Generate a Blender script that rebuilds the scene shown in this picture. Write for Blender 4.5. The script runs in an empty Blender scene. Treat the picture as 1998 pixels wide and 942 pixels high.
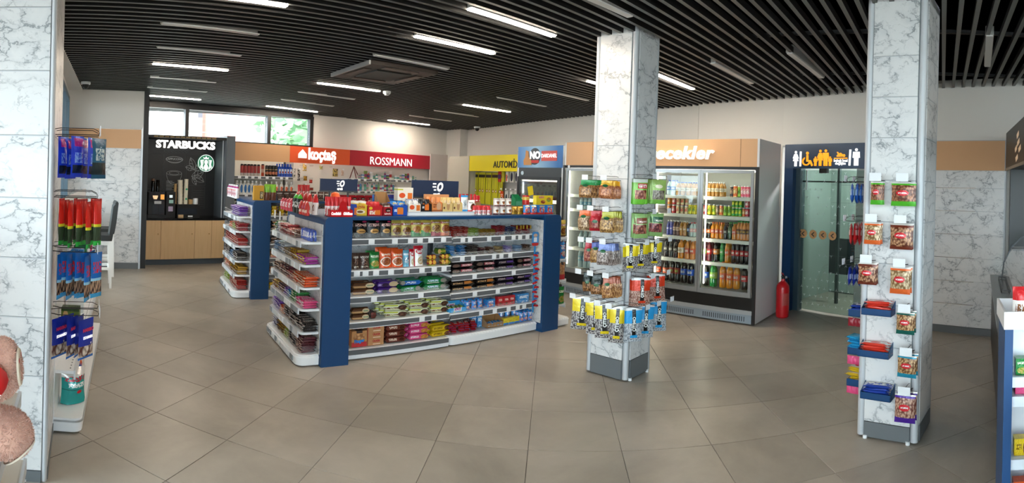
import bpy, bmesh, math, random
from mathutils import Matrix, Vector, noise
R = math.radians
rng = random.Random(7)
SC = bpy.context.scene
COL = SC.collection
# ---------------------------------------------------------------- camera
H = 1.71
cd = bpy.data.cameras.new('camera'); cam = bpy.data.objects.new('camera', cd); COL.objects.link(cam)
PH, RO, F, CY = 0.7881, -0.0336, 1066.3, 353.1
fwd = Vector((math.cos(PH), math.cos(PH - math.pi/2), 0)); rgt = Vector((math.sin(PH), math.sin(PH - math.pi/2), 0)); dwn = Vector((0, 0, -1))
cr, sr = math.cos(RO), math.sin(RO)
cx_ = rgt*cr + dwn*sr; cy_ = dwn*cr - rgt*sr
mw = Matrix((cx_, -cy_, -fwd)).transposed().to_4x4(); mw.translation = (0, 0, H)
cam.matrix_world = mw
cd.type = 'PANO'
for tgt in (cd, getattr(cd, 'cycles', None)):
    if tgt is None: continue
    try:
        tgt.panorama_type = 'CENTRAL_CYLINDRICAL'
        tgt.central_cylindrical_range_u_min = -999.0/F
        tgt.central_cylindrical_range_u_max = 999.0/F
        tgt.central_cylindrical_range_v_min = -(942 - CY)/F
        tgt.central_cylindrical_range_v_max = CY/F
        tgt.central_cylindrical_radius = 1.0
    except Exception as e:
        print('pano', e)
cd.clip_start = 0.05; cd.clip_end = 200
SC.camera = cam
# ---------------------------------------------------------------- world, sun, exposure
W = bpy.data.worlds.new('world'); SC.world = W; W.use_nodes = True
bg = W.node_tree.nodes['Background']; bg.inputs[0].default_value = (0.80, 0.90, 1.0, 1); bg.inputs[1].default_value = 3.7
sun_d = bpy.data.lights.new('sun', 'SUN'); sun_d.energy = 3.0; sun_d.angle = R(1.0); sun_d.color = (1, .93, .82)
sun = bpy.data.objects.new('sun', sun_d); COL.objects.link(sun); sun.location = (-10, 0, 12)
sun.rotation_euler = Vector((0.9, 1.3, -1.0)).to_track_quat('-Z', 'Y').to_euler()
SC.view_settings.view_transform = 'Standard'; SC.view_settings.look = 'None'; SC.view_settings.gamma = 1.0
SC.view_settings.exposure = 1.95
SC.cycles.use_denoising = True
SC.cycles.max_bounces = 7; SC.cycles.diffuse_bounces = 4; SC.cycles.transparent_max_bounces = 16
SC.cycles.caustics_reflective = False; SC.cycles.caustics_refractive = False
SC.cycles.sample_clamp_indirect = 6.0
# ---------------------------------------------------------------- helpers
def lin(h):
    if isinstance(h, str):
        c = [int(h[i:i+2], 16)/255 for i in (0, 2, 4)]
        return tuple((x/12.92 if x <= .04045 else ((x+.055)/1.055)**2.4) for x in c) + (1,)
    return tuple(h) + (1,) if len(h) == 3 else tuple(h)
MATS = {}
def M(name, col='808080', rough=.5, metal=0., emit=0., alpha=None, spec=.5, coat=0., ecol=None):
    if name in MATS: return MATS[name]
    m = bpy.data.materials.new(name); m.use_nodes = True; b = m.node_tree.nodes['Principled BSDF']
    b.inputs['Base Color'].default_value = lin(col); b.inputs['Roughness'].default_value = rough
    b.inputs['Metallic'].default_value = metal; b.inputs['Specular IOR Level'].default_value = spec
    b.inputs['Coat Weight'].default_value = coat
    if emit:
        b.inputs['Emission Color'].default_value = lin(ecol or col); b.inputs['Emission Strength'].default_value = emit
    MATS[name] = m; return m
class NT:
    def __init__(s, m): s.t = m.node_tree; s.b = s.t.nodes.get('Principled BSDF')
    def n(s, typ, **kw):
        nd = s.t.nodes.new(typ)
        for k, v in kw.items():
            if k in nd.inputs: nd.inputs[k].default_value = v
            else: setattr(nd, k, v)
        return nd
    def l(s, a, b): s.t.links.new(a, b)
    def math(s, op, a, b=None, c=None, clamp=False):
        nd = s.t.nodes.new('ShaderNodeMath'); nd.operation = op; nd.use_clamp = clamp
        for i, x in enumerate((a, b, c)):
            if x is None: continue
            if isinstance(x, (int, float)): nd.inputs[i].default_value = x
            else: s.l(x, nd.inputs[i])
        return nd.outputs[0]
    def mix(s, f, a, b):
        nd = s.t.nodes.new('ShaderNodeMix'); nd.data_type = 'RGBA'
        for i, x in ((0, f), (6, a), (7, b)):
            if isinstance(x, (int, float)): nd.inputs[i].default_value = x
            elif isinstance(x, (tuple, str, list)): nd.inputs[i].default_value = lin(x)
            else: s.l(x, nd.inputs[i])
        return nd.outputs[2]
    def noise(s, vec, scale, detail=3, rough=.5, dist=0.):
        nd = s.n('ShaderNodeTexNoise', Scale=scale, Detail=detail, Roughness=rough, Distortion=dist)
        if vec is not None: s.l(vec, nd.inputs['Vector'])
        return nd
def marble(name, base='dedede', vein='6f757b', scale=1.0, rough=.3):
    m = M(name, base, rough); t = NT(m)
    g = t.n('ShaderNodeNewGeometry').outputs['Position']
    mp = t.n('ShaderNodeMapping'); t.l(g, mp.inputs[0]); mp.inputs['Scale'].default_value = (1*scale, 1*scale, 1.45*scale)
    def warp(sc, amt, src):
        n0 = t.noise(src, sc, 4, .6); sb = t.n('ShaderNodeVectorMath', operation='SUBTRACT'); t.l(n0.outputs['Color'], sb.inputs[0]); sb.inputs[1].default_value = (.5, .5, .5)
        ad = t.n('ShaderNodeVectorMath', operation='MULTIPLY_ADD'); t.l(sb.outputs[0], ad.inputs[0]); ad.inputs[1].default_value = (amt, amt, amt); t.l(src, ad.inputs[2]); return ad.outputs[0]
    w1 = warp(5.0, .28, mp.outputs[0]); w2 = warp(14, .10, w1)
    def crack(sc, wd, src):
        vo = t.n('ShaderNodeTexVoronoi', feature='DISTANCE_TO_EDGE', Scale=sc); t.l(src, vo.inputs['Vector'])
        return t.math('SUBTRACT', 1, t.math('DIVIDE', vo.outputs['Distance'], wd, clamp=True))
    mk_ = t.math('MULTIPLY', t.math('SUBTRACT', t.noise(w1, 3.2, 4, .6).outputs[0], .43, clamp=True), 7, clamp=True)
    mk2 = t.math('MULTIPLY', t.math('SUBTRACT', t.noise(w2, 6.5, 3, .6).outputs[0], .5, clamp=True), 8, clamp=True)
    f = t.math('ADD', t.math('MULTIPLY', crack(5.2, .05, w2), mk_), t.math('MULTIPLY', t.math('MULTIPLY', crack(11, .07, w2), mk2), .55), clamp=True)
    halo = t.math('MULTIPLY', t.math('MULTIPLY', crack(5.2, .28, w1), mk_), .32)
    c1 = t.mix(halo, base, 'aeb3b8')
    c = t.mix(t.math('MULTIPLY', f, .8), c1, vein)
    t.l(c, t.b.inputs['Base Color']); return m
def glassmat(name, tint='ffffff', refl=1.0, rough=0.0):
    if name in MATS: return MATS[name]
    m = bpy.data.materials.new(name); m.use_nodes = True; t = m.node_tree; t.nodes.clear()
    o = t.nodes.new('ShaderNodeOutputMaterial'); mx = t.nodes.new('ShaderNodeMixShader'); tr = t.nodes.new('ShaderNodeBsdfTransparent'); gl = t.nodes.new('ShaderNodeBsdfGlossy')
    lw = t.nodes.new('ShaderNodeFresnel'); lw.inputs[0].default_value = 1.45
    mu = t.nodes.new('ShaderNodeMath'); mu.operation = 'MULTIPLY'; mu.inputs[1].default_value = refl; t.links.new(lw.outputs[0], mu.inputs[0])
    tr.inputs[0].default_value = lin(tint); gl.inputs['Roughness'].default_value = rough
    t.links.new(mu.outputs[0], mx.inputs[0]); t.links.new(tr.outputs[0], mx.inputs[1]); t.links.new(gl.outputs[0], mx.inputs[2]); t.links.new(mx.outputs[0], o.inputs[0])
    MATS[name] = m; return m
def plastic_film(name, tint='ffffff', a=.35):
    if name in MATS: return MATS[name]
    m = bpy.data.materials.new(name); m.use_nodes = True; t = m.node_tree; b = t.nodes['Principled BSDF']
    b.inputs['Base Color'].default_value = lin(tint); b.inputs['Alpha'].default_value = a; b.inputs['Roughness'].default_value = .15
    MATS[name] = m; return m
class MB:
    """collects verts and faces of ONE mesh"""
    def __init__(s): s.v = []; s.f = []; s.m = []
    def add(s, vs, fs, mi=0):
        o = len(s.v); s.v += [tuple(p) for p in vs]; s.f += [tuple(i+o for i in q) for q in fs]; s.m += [mi]*len(fs); return s
    def box(s, x0, x1, y0, y1, z0, z1, mi=0):
        return s.add([(x0,y0,z0),(x1,y0,z0),(x1,y1,z0),(x0,y1,z0),(x0,y0,z1),(x1,y0,z1),(x1,y1,z1),(x0,y1,z1)],
                     [(0,3,2,1),(4,5,6,7),(0,1,5,4),(1,2,6,5),(2,3,7,6),(3,0,4,7)], mi)
    def prism(s, poly, a, b, axis='y', mi=0):
        def P(p, t): return {'y': (p[0], t, p[1]), 'z': (p[0], p[1], t), 'x': (t, p[0], p[1])}[axis]
        n = len(poly); vs = [P(p, a) for p in poly] + [P(p, b) for p in poly]
        ar = sum(poly[i][0]*poly[(i+1) % n][1]-poly[(i+1) % n][0]*poly[i][1] for i in range(n))
        fs = [(i, (i+1) % n, n+(i+1) % n, n+i) for i in range(n)] + [tuple(range(n-1, -1, -1)), tuple(range(n, 2*n))]
        flip = (ar < 0) != (axis == 'y') 
        if flip: fs = [tuple(reversed(q)) for q in fs]
        if (b < a): fs = [tuple(reversed(q)) for q in fs]
        return s.add(vs, fs, mi)
    def lathe(s, prof, n=12, cx=0, cy=0, mis=None, sx=1, sy=1):
        vs = []; fs = []; ms = []
        for r, z in prof:
            for k in range(n):
                a = 2*math.pi*k/n; vs.append((cx+r*math.cos(a)*sx, cy+r*math.sin(a)*sy, z))
        o = len(s.v); s.v += vs
        for i in range(len(prof)-1):
            mi = mis[i] if mis else 0
            for k in range(n):
                s.f.append((o+i*n+k, o+i*n+(k+1) % n, o+(i+1)*n+(k+1) % n, o+(i+1)*n+k)); s.m.append(mi)
        s.f.append(tuple(o+k for k in range(n-1, -1, -1))); s.m.append(mis[0] if mis else 0)
        s.f.append(tuple(o+(len(prof)-1)*n+k for k in range(n))); s.m.append(mis[-1] if mis else 0)
        return s
    def cyl(s, p, q, r, n=10, mi=0, r2=None):
        return s.tube([p, q], r, n, mi, r2)
    def tube(s, pts, r, n=6, mi=0, r2=None):
        pts = [Vector(p) for p in pts]; vs = []; fs = []; L = len(pts)
        up0 = None
        for i, p in enumerate(pts):
            d = (pts[min(i+1, L-1)] - pts[max(i-1, 0)]).normalized()
            if up0 is None:
                up0 = Vector((0, 0, 1)) if abs(d.z) < .9 else Vector((1, 0, 0))
            a = d.cross(up0).normalized(); b = a.cross(d).normalized(); up0 = b
            rr = r if r2 is None else r+(r2-r)*i/(L-1)
            for k in range(n):
                t = 2*math.pi*k/n; vs.append(p + a*rr*math.cos(t) + b*rr*math.sin(t))
        for i in range(L-1):
            for k in range(n): fs.append((i*n+k, i*n+(k+1) % n, (i+1)*n+(k+1) % n, (i+1)*n+k))
        fs += [tuple(range(n-1, -1, -1)), tuple((L-1)*n+k for k in range(n))]
        fs = [tuple(reversed(q)) for q in fs]
        return s.add(vs, fs, mi)
    def grid(s, fn, nu, nv, mi=0, flip=False):
        vs = [fn(i/nu, j/nv) for j in range(nv+1) for i in range(nu+1)]
        fs = [(j*(nu+1)+i, j*(nu+1)+i+1, (j+1)*(nu+1)+i+1, (j+1)*(nu+1)+i) for j in range(nv) for i in range(nu)]
        if flip: fs = [tuple(reversed(q)) for q in fs]
        return s.add(vs, fs, mi)
    def mesh(s, name, mats, smooth=True, ang=35):
        me = bpy.data.meshes.new(name); me.from_pydata(s.v, [], s.f)
        for m in (mats if isinstance(mats, (list, tuple)) else [mats]): me.materials.append(m)
        me.polygons.foreach_set('material_index', s.m)
        if smooth:
            me.shade_smooth(); me.set_sharp_from_angle(angle=R(ang))
        me.update(); return me
    def build(s, name, mats, parent=None, loc=None, rot=None, smooth=True, **props):
        return ob(name, s.mesh(name, mats, smooth), parent, loc, rot, **props)
def ob(name, data, parent=None, loc=None, rot=None, **props):
    o = bpy.data.objects.new(name, data); COL.objects.link(o)
    if parent: o.parent = parent
    if loc: o.location = loc
    if rot: o.rotation_euler = rot
    for k, v in props.items(): o[k] = v
    return o
def rrect(x0, x1, y0, y1, r, n=4, corners=(1, 1, 1, 1)):
    """rounded rectangle, corners ll, lr, ur, ul"""
    pts = []
    for (cx, cy, a0, on) in ((x0+r, y0+r, 180, corners[0]), (x1-r, y0+r, 270, corners[1]), (x1-r, y1-r, 0, corners[2]), (x0+r, y1-r, 90, corners[3])):
        if on:
            for k in range(n+1):
                a = R(a0+90*k/n); pts.append((cx+r*math.cos(a), cy+r*math.sin(a)))
        else:
            pts.append((cx + (-r if a0 in (180, 90) else r), cy + (-r if a0 in (180, 270) else r)))
    return pts
class Frame:
    """a local frame on the floor: u runs left to right along a front, v goes back from it"""
    def __init__(s, ox, oy, rot): s.o = Vector((ox, oy)); s.r = rot; s.c = math.cos(rot); s.s = math.sin(rot)
    def w(s, u, v, z=0): return (s.o.x+s.c*u-s.s*v, s.o.y+s.s*u+s.c*v, z)
    def empty(s, name, label, cat, group=None, u=0, v=0):
        e = bpy.data.objects.new(name, None); COL.objects.link(e); e.location = s.w(u, v); e.rotation_euler = (0, 0, s.r)
        e['label'] = label; e['category'] = cat
        if group: e['group'] = group
        return e
def text(body, size, parent, loc, mat, ext=.002, bold=0., name='lettering', align='CENTER', rot=(R(90), 0, 0), sx=1., shear=0., space=1., **props):
    c = bpy.data.curves.new(name, 'FONT'); c.body = body; c.size = size; c.extrude = ext; c.offset = bold; c.align_x = align; c.align_y = 'CENTER'; c.resolution_u = 3; c.shear = shear; c.space_character = space
    c.materials.append(mat)
    tmp = bpy.data.objects.new('tmp', c); COL.objects.link(tmp)
    me = bpy.data.meshes.new_from_object(tmp.evaluated_get(bpy.context.evaluated_depsgraph_get())); bpy.data.objects.remove(tmp)
    me.name = name
    o = ob(name, me, parent, loc, rot, **props); o.scale = (sx, 1, 1); return o
# ---------------------------------------------------------------- common materials
marble_m = marble('marble_laminate')
alu = M('aluminium', 'b9bcc0', .32, .85)
alu_dark = M('dark_aluminium', '55595d', .4, .6)
white_paint = M('white_wall_paint', 'dcd8d2', .7)
white_gloss = M('white_enamel', 'eef0f2', .3)
tan = M('tan_fascia', 'd2a377', .45)
black = M('black_plastic', '0b0b0c', .35)
black_wire = M('black_wire', '0a0a0b', .5)
grey_base = M('grey_plinth', '686d70', .45)
navy = M('navy_panel', '003c6c', .45)
dk_navy = M('dark_navy_panel', '1d2d4a', .4)
wood = M('light_oak_laminate', 'c9a577', .5)
t = NT(wood); g = t.n('ShaderNodeNewGeometry').outputs['Position']; mp = t.n('ShaderNodeMapping'); t.l(g, mp.inputs[0]); mp.inputs['Scale'].default_value = (14, 14, .8)
t.l(t.mix(t.noise(mp.outputs[0], 3, 5, .6).outputs[0], 'bd986a', 'd5b387'), t.b.inputs['Base Color'])
tag_m = M('paper_tag', 'e8ebee', .5)
grey_rail = M('grey_price_rail', '5c5f63', .45)
clear = plastic_film('clear_guard', 'f4fbff', .07)
# ================================================================ SETTING
K = dict(kind='structure')
# ---- floor: square tiles laid diagonally to the walls
grout = M('tile_grout', '4a443e', .8)
tile_m = M('floor_tile', '8d8276', .33)
t = NT(tile_m); gp = t.n('ShaderNodeNewGeometry').outputs['Position']; oi = t.n('ShaderNodeObjectInfo').outputs['Random']
n1 = t.noise(gp, 1.1, 5, .6, .4); n2 = t.noise(gp, 9, 4, .7)
f = t.math('ADD', t.math('MULTIPLY', t.math('SUBTRACT', n1.outputs[0], .5), 2.3), t.math('MULTIPLY', t.math('SUBTRACT', n2.outputs[0], .5), .35))
f = t.math('ADD', t.math('ADD', f, .45), t.math('MULTIPLY', t.math('SUBTRACT', oi, .5), .3), clamp=True)
t.l(t.mix(f, '8c857a', 'b0a89b'), t.b.inputs['Base Color'])
rr = t.math('ADD', .24, t.math('MULTIPLY', n2.outputs[0], .2)); t.l(rr, t.b.inputs['Roughness'])
fl = MB().box(-3.2, 9.8, -4.2, 12.6, -.12, -.006).build('floor', grout, smooth=False, **K)
E1, E2, T0 = Vector((0.654,-0.757)), Vector((0.757,0.654)), Vector((0.548,3.786)); TS = E1.length*.6004
S = .6004
hw = S/2-.0017
tmb = MB(); tmb.add([(-hw,-hw,-.005),(hw,-hw,-.005),(hw,hw,-.005),(-hw,hw,-.005),(-hw,-hw,-.001),(hw,-hw,-.001),(hw,hw,-.001),(-hw,hw,-.001),(-hw+.002,-hw+.002,0),(hw-.002,-hw+.002,0),(hw-.002,hw-.002,0),(-hw+.002,hw-.002,0)],
 [(0,1,5,4),(1,2,6,5),(2,3,7,6),(3,0,4,7),(4,5,9,8),(5,6,10,9),(6,7,11,10),(7,4,8,11),(8,9,10,11)])
tme = tmb.mesh('floor_tile', tile_m, smooth=False)
ang_t = math.atan2(E1.y, E1.x)
cells = []
for i in range(-22, 26):
    for j in range(-14, 22):
        c = T0 + E1*(S*(i+.5)) + E2*(S*(j+.5))
        if not (-3.1 < c.x < 9.4 and -4.1 < c.y < 12.4): continue
        az = math.atan2(c.y, c.x)
        d = c.length
        fx = fwd.x*c.x+fwd.y*c.y; fr_ = rgt.x*c.x+rgt.y*c.y
        vis = abs(math.atan2(fr_, fx)) < 1.05
        hid = (2.6 < c.x < 4.5 and 4.9 < c.y < 5.5) or c.x > 7.6 or c.y > 9.9 or (c.x < -.3 and c.y > 3.2)
        cells.append((0 if vis and not hid else 1, d, c))
cells.sort(key=lambda q: (q[0], q[1]))
rest = MB()
for k, (vz, d, c) in enumerate(cells):
    if k < 290 and vz == 0:
        ob('floor_tile', tme, fl, (c.x, c.y, 0), (0, 0, ang_t))
    else:
        ca, sa = math.cos(ang_t), math.sin(ang_t)
        rest.add([(c.x+ca*x-sa*y, c.y+sa*x+ca*y, 0) for x, y in ((-hw,-hw),(hw,-hw),(hw,hw),(-hw,hw))], [(0,1,2,3)])
rest.build('distant_tiles', tile_m, fl, smooth=False, kind='stuff')
# ---- ceiling: black void and slats running along X
void_m = M('ceiling_void', '020202', 1., spec=0.)
ceil = MB().box(-3.2, 10.6, -4.2, 12.8, 3.32, 3.4).build('ceiling', void_m, smooth=False, **K)
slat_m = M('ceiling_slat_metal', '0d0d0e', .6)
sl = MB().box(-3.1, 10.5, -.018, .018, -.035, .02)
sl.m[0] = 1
sl = sl.mesh('ceiling_slat', (slat_m, M('slat_lit_face', '5f6160', .5)), False)  # underside coloured lighter for light it catches, sides near black for shade
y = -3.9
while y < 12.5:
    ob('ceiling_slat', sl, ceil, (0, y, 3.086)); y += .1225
cb = MB()
for x in (-2, -.3, 1.4, 3.1, 4.8, 6.5, 8.2): cb.box(x-.02, x+.02, -4.1, 12.6, 3.13, 3.16)
cb.build('slat_carrier', M('carrier_rail', '151515', .6), ceil, smooth=False)
# ---- walls
def wall_seg(name, pts, z0, z1, th, m=white_paint, parent=None):
    """a wall following a line, thickness to the left of travel"""
    b = MB(); n = len(pts); off = []
    for i in range(n):
        p = Vector(pts[i]); a = Vector(pts[max(i-1, 0)]); c = Vector(pts[min(i+1, n-1)])
        d = (c-a).normalized(); off.append((p.x-d.y*th, p.y+d.x*th))
    for i in range(n-1):
        (x0, y0), (x1, y1), (x2, y2), (x3, y3) = pts[i], pts[i+1], off[i+1], off[i]
        b.add([(x0,y0,z0),(x1,y1,z0),(x2,y2,z0),(x3,y3,z0),(x0,y0,z1),(x1,y1,z1),(x2,y2,z1),(x3,y3,z1)], [(0,3,2,1),(4,5,6,7),(0,1,5,4),(1,2,6,5),(2,3,7,6),(3,0,4,7)])
    return b.build(name, m, parent, smooth=False, **({} if parent else K))
# right wall, from the far corner towards the counter; room is on its right
wr = wall_seg('wall_right', [(9.62,11.8),(9.50,11.1),(8.09,3.92),(8.00,3.86),(7.71,2.34)][::-1], 0, 3.15, -.15)
wall_seg('wall_right_upper', [(7.71,2.34),(6.50,-1.15),(5.5,-4.1)][::-1], 2.36, 3.15, -.15)
wall_seg('wall_right_lower', [(7.302,1.163),(6.50,-1.15),(5.5,-4.1)][::-1], 0, 2.36, -.15)
# back wall under and beside the strip of windows
WNF = Frame(1.067, 10.62, math.atan2(1.35, 8.379))
def wbox(fr, name, u0, u1, v0, v1, z0, z1, m, parent=None, **kw):
    o = MB().box(u0, u1, v0, v1, z0, z1).build(name, m, parent, smooth=False, **kw)
    o.location = fr.w(0, 0); o.rotation_euler = (0, 0, fr.r); return o
wbox(WNF, 'wall_back', -1.4, 3.95, .0, .2, 0, 2.30, white_paint, **K)
wbox(WNF, 'wall_back_right', 3.95, 8.7, .0, .2, 0, 3.15, white_paint, **K)
wbox(WNF, 'wall_back_top', -.2, 3.95, .0, .2, 2.985, 3.15, M('dark_frame_paint', '1b1c1f', .5), **K)
MB().box(9.28, 9.95, 11.35, 12.3, 0, 3.1).build('wall_corner_column', white_paint, smooth=False, **K)
# window strip
frame_dk = M('window_frame_dark', '1f2023', .45)
wn = MB(); 
for u0, u1 in ((.0, .075), (.925, 1.0), (2.785, 2.865), (3.86, 3.95)): wn.box(u0, u1, -.02, .1, 2.3, 3.0)
wn.box(0, 3.95, -.03, .1, 2.935, 3.0); wn.box(0, 3.95, -.02, .1, 2.3, 2.35)
o = wn.build('window_1', frame_dk, smooth=False, **K); o.location = WNF.w(0, 0); o.rotation_euler = (0, 0, WNF.r)
pane_m = glassmat('window_glass', 'f2f7f6', .8)
for u0, u1 in ((.075, .925), (1.0, 2.785), (2.865, 3.86)):
    MB().box(u0, u1, .03, .038, 2.34, 2.94).build('pane', pane_m, o, smooth=False)
# jog beside the coffee niche, and the short wall with marble panels
MB().box(1.0, 1.09, 9.36, 10.75, 0, 3.12).build('wall_niche_left', M('dark_frame_paint', '1b1c1f', .5), smooth=False, **K)
MB().box(-.6, 1.0, 9.37, 9.5, 0, 3.12).build('wall_end', white_paint, smooth=False, **K)
lw = MB().box(-.5, .985, 9.345, 9.372, .02, 2.395).build('trim_1', alu, smooth=False, **K)
for z0, z1 in ((.105,.365),(.371,.648),(.654,.932),(.938,1.206),(1.212,1.488),(1.494,1.753),(1.759,2.061)):
    MB().box(-.5, .96, 9.33, 9.345, z0, z1).build('marble_panel', marble_m, lw, smooth=False)
MB().box(-.5, .96, 9.325, 9.345, 2.067, 2.39).build('tan_panel', tan, lw, smooth=False)
MB().box(-.5, .96, 9.325, 9.345, .0, .1).build('plinth', grey_base, lw, smooth=False)
MB().box(.96, .99, 9.31, 9.36, .0, 2.42).build('edge_profile', alu, lw, smooth=False)
# left wall with tall windows
LWF = Frame(-.42, 3.1, math.atan2(9.37-3.1, -.30+.42))
def lbox(name, u0, u1, z0, z1, m, v0=0, v1=.18, parent=None, **kw): return wbox(LWF, name, u0, u1, v0, v1, z0, z1, m, parent, **kw)
lbox('wall_left', 0, 6.3, 0, .35, white_paint, **K)
lbox('wall_left_near', 0, 3.75, .35, 2.9, white_paint, **K)
lbox('wall_left_top', 0, 6.3, 2.9, 3.15, white_paint, **K)
lbox('wall_left_end', 6.12, 6.3, .35, 2.9, white_paint, **K)
wl = MB()
blue_frame = M('window_frame_blue_grey', '5f7484', .4)
for u in (3.75, 4.9, 6.05): wl.box(u, u+.08, -.03, .1, .35, 2.9)
wl.box(3.75, 6.12, -.03, .1, 2.82, 2.9); wl.box(3.75, 6.12, -.03, .1, .35, .42); wl.box(3.75, 6.12, -.03, .1, 2.02, 2.08)
o = wl.build('window_2', blue_frame, smooth=False, **K); o.location = LWF.w(0, 0); o.rotation_euler = (0, 0, LWF.r)
for u in (3.83, 4.98):
    MB().box(u, u+1.07, .03, .038, .42, 2.02).build('pane', pane_m, o, smooth=False)
    MB().box(u, u+1.07, .03, .038, 2.08, 2.82).build('pane', pane_m, o, smooth=False)
MB().prism([(-.42,3.1),(-.36,3.1),(-.28,6.0),(-.06,9.37),(-.30,9.37)], 3.035, 3.12, 'z').build('ceiling_soffit', white_paint, smooth=False, **K)
# storefront behind the camera: glass on the entrance side, solid elsewhere
MB().box(-3.2, -.45, 3.12, 3.3, 0, 3.15).build('wall_entrance', white_paint, smooth=False, **K)
sf = MB()
for yy in (-4.1, -2.3, -.5, 1.3, 3.05): sf.box(-3.2, -3.1, yy, yy+.08, 0, 3.15)
sf.box(-3.2, -3.1, -4.1, 3.1, 2.95, 3.15); sf.box(-3.2, -3.1, -4.1, 3.1, 0, .12)
o = sf.build('window_3', frame_dk, smooth=False, **K)
for yy in (-4.02, -2.22, -.42, 1.38): MB().box(-3.16, -3.15, yy, yy+1.7, .12, 2.95).build('pane', pane_m, o, smooth=False)
MB().box(-3.2, 1.6, -4.2, -4.1, 0, .5).build('wall_front', white_paint, smooth=False, **K)
sf = MB()
for xx in (-3.2, -1.6, 0, 1.52): sf.box(xx, xx+.08, -4.2, -4.1, .5, 3.15)
sf.box(-3.2, 1.6, -4.2, -4.1, 2.95, 3.15); o = sf.build('window_4', frame_dk, smooth=False, **K)
for xx in (-3.12, -1.52, .08): MB().box(xx, xx+1.44, -4.16, -4.15, .5, 2.95).build('pane', pane_m, o, smooth=False)
MB().box(1.6, 5.6, -4.2, -4.1, 0, 3.15).build('wall_front_right', white_paint, smooth=False, **K)
# marble panels and tan fascia on the right wall
RWF = Frame(7.62, 2.19, -1.905)
rwp = MB().box(1.25, 3.13, .0, .09, .02, 2.385).build('trim_2', alu, smooth=False, **K); rwp.location = RWF.w(0, 0); rwp.rotation_euler = (0, 0, RWF.r)
for z0, z1 in ((.09,.356),(.362,.637),(.643,.925),(.931,1.214),(1.22,1.503),(1.509,1.787),(1.793,2.005)):
    MB().box(1.27, 3.11, -.012, 0, z0, z1).build('marble_panel', marble_m, rwp, smooth=False)
MB().box(1.27, 3.11, -.014, 0, 2.01, 2.375).build('tan_panel', tan, rwp, smooth=False)
MB().box(1.27, 3.11, -.02, 0, 0, .085).build('plinth', grey_base, rwp, smooth=False)
strip_m = M('bright_joint_strip', 'd9dadb', .2, .9)
for i, z in enumerate((.359, .64, .928, 1.217, 1.506, 1.79)):
    MB().box(2.1+.02*i, 2.75, -.018, -.011, z-.004, z+.005).build('joint_strip', strip_m, rwp, smooth=False)
# ================================================================ CEILING FITTINGS
lit = M('lit_lamp_diffuser', 'fff3e0', .5, emit=30., ecol=(1., .86, .70)); unlit = M('unlit_lamp_diffuser', 'd6d6d4', .5)
LAMPS = [  # x0, y0, x1, y1, lit
 (.49,3.72,1.23,3.78,0),(.56,4.44,1.31,4.53,0),(.61,5.14,1.38,5.24,1),(.68,5.87,1.45,6.0,0),(.73,6.61,1.52,6.76,0),(.8,7.34,1.6,7.53,1),
 (2.44,5.46,3.28,5.52,0),(2.52,6.18,3.39,6.34,0),(2.58,6.93,3.48,7.17,0),(2.64,7.73,3.59,7.97,0)]
LAMPS = [((0.651,4.907,1.621,4.999), 0), ((0.743,5.856,1.733,5.983), 0), ((0.811,6.787,1.828,6.919), 1),
 ((0.895,7.755,1.915,7.924), 0), ((0.966,8.727,2.004,8.933), 0), ((1.052,9.695,2.114,9.942), 1),
 ((3.225,7.204,4.333,7.294), 1), ((3.323,8.162,4.469,8.371), 0), ((3.406,9.151,4.598,9.468), 0), ((3.487,10.205,4.74,10.532), 1),
 ((2.692,3.252,3.723,3.259), 1), ((2.858,4.224,3.864,4.207), 1), ((2.975,5.172,4.057,5.235), 0),
 ((5.758,5.296,6.919,5.302), 0), ((5.94,6.363,7.128,6.387), 0), ((6.149,7.475,7.342,7.491), 1),
 ((6.32,8.554,7.539,8.635), 0), ((6.48,9.657,7.767,9.835), 0), ((6.678,10.838,7.963,10.964), 1),
 ((5.571,4.292,6.671,4.252), 1), ((5.447,3.27,6.607,3.29), 1), ((5.248,2.399,6.428,2.378), 0), ((5.022,1.49,6.214,1.431), 0),
 ((4.466,-0.357,5.578,-0.431), 0), ((2.81,2.393,3.589,2.351), 0), ((0.866,4.03,1.539,4.049), 1),
 ((-2.2, -1.0, -1.3, -1.0), 1), ((-2.2, 1.2, -1.3, 1.2), 1), ((3.0, -2.2, 3.9, -2.2), 1)]
NM = ['topmost unlit strip above the coffee corner', 'second unlit strip from camera above the coffee corner', 'lit strip above the coffee corner, farther from the windows', 'unlit strip between the two lit ones near coffee corner', 'unlit strip just before the last lit one by windows', 'lit strip closest to the windows above coffee corner',
 'lit strip just in front of the ceiling air conditioner', 'unlit strip behind the lit one by the smoke detector', 'unlit strip in the middle rows before the windows', 'lit strip near the windows, left of centre',
 'large lit strip at top centre', 'second large lit strip, above the air conditioner', 'unlit strip beside the air conditioner', 'unlit strip just left of the central pillar', 'unlit strip second left of the central pillar', 'lit strip before the yellow sign wall',
 'unlit strip behind the lit one before yellow sign wall', 'unlit strip before the lit one by far corner', 'lit strip nearest the far corner', 'lit strip mostly hidden behind the central pillar, left edge showing', 'lit strip emerging right of the central pillar', 'unlit strip above the drinks fridge sign', 'unlit strip in front of the restroom sign', 'unlit strip at the far right, pointing at the camera', 'unlit strip above the top of central pillar', 'lit strip cut by the top edge at left',
 'lit strip behind the camera by the entrance', 'lit strip behind the camera near side window', 'lit strip behind the counter']
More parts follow.
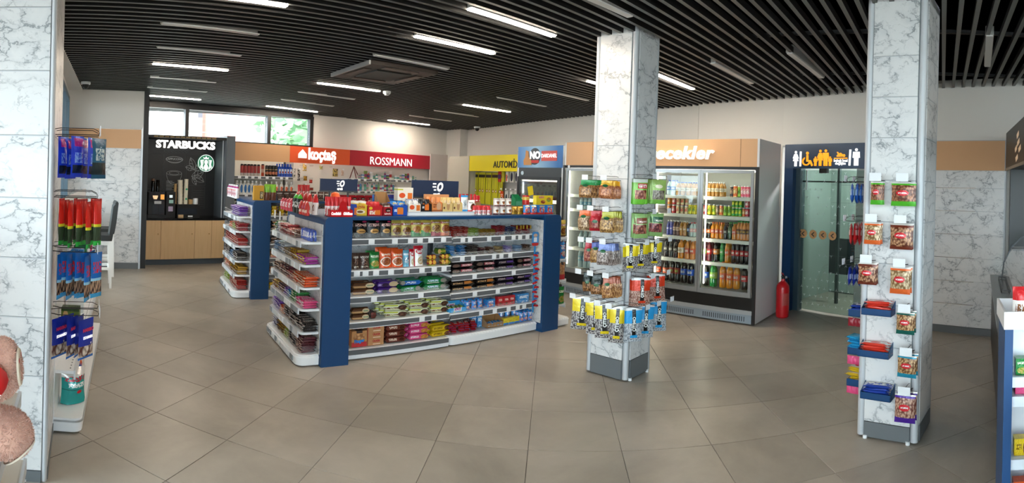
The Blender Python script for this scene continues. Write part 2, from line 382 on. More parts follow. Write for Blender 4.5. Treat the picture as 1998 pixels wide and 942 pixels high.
for ((x0, y0, x1, y1), on), nm in zip(LAMPS, NM):
    L = math.hypot(x1-x0, y1-y0); e = bpy.data.objects.new('ceiling_lamp', None); COL.objects.link(e); e.location = ((x0+x1)/2*1.013, (y0+y1)/2*1.013, 3.052); e.rotation_euler = (0, 0, math.atan2(y1-y0, x1-x0))
    e['label'] = 'ceiling '+nm.replace('strip', 'strip lamp', 1); e['category'] = 'ceiling lamp'; e['group'] = 'strip lamps in the slatted ceiling'
    MB().box(-L/2, L/2, -.036, .036, .0, .075).build('housing', M('lamp_housing', 'b0aeaa' , .5), e, smooth=False)
    MB().prism(rrect(-L/2+.006, L/2-.006, -.031, .031, .01, 3), -.010, .0, 'z').build('diffuser', lit if on else unlit, e)
# ceiling cassette air conditioner
ac0, ac1, ac2, ac3 = [Vector(p) for p in ((3.155,6.432), (2.984,5.308), (3.985,5.519), (4.191,6.54))]
cen = (ac0+ac1+ac2+ac3)/4; wx = ((ac2-ac1).length+(ac3-ac0).length)/2; wy = ((ac1-ac0).length+(ac2-ac3).length)/2
e = bpy.data.objects.new('air_conditioner', None); COL.objects.link(e); e.location = (cen.x, cen.y, 3.0)
e['label'] = 'dark square ceiling cassette air conditioner between lamps'; e['category'] = 'air conditioner'
acm = M('ac_panel', '352c27', .45); hx, hy = wx/2*.93, wy/2*.93
MB().box(-hx, hx, -hy, hy, .0, .05).build('panel_frame', acm, e, smooth=False)
MB().box(-hx+.02, hx-.02, -hy+.02, hy-.02, .05, .18).build('body', black, e, smooth=False)
MB().box(-hx*.52, hx*.52, -hy*.52, hy*.52, -.018, 0).build('intake_grille', M('ac_grille', '33332f', .6), e, smooth=False)
for k, (sx, sy, vert) in enumerate(((0, -1, 0), (0, 1, 0), (-1, 0, 1), (1, 0, 1))):
    b = MB()
    if vert: b.box(sx*hx*.78-.05, sx*hx*.78+.05, -hy*.5, hy*.5, -.012, -.001)
    else: b.box(-hx*.5, hx*.5, sy*hy*.78-.05, sy*hy*.78+.05, -.012, -.001)
    b.build('air_flap', M('ac_flap', '4c423b', .4), e, smooth=False)
b = MB(); b.box(-hx-.02, -hx, -hy, hy, -.01, .04); b.build('edge_trim', alu, e, smooth=False)
# smoke detector, two dome cameras
def dome(name, label, cat, x, y, z, r, wall=False):
    e = bpy.data.objects.new(name, None); COL.objects.link(e); e.location = (x, y, z); e['label'] = label; e['category'] = cat
    MB().lathe([(r, .0), (r*1.05, -.015), (r*.95, -.04)], 18).build('base', white_gloss, e)
    if cat == 'camera':
        MB().lathe([(r*.75, -.04), (r*.7, -.07), (r*.45, -.1), (r*.1, -.112)], 16).build('lens_dome', black, e)
    else:
        MB().lathe([(r*.7, -.04), (r*.6, -.06), (r*.2, -.065)], 16).build('sensor', white_gloss, e)
        MB().box(-r*.4, r*.1, -r*.72, -r*.6, -.055, -.045).build('vent_slot', black, e)
dome('smoke_detector', 'round white smoke detector on the slatted ceiling', 'smoke detector', 4.473,7.318, 3.05, .06)
dome('dome_camera', 'white dome security camera at ceiling in left corner', 'camera', -0.012,8.547, 3.05, .075)
dome('dome_camera', 'white dome security camera at ceiling by far corner', 'camera', 9.037,10.394, 3.05, .08)
# ================================================================ OUTSIDE, seen through the high windows
leaf_m = M('tree_foliage', '8fb08a', .8)
def blob(cx, cy, cz, r, seed, b):
    n1, n2 = 16, 10
    def fn(u, v):
        th = 2*math.pi*u; ph = math.pi*v; d = Vector((math.sin(ph)*math.cos(th), math.sin(ph)*math.sin(th), math.cos(ph)))
        k = r*(1+.35*noise.noise(d*2.2+Vector((seed, 0, 0))))
        return (cx+d.x*k, cy+d.y*k, cz+d.z*k)
    b.grid(fn, n1, n2)
def tree(x, y, h, r, label):
    e = bpy.data.objects.new('tree', None); COL.objects.link(e); e.location = (x, y, -.5); e['label'] = label; e['category'] = 'tree'; e['group'] = 'trees outside the high windows'
    MB().tube([(0, 0, 0), (.1, 0, h*.5), (0, 0, h*.8)], .18, 8, r2=.08).build('trunk', M('bark', '5a4a3a', .9), e)
    vs = []; b = MB(); rg = random.Random(int(x*10))
    for k in range(900):
        a = rg.uniform(0, 6.28); ph = rg.uniform(-1, 1); rr_ = r*rg.uniform(.55, 1.0)
        s_ = math.sqrt(1-ph*ph); c = Vector((math.cos(a)*s_*rr_, math.sin(a)*s_*rr_, h*.72+ph*rr_*1.1))
        u = Vector((rg.gauss(0, 1), rg.gauss(0, 1), rg.gauss(0, 1))).normalized()*.24; w_ = u.cross(Vector((rg.gauss(0, 1), rg.gauss(0, 1), rg.gauss(0, 1)))).normalized()*.14
        b.add([c-u, c+w_, c+u, c-w_], [(0, 1, 2, 3)])
    b.build('foliage', leaf_m, e, smooth=False, kind='stuff')
    b2 = MB(); blob(0, 0, h*.72, r*.62, x, b2); b2.build('inner_foliage', M('dark_foliage', '6d8f68', .9), e)
tree(7.6, 17.5, 5.0, 1.9, 'green tree behind the rightmost high window pane')
tree(12.2, 21.5, 5.8, 1.7, 'farther green tree behind the rightmost high window pane')
def house(x, y, w, d_, h, m, label, wins):
    e = bpy.data.objects.new('building', None); COL.objects.link(e); e.location = (x, y, -.5); e['label'] = label; e['category'] = 'building'
    MB().box(-w/2, w/2, 0, d_, 0, h).build('walls', m, e, smooth=False)
    MB().box(-w/2-.2, w/2+.2, -.2, d_+.2, h, h+.3).build('roof', M('roof_terracotta', 'cfa294', .8), e, smooth=False)
    for (a, b_, c, d2) in wins: MB().box(a, b_, -.05, .01, c, d2).build('window', M('far_glass', '77828c', .2), e, smooth=False)
house(2.9, 33, 7, 6, 11.5, M('far_wall_white', 'e8e4de', .8), 'pale building behind the left high window pane', ((-2.5,-1.3,7,8.4),(1,2.4,7,8.4)))
house(11.5, 38, 9, 6, 9.2, M('far_wall_cream', 'e6dcd2', .8), 'cream building with pink front behind middle high window', ((-3.6,-2.2,6,7.4),(-.5,.9,6,7.4)))
house(9.0, 33, 2.4, 3, 7.6, M('far_wall_red', 'd98a80', .8), 'small red building behind middle high window', ((-.5,.5,5.6,6.6),))
MB().box(-40, 50, -40, 60, -.72, -.55).build('ground', M('outside_asphalt', '9a9690', .9), smooth=False, **K)
# ================================================================ FIXTURES
seal = M('recess_shadow_line', '3b3e41', .6)
def pillar(label, x0, x1, y0, y1, ztop, joints, z0, faces, plinth_z, r=.028):
    """marble clad column: faces is a subset of 'W' (-X side), 'S' (-Y side), 'N' (+Y side), 'E' (+X side)"""
    e = bpy.data.objects.new('marble_pillar', None); COL.objects.link(e); e.location = ((x0+x1)/2, (y0+y1)/2, 0); cx, cy = e.location.x, e.location.y
    e['label'] = label; e['category'] = 'pillar'
    a0, a1, b0, b1 = x0-cx, x1-cx, y0-cy, y1-cy
    MB().box(a0+.012, a1-.012, b0+.012, b1-.012, z0, ztop).build('core', grey_base, e, smooth=False)
    for (px, py) in ((a0+r, b0+r), (a1-r, b0+r), (a0+r, b1-r), (a1-r, b1-r)):
        MB().cyl((px, py, z0+.002), (px, py, ztop), r, 12).build('corner_trim', M('satin_aluminium', 'c3c6ca', .5, .15), e)
    zs = [plinth_z] + sorted(joints) + [ztop]
    for fc in faces:
        for i in range(len(zs)-1):
            za, zb = zs[i]+.004, zs[i+1]-.004; t_ = .007
            if fc == 'W': q = (a0-.0, a0+.012, b0+2*r, b1-2*r)
            if fc == 'E': q = (a1-.012, a1, b0+2*r, b1-2*r)
            if fc == 'S': q = (a0+2*r, a1-2*r, b0, b0+.012)
            if fc == 'N': q = (a0+2*r, a1-2*r, b1-.012, b1)
            MB().box(*q, za, zb).build('marble_panel', marble_m, e, smooth=False)
            MB().box(*[v*.999 for v in q], zb, zb+.006).build('joint_strip', M('satin_aluminium'), e, smooth=False)
        if fc == 'W': q = (a0-.004, a0+.01, b0+2*r, b1-2*r)
        if fc == 'E': q = (a1-.01, a1+.004, b0+2*r, b1-2*r)
        if fc == 'S': q = (a0+2*r, a1-2*r, b0-.004, b0+.01)
        if fc == 'N': q = (a0+2*r, a1-2*r, b1-.01, b1+.004)
        MB().box(*q, z0, plinth_z).build('plinth', grey_base, e, smooth=False)
    for dx in (-.6, .6):
        for dy in (-.6, .6):
            MB().cyl((a1*dx/.6*.7, b0 if dy < 0 else b1, 0), (a1*dx/.6*.7, b0 if dy < 0 else b1, z0+.01), .016, 10).build('levelling_foot', white_gloss, e)
    return e
PCX0, PCX1, PCY0, PCY1 = 4.0, 4.412, 2.55, 2.997
pc = pillar('central marble clad pillar hung with snack bags on hooks', PCX0, PCX1, PCY0, PCY1, 3.12, [2.055, 1.76, 1.46, 1.16, .86, .56], .012, 'WS', .175)
J = [2.665, 2.378, 2.092, 1.795, 1.506, 1.215, .932, .64, .352]
e_r = pillar('right marble clad pillar hung with nut bags and small blue trays', 0, .44, 0, .44, 3.12, J, .012, 'WSE', .115)
PRX, PRY, PRR = 3.825, .564, -1.766
PRF = Frame(PRX, PRY, PRR)
# built square at the origin, then set into the frame of the right pillar (its front is local -Y)
e_r.location = PRF.w(.22, .22); e_r.rotation_euler = (0, 0, PRR)
for ch in list(e_r.children):
    pass
e_l = pillar('large marble clad pillar at the left edge of the room', -1.0, -.165, 2.92, 3.90, 3.2, [.262, .577, .896, 1.218, 1.542, 1.878, 2.223, 2.56], .0, 'SE', .06, .016)
# ---- price rail shelf
def rail_shelf(par, u0, u1, v0, v1, z, tags=(), rail=grey_rail, rh=.045, guard=.05, name='shelf', fh=.0, rc=None):
    """a shelf board with a price rail in front, paper tags and a clear guard; v0 is the front"""
    s = MB().box(u0, u1, v0+.006, v1, z-.022, z).build(name, white_gloss, par, smooth=False)
    b = MB(); b.box(u0+.004, u1-.004, v0-.004, v0+.006, z-.006-rh, z-.006); b.build('price_rail', rail, s, smooth=False)
    MB().box(u0, u1, v0-.006, v0+.004, z-.006, z+.004).build('rail_lip', white_gloss, s, smooth=False)
    MB().box(u0, u1, v0-.006, v0+.002, z-.010-rh, z-.005-rh).build('rail_lip', white_gloss, s, smooth=False)
    for (a, b_) in tags:
        MB().box(a, b_, v0-.009, v0-.005, z-.003-rh, z-.002).build('price_tag', tag_m, s, smooth=False)
    if guard:
        MB().box(u0+.01, u1-.01, v0+.0, v0+.002, z+.002, z+guard).build('clear_guard', clear, s, smooth=False)
    return s
def tray_base(par, u0, u1, v0, v1, z0, z1, rl=0, rr_=0, tags=(), name='base_tray'):
    s = MB(); r = .07
    s.prism(rrect(u0, u1, v0, v1, r, 5, (rl, rr_, 0, 0)), z0, z1-.012, 'z')
    s.prism(rrect(u0+.012, u1-.012 if rr_ else u1, v0+.012, v1, r, 5, (rl, rr_, 0, 0)), z1-.012, z1-.004, 'z')
    o = s.build(name, white_gloss, par)
    b = MB(); b.prism(rrect(u0-.004, u1+.004, v0-.005, v1, r, 5, (rl, rr_, 0, 0)), z1-.03, z1-.02, 'z'); b.build('tray_rim', white_gloss, o)
    for (a, b_) in tags: MB().box(a, b_, v0-.009, v0-.004, z1-.062, z1-.016).build('price_tag', tag_m, o, smooth=False)
    return o
def tg(n, u0, u1, w=.055, seed=1):
    rg = random.Random(seed); st = (u1-u0)/n; return [(u0+st*(i+rg.uniform(.15, .55)), u0+st*(i+rg.uniform(.15, .55))+w) for i in range(n)]
def tg(n, u0, u1, w=.055, seed=1):
    rg = random.Random(seed); st = (u1-u0)/n; out = []
    for i in range(n):
        a = u0+st*(i+.1)+rg.uniform(0, max(0, st*.8-w)); out.append((a, a+w))
    return out
# ---- gondola 1 (front)
G1 = Frame(2.073, 4.359, R(-5.17))
def arch(par, x0, x1, y1, zt, r=.06, wr_=.0):
    """a blue frame panel standing across the gondola, rounded on its outer top edge"""
    b = MB(); b.prism(rrect(x0, x1, 0, zt, r, 5, (0, 0, 0, 0)), 0, y1, 'y'); return b
g1 = G1.empty('display_gondola', 'front navy blue and white gondola shelving filled with biscuits and sweets', 'shelving')
ZT = 1.335
def end_frame(par, x0, x1, y1, outer):
    """navy end frame with a rounded outer top edge and marble inset on the outer face"""
    r = .045; pts = [(x0, 0), (x1, 0)]
    if outer < 0: pts += [(x1, ZT)] + [(x0+r+r*math.cos(R(a)), ZT-r+r*math.sin(R(a))) for a in (90, 112, 135, 157, 180)]
    else: pts += [(x1-r+r*math.cos(R(a)), ZT-r+r*math.sin(R(a))) for a in (0, 22, 45, 67, 90)] + [(x0, ZT)]
    MB().prism(pts, 0, y1, 'y').build('end_frame', navy, par)
    xo = x0 if outer < 0 else x1
    sgn = -1 if outer < 0 else 1
    MB().box(min(xo, xo+sgn*.004), max(xo, xo+sgn*.004), .05, y1-.05, .1, ZT-.07).build('marble_side', marble_m, par, smooth=False)
    xi = x1 if outer < 0 else x0
    MB().box(min(xi, xi-sgn*.004), max(xi, xi-sgn*.004), .03, y1-.03, .1, ZT-.06).build('marble_inner', marble_m, par, smooth=False)
end_frame(g1, 0, .262, 1.2, -1)
end_frame(g1, 2.60, 2.853, 1.2, 1)
MB().box(.262, 2.6, .03, 1.17, ZT-.028, ZT).build('top_board', navy, g1, smooth=False)
MB().box(.262, 1.40, .55, .60, .08, ZT-.03).build('back_panel', marble_m, g1, smooth=False)
MB().box(1.41, 2.6, .55, .60, .08, ZT-.03).build('back_panel', marble_m, g1, smooth=False)
MB().box(1.385, 1.425, .50, .56, .05, ZT-.03).build('upright', alu_dark, g1, smooth=False)
B1Z = [1.124, 0.83, 0.584, 0.349]
B2Z = [1.112, 0.918, 0.725, 0.54, 0.33]
T1 = [[0.47,0.715,0.888,0.993,1.118,1.266], [0.33,0.418,0.527,0.685,0.853,1.026,1.167,1.283], [0.514,1.023], [1.045,1.183]]
for z, tt, gd in zip(B1Z, T1, (.06, .0, .05, .0)):
    tt = sorted(tt)
    rail_shelf(g1, .275, 1.397, .1, .55, z, [(a, a+.06) for a in tt], guard=gd)
T2 = [[1.505,1.597,1.846,2.035,2.184,2.279,2.388], [1.506,1.644,1.92,2.02,2.146], [1.669,2.202], [1.681,1.986], [1.773,1.955,2.148,2.278,2.374]]
for z, tt in zip(B2Z, T2):
    rail_shelf(g1, 1.413, 2.585, .1, .55, z, [(a, a+.055) for a in sorted(tt)], guard=.045)
tray_base(g1, .268, 1.40, .1, .56, .012, .1, 0, 0, [(0.372, 0.435), (0.578, 0.653)])
MB().box(.275, 1.397, .09, .1, .052, .094).build('base_price_rail', grey_rail, g1, smooth=False)
tray_base(g1, 1.41, 2.60, .1, .56, .012, .105, 1, 0, [])
MB().box(.28, 2.58, .3, 1.1, .0, .03).build('kick_base', black, g1, smooth=False)
# back side shelves of the gondola (seen over and between)
for z in (.35, .6, .85, 1.1): MB().box(.28, 2.58, .6, 1.1, z-.02, z).build('rear_shelf', white_gloss, g1, smooth=False)
tray_base(g1, .28, 2.58, .6, 1.14, .012, .1)
# left end cap of gondola 1: shelves facing -X. local frame of the gondola, built in a rotated child space
def endcap(par, FRM, L, levels, base, depth, tags, seed=1, slant=.0, side=1):
    out = []
    for k, z in enumerate(levels):
        u0, u1 = (.02, L-.03); dv = .035
        s = MB(); s.prism(rrect(u0, u1, dv, depth, .05, 4, (1, 1, 0, 0)), z-.02, z, 'z')
        o = s.build('shelf', white_gloss, par); o.location = FRM[0]; o.rotation_euler = (0, 0, FRM[1])
        MB().box(u0+.05, u1-.05, dv-.012, dv-.002, z-.055, z+.004).build('price_rail', M('pale_price_rail', 'd4d9de', .35), o, smooth=False)
        n = 9; rg = random.Random(seed*10+k)
        for i in range(n):
            a = u0+.06+(u1-u0-.12)*i/n; w = .05+rg.random()*.06
            if rg.random() < .72: MB().box(a, a+w, dv-.017, dv-.012, z-.05, z-.003).build('price_tag', tag_m if rg.random() < .62 else M('grey_tag', '8d9399', .5), o, smooth=False)
        gp_ = rrect(u0+.005, u1-.005, dv+.003, depth, .05, 4, (1, 1, 0, 0)); b = MB()
        for i in range(len(gp_)-1):
            (xa, ya), (xb, yb) = gp_[i], gp_[i+1]; b.add([(xa,ya,z),(xb,yb,z),(xb,yb,z+.055),(xa,ya,z+.055)], [(0,1,2,3)])
        b.build('clear_guard', clear, o, smooth=False)
        b = MB(); b.tube([(x, y, z+.055) for x, y in gp_[:-1]], .0018, 4); b.build('guard_rim', plastic_film('clear_rim', 'ffffff', .55), o)
    s = MB(); s.prism(rrect(0, L, 0, depth, .08, 5, (1, 1, 0, 0)), .012, base-.012, 'z'); s.prism(rrect(.012, L-.012, .012, depth, .08, 5, (1, 1, 0, 0)), base-.012, base-.004, 'z')
    o = s.build('base_tray', white_gloss, par); o.location = FRM[0]; o.rotation_euler = (0, 0, FRM[1])
    MB().prism(rrect(-.005, L+.005, -.005, depth, .085, 5, (1, 1, 0, 0)), base-.034, base-.024, 'z').build('tray_rim', white_gloss, o)
    rg = random.Random(seed)
    for i in range(9):
        a = .08+(L-.16)*i/9
        MB().box(a, a+.06+rg.random()*.04, -.011, -.005, base-.075, base-.03).build('price_tag', tag_m if rg.random() < .5 else M('grey_tag'), o, smooth=False)
    gp_ = rrect(.02, L-.02, .02, depth, .07, 4, (1, 1, 0, 0)); b = MB()
    for i in range(len(gp_)-1):
        (xa, ya), (xb, yb) = gp_[i], gp_[i+1]; b.add([(xa,ya,base),(xb,yb,base),(xb,yb,base+.07),(xa,ya,base+.07)], [(0,1,2,3)])
    b.build('clear_guard', clear, o, smooth=False)
EC1 = [1.105, .9, .697, .505, .297]
E1F = ((-.21, 1.2, 0), R(-90))           # in gondola space: u runs along -Y, v towards +X
endcap(g1, E1F, 1.15, EC1, .105, .205, None, 3)
# far end of gondola 1 (right): narrow shelves seen edge-on beyond the right post
for z in (.26, .55, .80, 1.06):
    o = MB().box(2.86, 3.04, .08, 1.12, z-.02, z).build('shelf', white_gloss, g1, smooth=False)
    MB().box(3.04, 3.05, .08, 1.12, z-.05, z+.005).build('price_rail', M('pale_price_rail'), o, smooth=False)
    MB().box(2.88, 2.94, .072, .078, z-.045, z-.002).build('price_tag', tag_m, o, smooth=False)
tray_base(g1, 2.86, 3.08, .05, 1.15, .012, .1)
# ---- gondola 2 (behind)
G2 = Frame(2.247, 6.988, R(-5.17))
g2 = G2.empty('display_gondola', 'rear navy blue and white gondola shelving near the coffee corner', 'shelving')
end_frame(g2, 0, .245, 1.2, -1); end_frame(g2, 2.6, 2.85, 1.2, 1)
MB().box(.245, 2.6, .03, 1.17, ZT-.028, ZT).build('top_board', navy, g2, smooth=False)
MB().box(.245, 2.6, .55, .60, .08, ZT-.03).build('back_panel', marble_m, g2, smooth=False)
for k, z in enumerate((1.12, .92, .73, .54, .32)):
    rail_shelf(g2, .26, 2.59, .1, .55, z, tg(9, .3, 2.5, .06, k), guard=.04)
    MB().box(.26, 2.59, .6, 1.1, z-.02, z).build('rear_shelf', white_gloss, g2, smooth=False)
tray_base(g2, .255, 2.6, .1, .56, .012, .1, 0, 0, [(.34, .42), (.6, .68)])
tray_base(g2, .255, 2.6, .6, 1.14, .012, .1)
EC2 = [1.108, .907, .707, .502, .312]
E2F = ((-.235, 1.2, 0), R(-90))
endcap(g2, E2F, 1.13, EC2, .105, .23, None, 5)
# ---- header boards with the fuel company's logo
def opet(fr, u, v, z, w, h, label, s=1.):
    e = bpy.data.objects.new('header_sign', None); COL.objects.link(e); e.location = fr.w(u, v, z); e.rotation_euler = (0, 0, fr.r); e['label'] = label; e['category'] = 'sign'
    MB().box(-w/2, w/2, 0, .02, 0, h).build('board', dk_navy, e, smooth=False)
    MB().box(-w/2-.004, w/2+.004, -.004, .026, -.012, .002).build('edge_strip', alu_dark, e, smooth=False)
    for dx in (-.25*w, .25*w): MB().box(dx-.008, dx+.008, .005, .015, -.30, 0).build('leg', alu_dark, e, smooth=False)
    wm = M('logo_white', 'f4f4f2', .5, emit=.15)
    lx, lz, q = .0, h*.62, h*.30
    ring = MB(); N = 20
    out = [(lx+.05*s+q*.72*math.cos(2*math.pi*i/N), lz+q*.95*math.sin(2*math.pi*i/N)) for i in range(N)]; inn = [(lx+.05*s+q*.34*math.cos(2*math.pi*i/N), lz+q*.48*math.sin(2*math.pi*i/N)) for i in range(N)]
    for i in range(N):
        j = (i+1) % N; P_ = [out[i], out[j], inn[j], inn[i]]
        ring.add([(x+.35*(z_-lz)*.5, -.004, z_) for x, z_ in P_], [(0, 1, 2, 3)])
    ring.build('logo_ring', wm, e, smooth=False)
    b = MB()
    for k in range(3):
        z_ = lz+q*.62-k*q*.62; x0 = lx-q*(.75+.18*(k == 1)-.12*k); b.box(x0, lx-q*.0, -.004, 0, z_-q*.14, z_+q*.14)
    b.build('logo_bars', wm, e, smooth=False)
    text('opet', h*.24, e, (.005, -.004, h*.17), wm, .001, .004, 'lettering')
    return e
opet(G1, 0.318, .5, 1.556, 0.393, 0.117, 'left navy header sign with white logo above the front gondola', .6)
opet(G1, 1.407, .45, 1.511, 0.582, 0.176, 'right navy header sign with white logo above the front gondola', 1.)
# ---- drinks fridges: two double door units side by side
FGF = Frame(6.575, 5.457, -1.609)
fr_white = M('fridge_side_panel', 'd6d5d5', .4); fr_black = M('fridge_black_trim', '101113', .35); door_m = M('fridge_door_profile', '9da1a3', .3, .6)
kick_m = M('fridge_kick_panel', '8f9aa3', .45); inner_m = M('fridge_inner_liner', 'd9d9d2', .5)
led_m = M('fridge_light_tube', 'fff6dd', .5, emit=5.5, ecol=(1, .94, .78)); shelf_wht = M('fridge_shelf_edge', 'f2f0e6', .4)
door_glass = glassmat('fridge_door_glass', 'f1f5f3', .9)
FSH = [1.59, 1.34, 1.033, 0.728, .40]
FSHL = [1.535, 1.313, 1.019, 0.709, .40]
def fridge(u0, u1, label, doors, shelves, text_=None, hdr=tan, rside=True, lights=()):
    e = FGF.empty('drinks_fridge', label, 'fridge', None, u0, 0); w = u1-u0
    zt = 2.34
    MB().box(0, .03, .0, .8, .06, zt).build('side_panel', fr_white, e, smooth=False)
    MB().box(w-.03, w, .0, .8, .02, zt).build('side_panel', fr_white, e, smooth=False)
    MB().box(.03, w-.03, .77, .8, .06, 2.0).build('back_panel', inner_m, e, smooth=False)
    MB().box(.03, w-.03, .03, .8, 2.0, 2.04).build('top_panel', inner_m, e, smooth=False)
    MB().box(.03, w-.03, .07, .77, .33, .375).build('inner_floor', inner_m, e, smooth=False)
    MB().box(.03, w-.03, .0, .06, 1.982, zt).build('header_panel', hdr, e, smooth=False)
    MB().box(.03, w-.03, -.012, .05, 1.945, 1.985).build('top_trim', fr_black, e, smooth=False)
    MB().box(.03, w-.03, -.01, .05, .175, .335).build('lower_panel', fr_black, e, smooth=False)
    MB().box(.03, w-.03, -.035, .02, .135, .185).build('bumper_rail', M('bumper_grey', 'a9adb0', .35, .4), e, smooth=False)
    kb = MB().box(.03, w-.03, -.012, .02, .02, .13).build('kick_panel', kick_m, e, smooth=False)
    b = MB()
    for i in range(44):
        x = .14+(w-.28)*i/43
        if abs(i-21.5) < 2: continue
        b.box(x-.005, x+.005, -.015, -.011, .045, .105)
    b.build('vent_slots', M('vent_dark', '33393f', .6), kb, smooth=False, kind='stuff')
    for x in (.015, w-.015): MB().box(x-.02, x+.02, -.03, .0, .02, 1.985).build('front_post', M('fridge_post', '1b1c1e', .35), e, smooth=False)
    for z in shelves[:-1]:
        s = MB().box(.05, w-.05, .11, .7, z-.012, z).build('shelf', inner_m, e, smooth=False)
        MB().box(.05, w-.05, .1, .112, z-.04, z+.004).build('shelf_edge', shelf_wht, s, smooth=False)
    for x in (.06, w/2+.03):
        MB().cyl((x, .06, .45), (x, .06, 1.9), .009, 8).build('light_tube', led_m, e)
    MB().cyl((.08, .07, 1.93), (w-.08, .07, 1.93), .01, 8).build('light_tube', led_m, e)  # top tube added to brighten the fridge interior
    for (a, b_) in doors:
        a -= u0; b_ -= u0
        d = MB(); q = .035
        d.box(a, a+q, -.03, .005, .345, 1.94); d.box(b_-q, b_, -.03, .005, .345, 1.94); d.box(a+q, b_-q, -.03, .005, 1.90, 1.94); d.box(a+q, b_-q, -.03, .005, .345, .405)
        do = d.build('door', door_m, e, smooth=False)
        MB().box(a+q, b_-q, -.018, -.012, .405, 1.90).build('door_glass', door_glass, do, smooth=False)
        MB().box(a+q, a+q+.012, -.034, -.028, .7, 1.5).build('door_handle', alu_dark, do, smooth=False)
        MB().box(a+q, b_-q, -.026, -.02, .385, .41).build('door_gasket', M('gasket', '5c6063', .6), do, smooth=False)
    return e
U = 3.2
fA = fridge(1.62, 3.2, 'right double door drinks fridge beside the restroom door', [(1.66, 2.392), (2.396, 3.14)], FSH)
fB = fridge(.0, 1.60, 'left double door drinks fridge, mostly behind the central pillar', [(.06, .80), (.804, 1.545)], FSHL)
for x in (1.32,): MB().box(x-.002, x+.002, -.003, 0, 1.985, 2.34).build('panel_seam', M('seam_dark', '8d6a48', .6), fA, smooth=False)
MB().box(.55, .554, -.003, 0, 1.985, 2.34).build('panel_seam', M('seam_dark'), fB, smooth=False)
lt_white = M('sign_letter_white', 'ffffff', .5, emit=.22)
text('\u0130\u00e7ecekler', .235, fA, (0.926, -.012, 2.155), lt_white, .012, .006, align='RIGHT', sx=1.16, shear=.2, space=1.07)
MB().cyl((.1, -.014, 1.965), (.1, -.006, 1.965), .022, 14).build('brand_badge', white_gloss, fB)
# ---- single fish fridge
NF = Frame(7,6.9, -1.67)
nf = NF.empty('chiller_fridge', 'single door chiller with blue fish sign above, lit shelves', 'fridge')
w = 1.158
MB().box(0, .03, 0, .8, .05, 2.32).build('side_panel', white_gloss, nf, smooth=False); MB().box(w-.03, w, 0, .8, .05, 2.32).build('side_panel', white_gloss, nf, smooth=False)
MB().box(.03, w-.03, .77, .8, .05, 1.95).build('back_panel', inner_m, nf, smooth=False); MB().box(.03, w-.03, .03, .8, 1.92, 1.96).build('top_panel', fr_black, nf, smooth=False)
blue_hdr = M('fish_sign_blue', '2f7fc4', .4); t = NT(blue_hdr); tc = t.n('ShaderNodeTexCoord').outputs['Generated']; sp = t.n('ShaderNodeSeparateXYZ'); t.l(tc, sp.inputs[0])
t.l(t.mix(t.math('SUBTRACT', 1, t.math('ABSOLUTE', t.math('MULTIPLY', t.math('SUBTRACT', sp.outputs[0], .45), 2.2)), clamp=True), '1f6fb8', '9cc4e0'), t.b.inputs['Base Color'])
MB().box(.01, w-.01, -.01, .03, 1.955, 2.325).build('header_panel', blue_hdr, nf, smooth=False)
MB().cyl((w*.40, -.016, 2.15), (w*.40, -.01, 2.15), .145, 20).build('sign_disc', M('sign_disc_dark', '3a3d42', .5), nf)
MB().prism([(w*.16, 2.0), (w*.34, 2.0), (w*.33, 2.08), (w*.27, 2.14), (w*.26, 2.24), (w*.2, 2.26), (w*.19, 2.14), (w*.15, 2.08)], -.022, -.016, 'y').build('sign_hand', M('sign_orange_brown', 'c98a4a', .5), nf, smooth=False)
text('NO', .17, nf, (w*.41, -.02, 2.165), lt_white, .003, .008)
MB().box(w*.33, w*.5, -.022, -.018, 2.035, 2.085).build('sign_strip', M('sign_red', 'd9372f', .5), nf, smooth=False)
MB().box(w*.55, w*.88, -.016, -.01, 2.07, 2.24).build('sign_box', M('sign_coral', 'e2564c', .5), nf, smooth=False)
text('DARDANEL', .09, nf, (w*.715, -.018, 2.155), lt_white, .002, .001, sx=.82)
MB().box(.03, w-.03, .0, .04, 1.80, 1.955).build('control_panel', M('dark_grey_panel', '2b2e30', .4), nf, smooth=False)
MB().cyl((.14, -.012, 1.86), (.14, .0, 1.86), .035, 14).build('round_badge', M('badge_blue_white', 'cfe2ee', .4), nf)
d = MB(); d.box(.03, .1, -.03, 0, .3, 1.80); d.box(w-.1, w-.03, -.03, 0, .3, 1.80); d.box(.1, w-.1, -.03, 0, 1.75, 1.80); d.box(.1, w-.1, -.03, 0, .3, .36)
do = d.build('door', fr_black, nf, smooth=False); MB().box(.1, w-.1, -.02, -.015, .36, 1.75).build('door_glass', door_glass, do, smooth=False)
MB().box(.03, w-.03, -.01, .03, .05, .3).build('lower_panel', fr_black, nf, smooth=False)
for z in (1.40, 1.05, .72, .42):
    s = MB().box(.05, w-.05, .06, .7, z-.015, z).build('shelf', inner_m, nf, smooth=False); MB().box(.05, w-.05, .05, .062, z-.05, z+.01).build('shelf_edge', M('glowing_shelf_edge', 'fff4d8', .5, emit=2.5), s, smooth=False)  # shelf edges given a glow to lighten the interior, they are no lamps
MB().cyl((.08, .06, 1.73), (w-.08, .06, 1.73), .012, 8).build('light_tube', led_m, nf); MB().cyl((.08, .09, 1.36), (w-.08, .09, 1.36), .01, 8).build('light_tube', led_m, nf)  # the lower tube is an added one, to brighten the chiller inside
for x in (.13, w-.13): MB().box(x-.012, x+.012, .02, .03, 1.5, 1.7).build('light_tube', M('cool_light_tube', 'f4fbff', .5, emit=3.), nf, smooth=False)
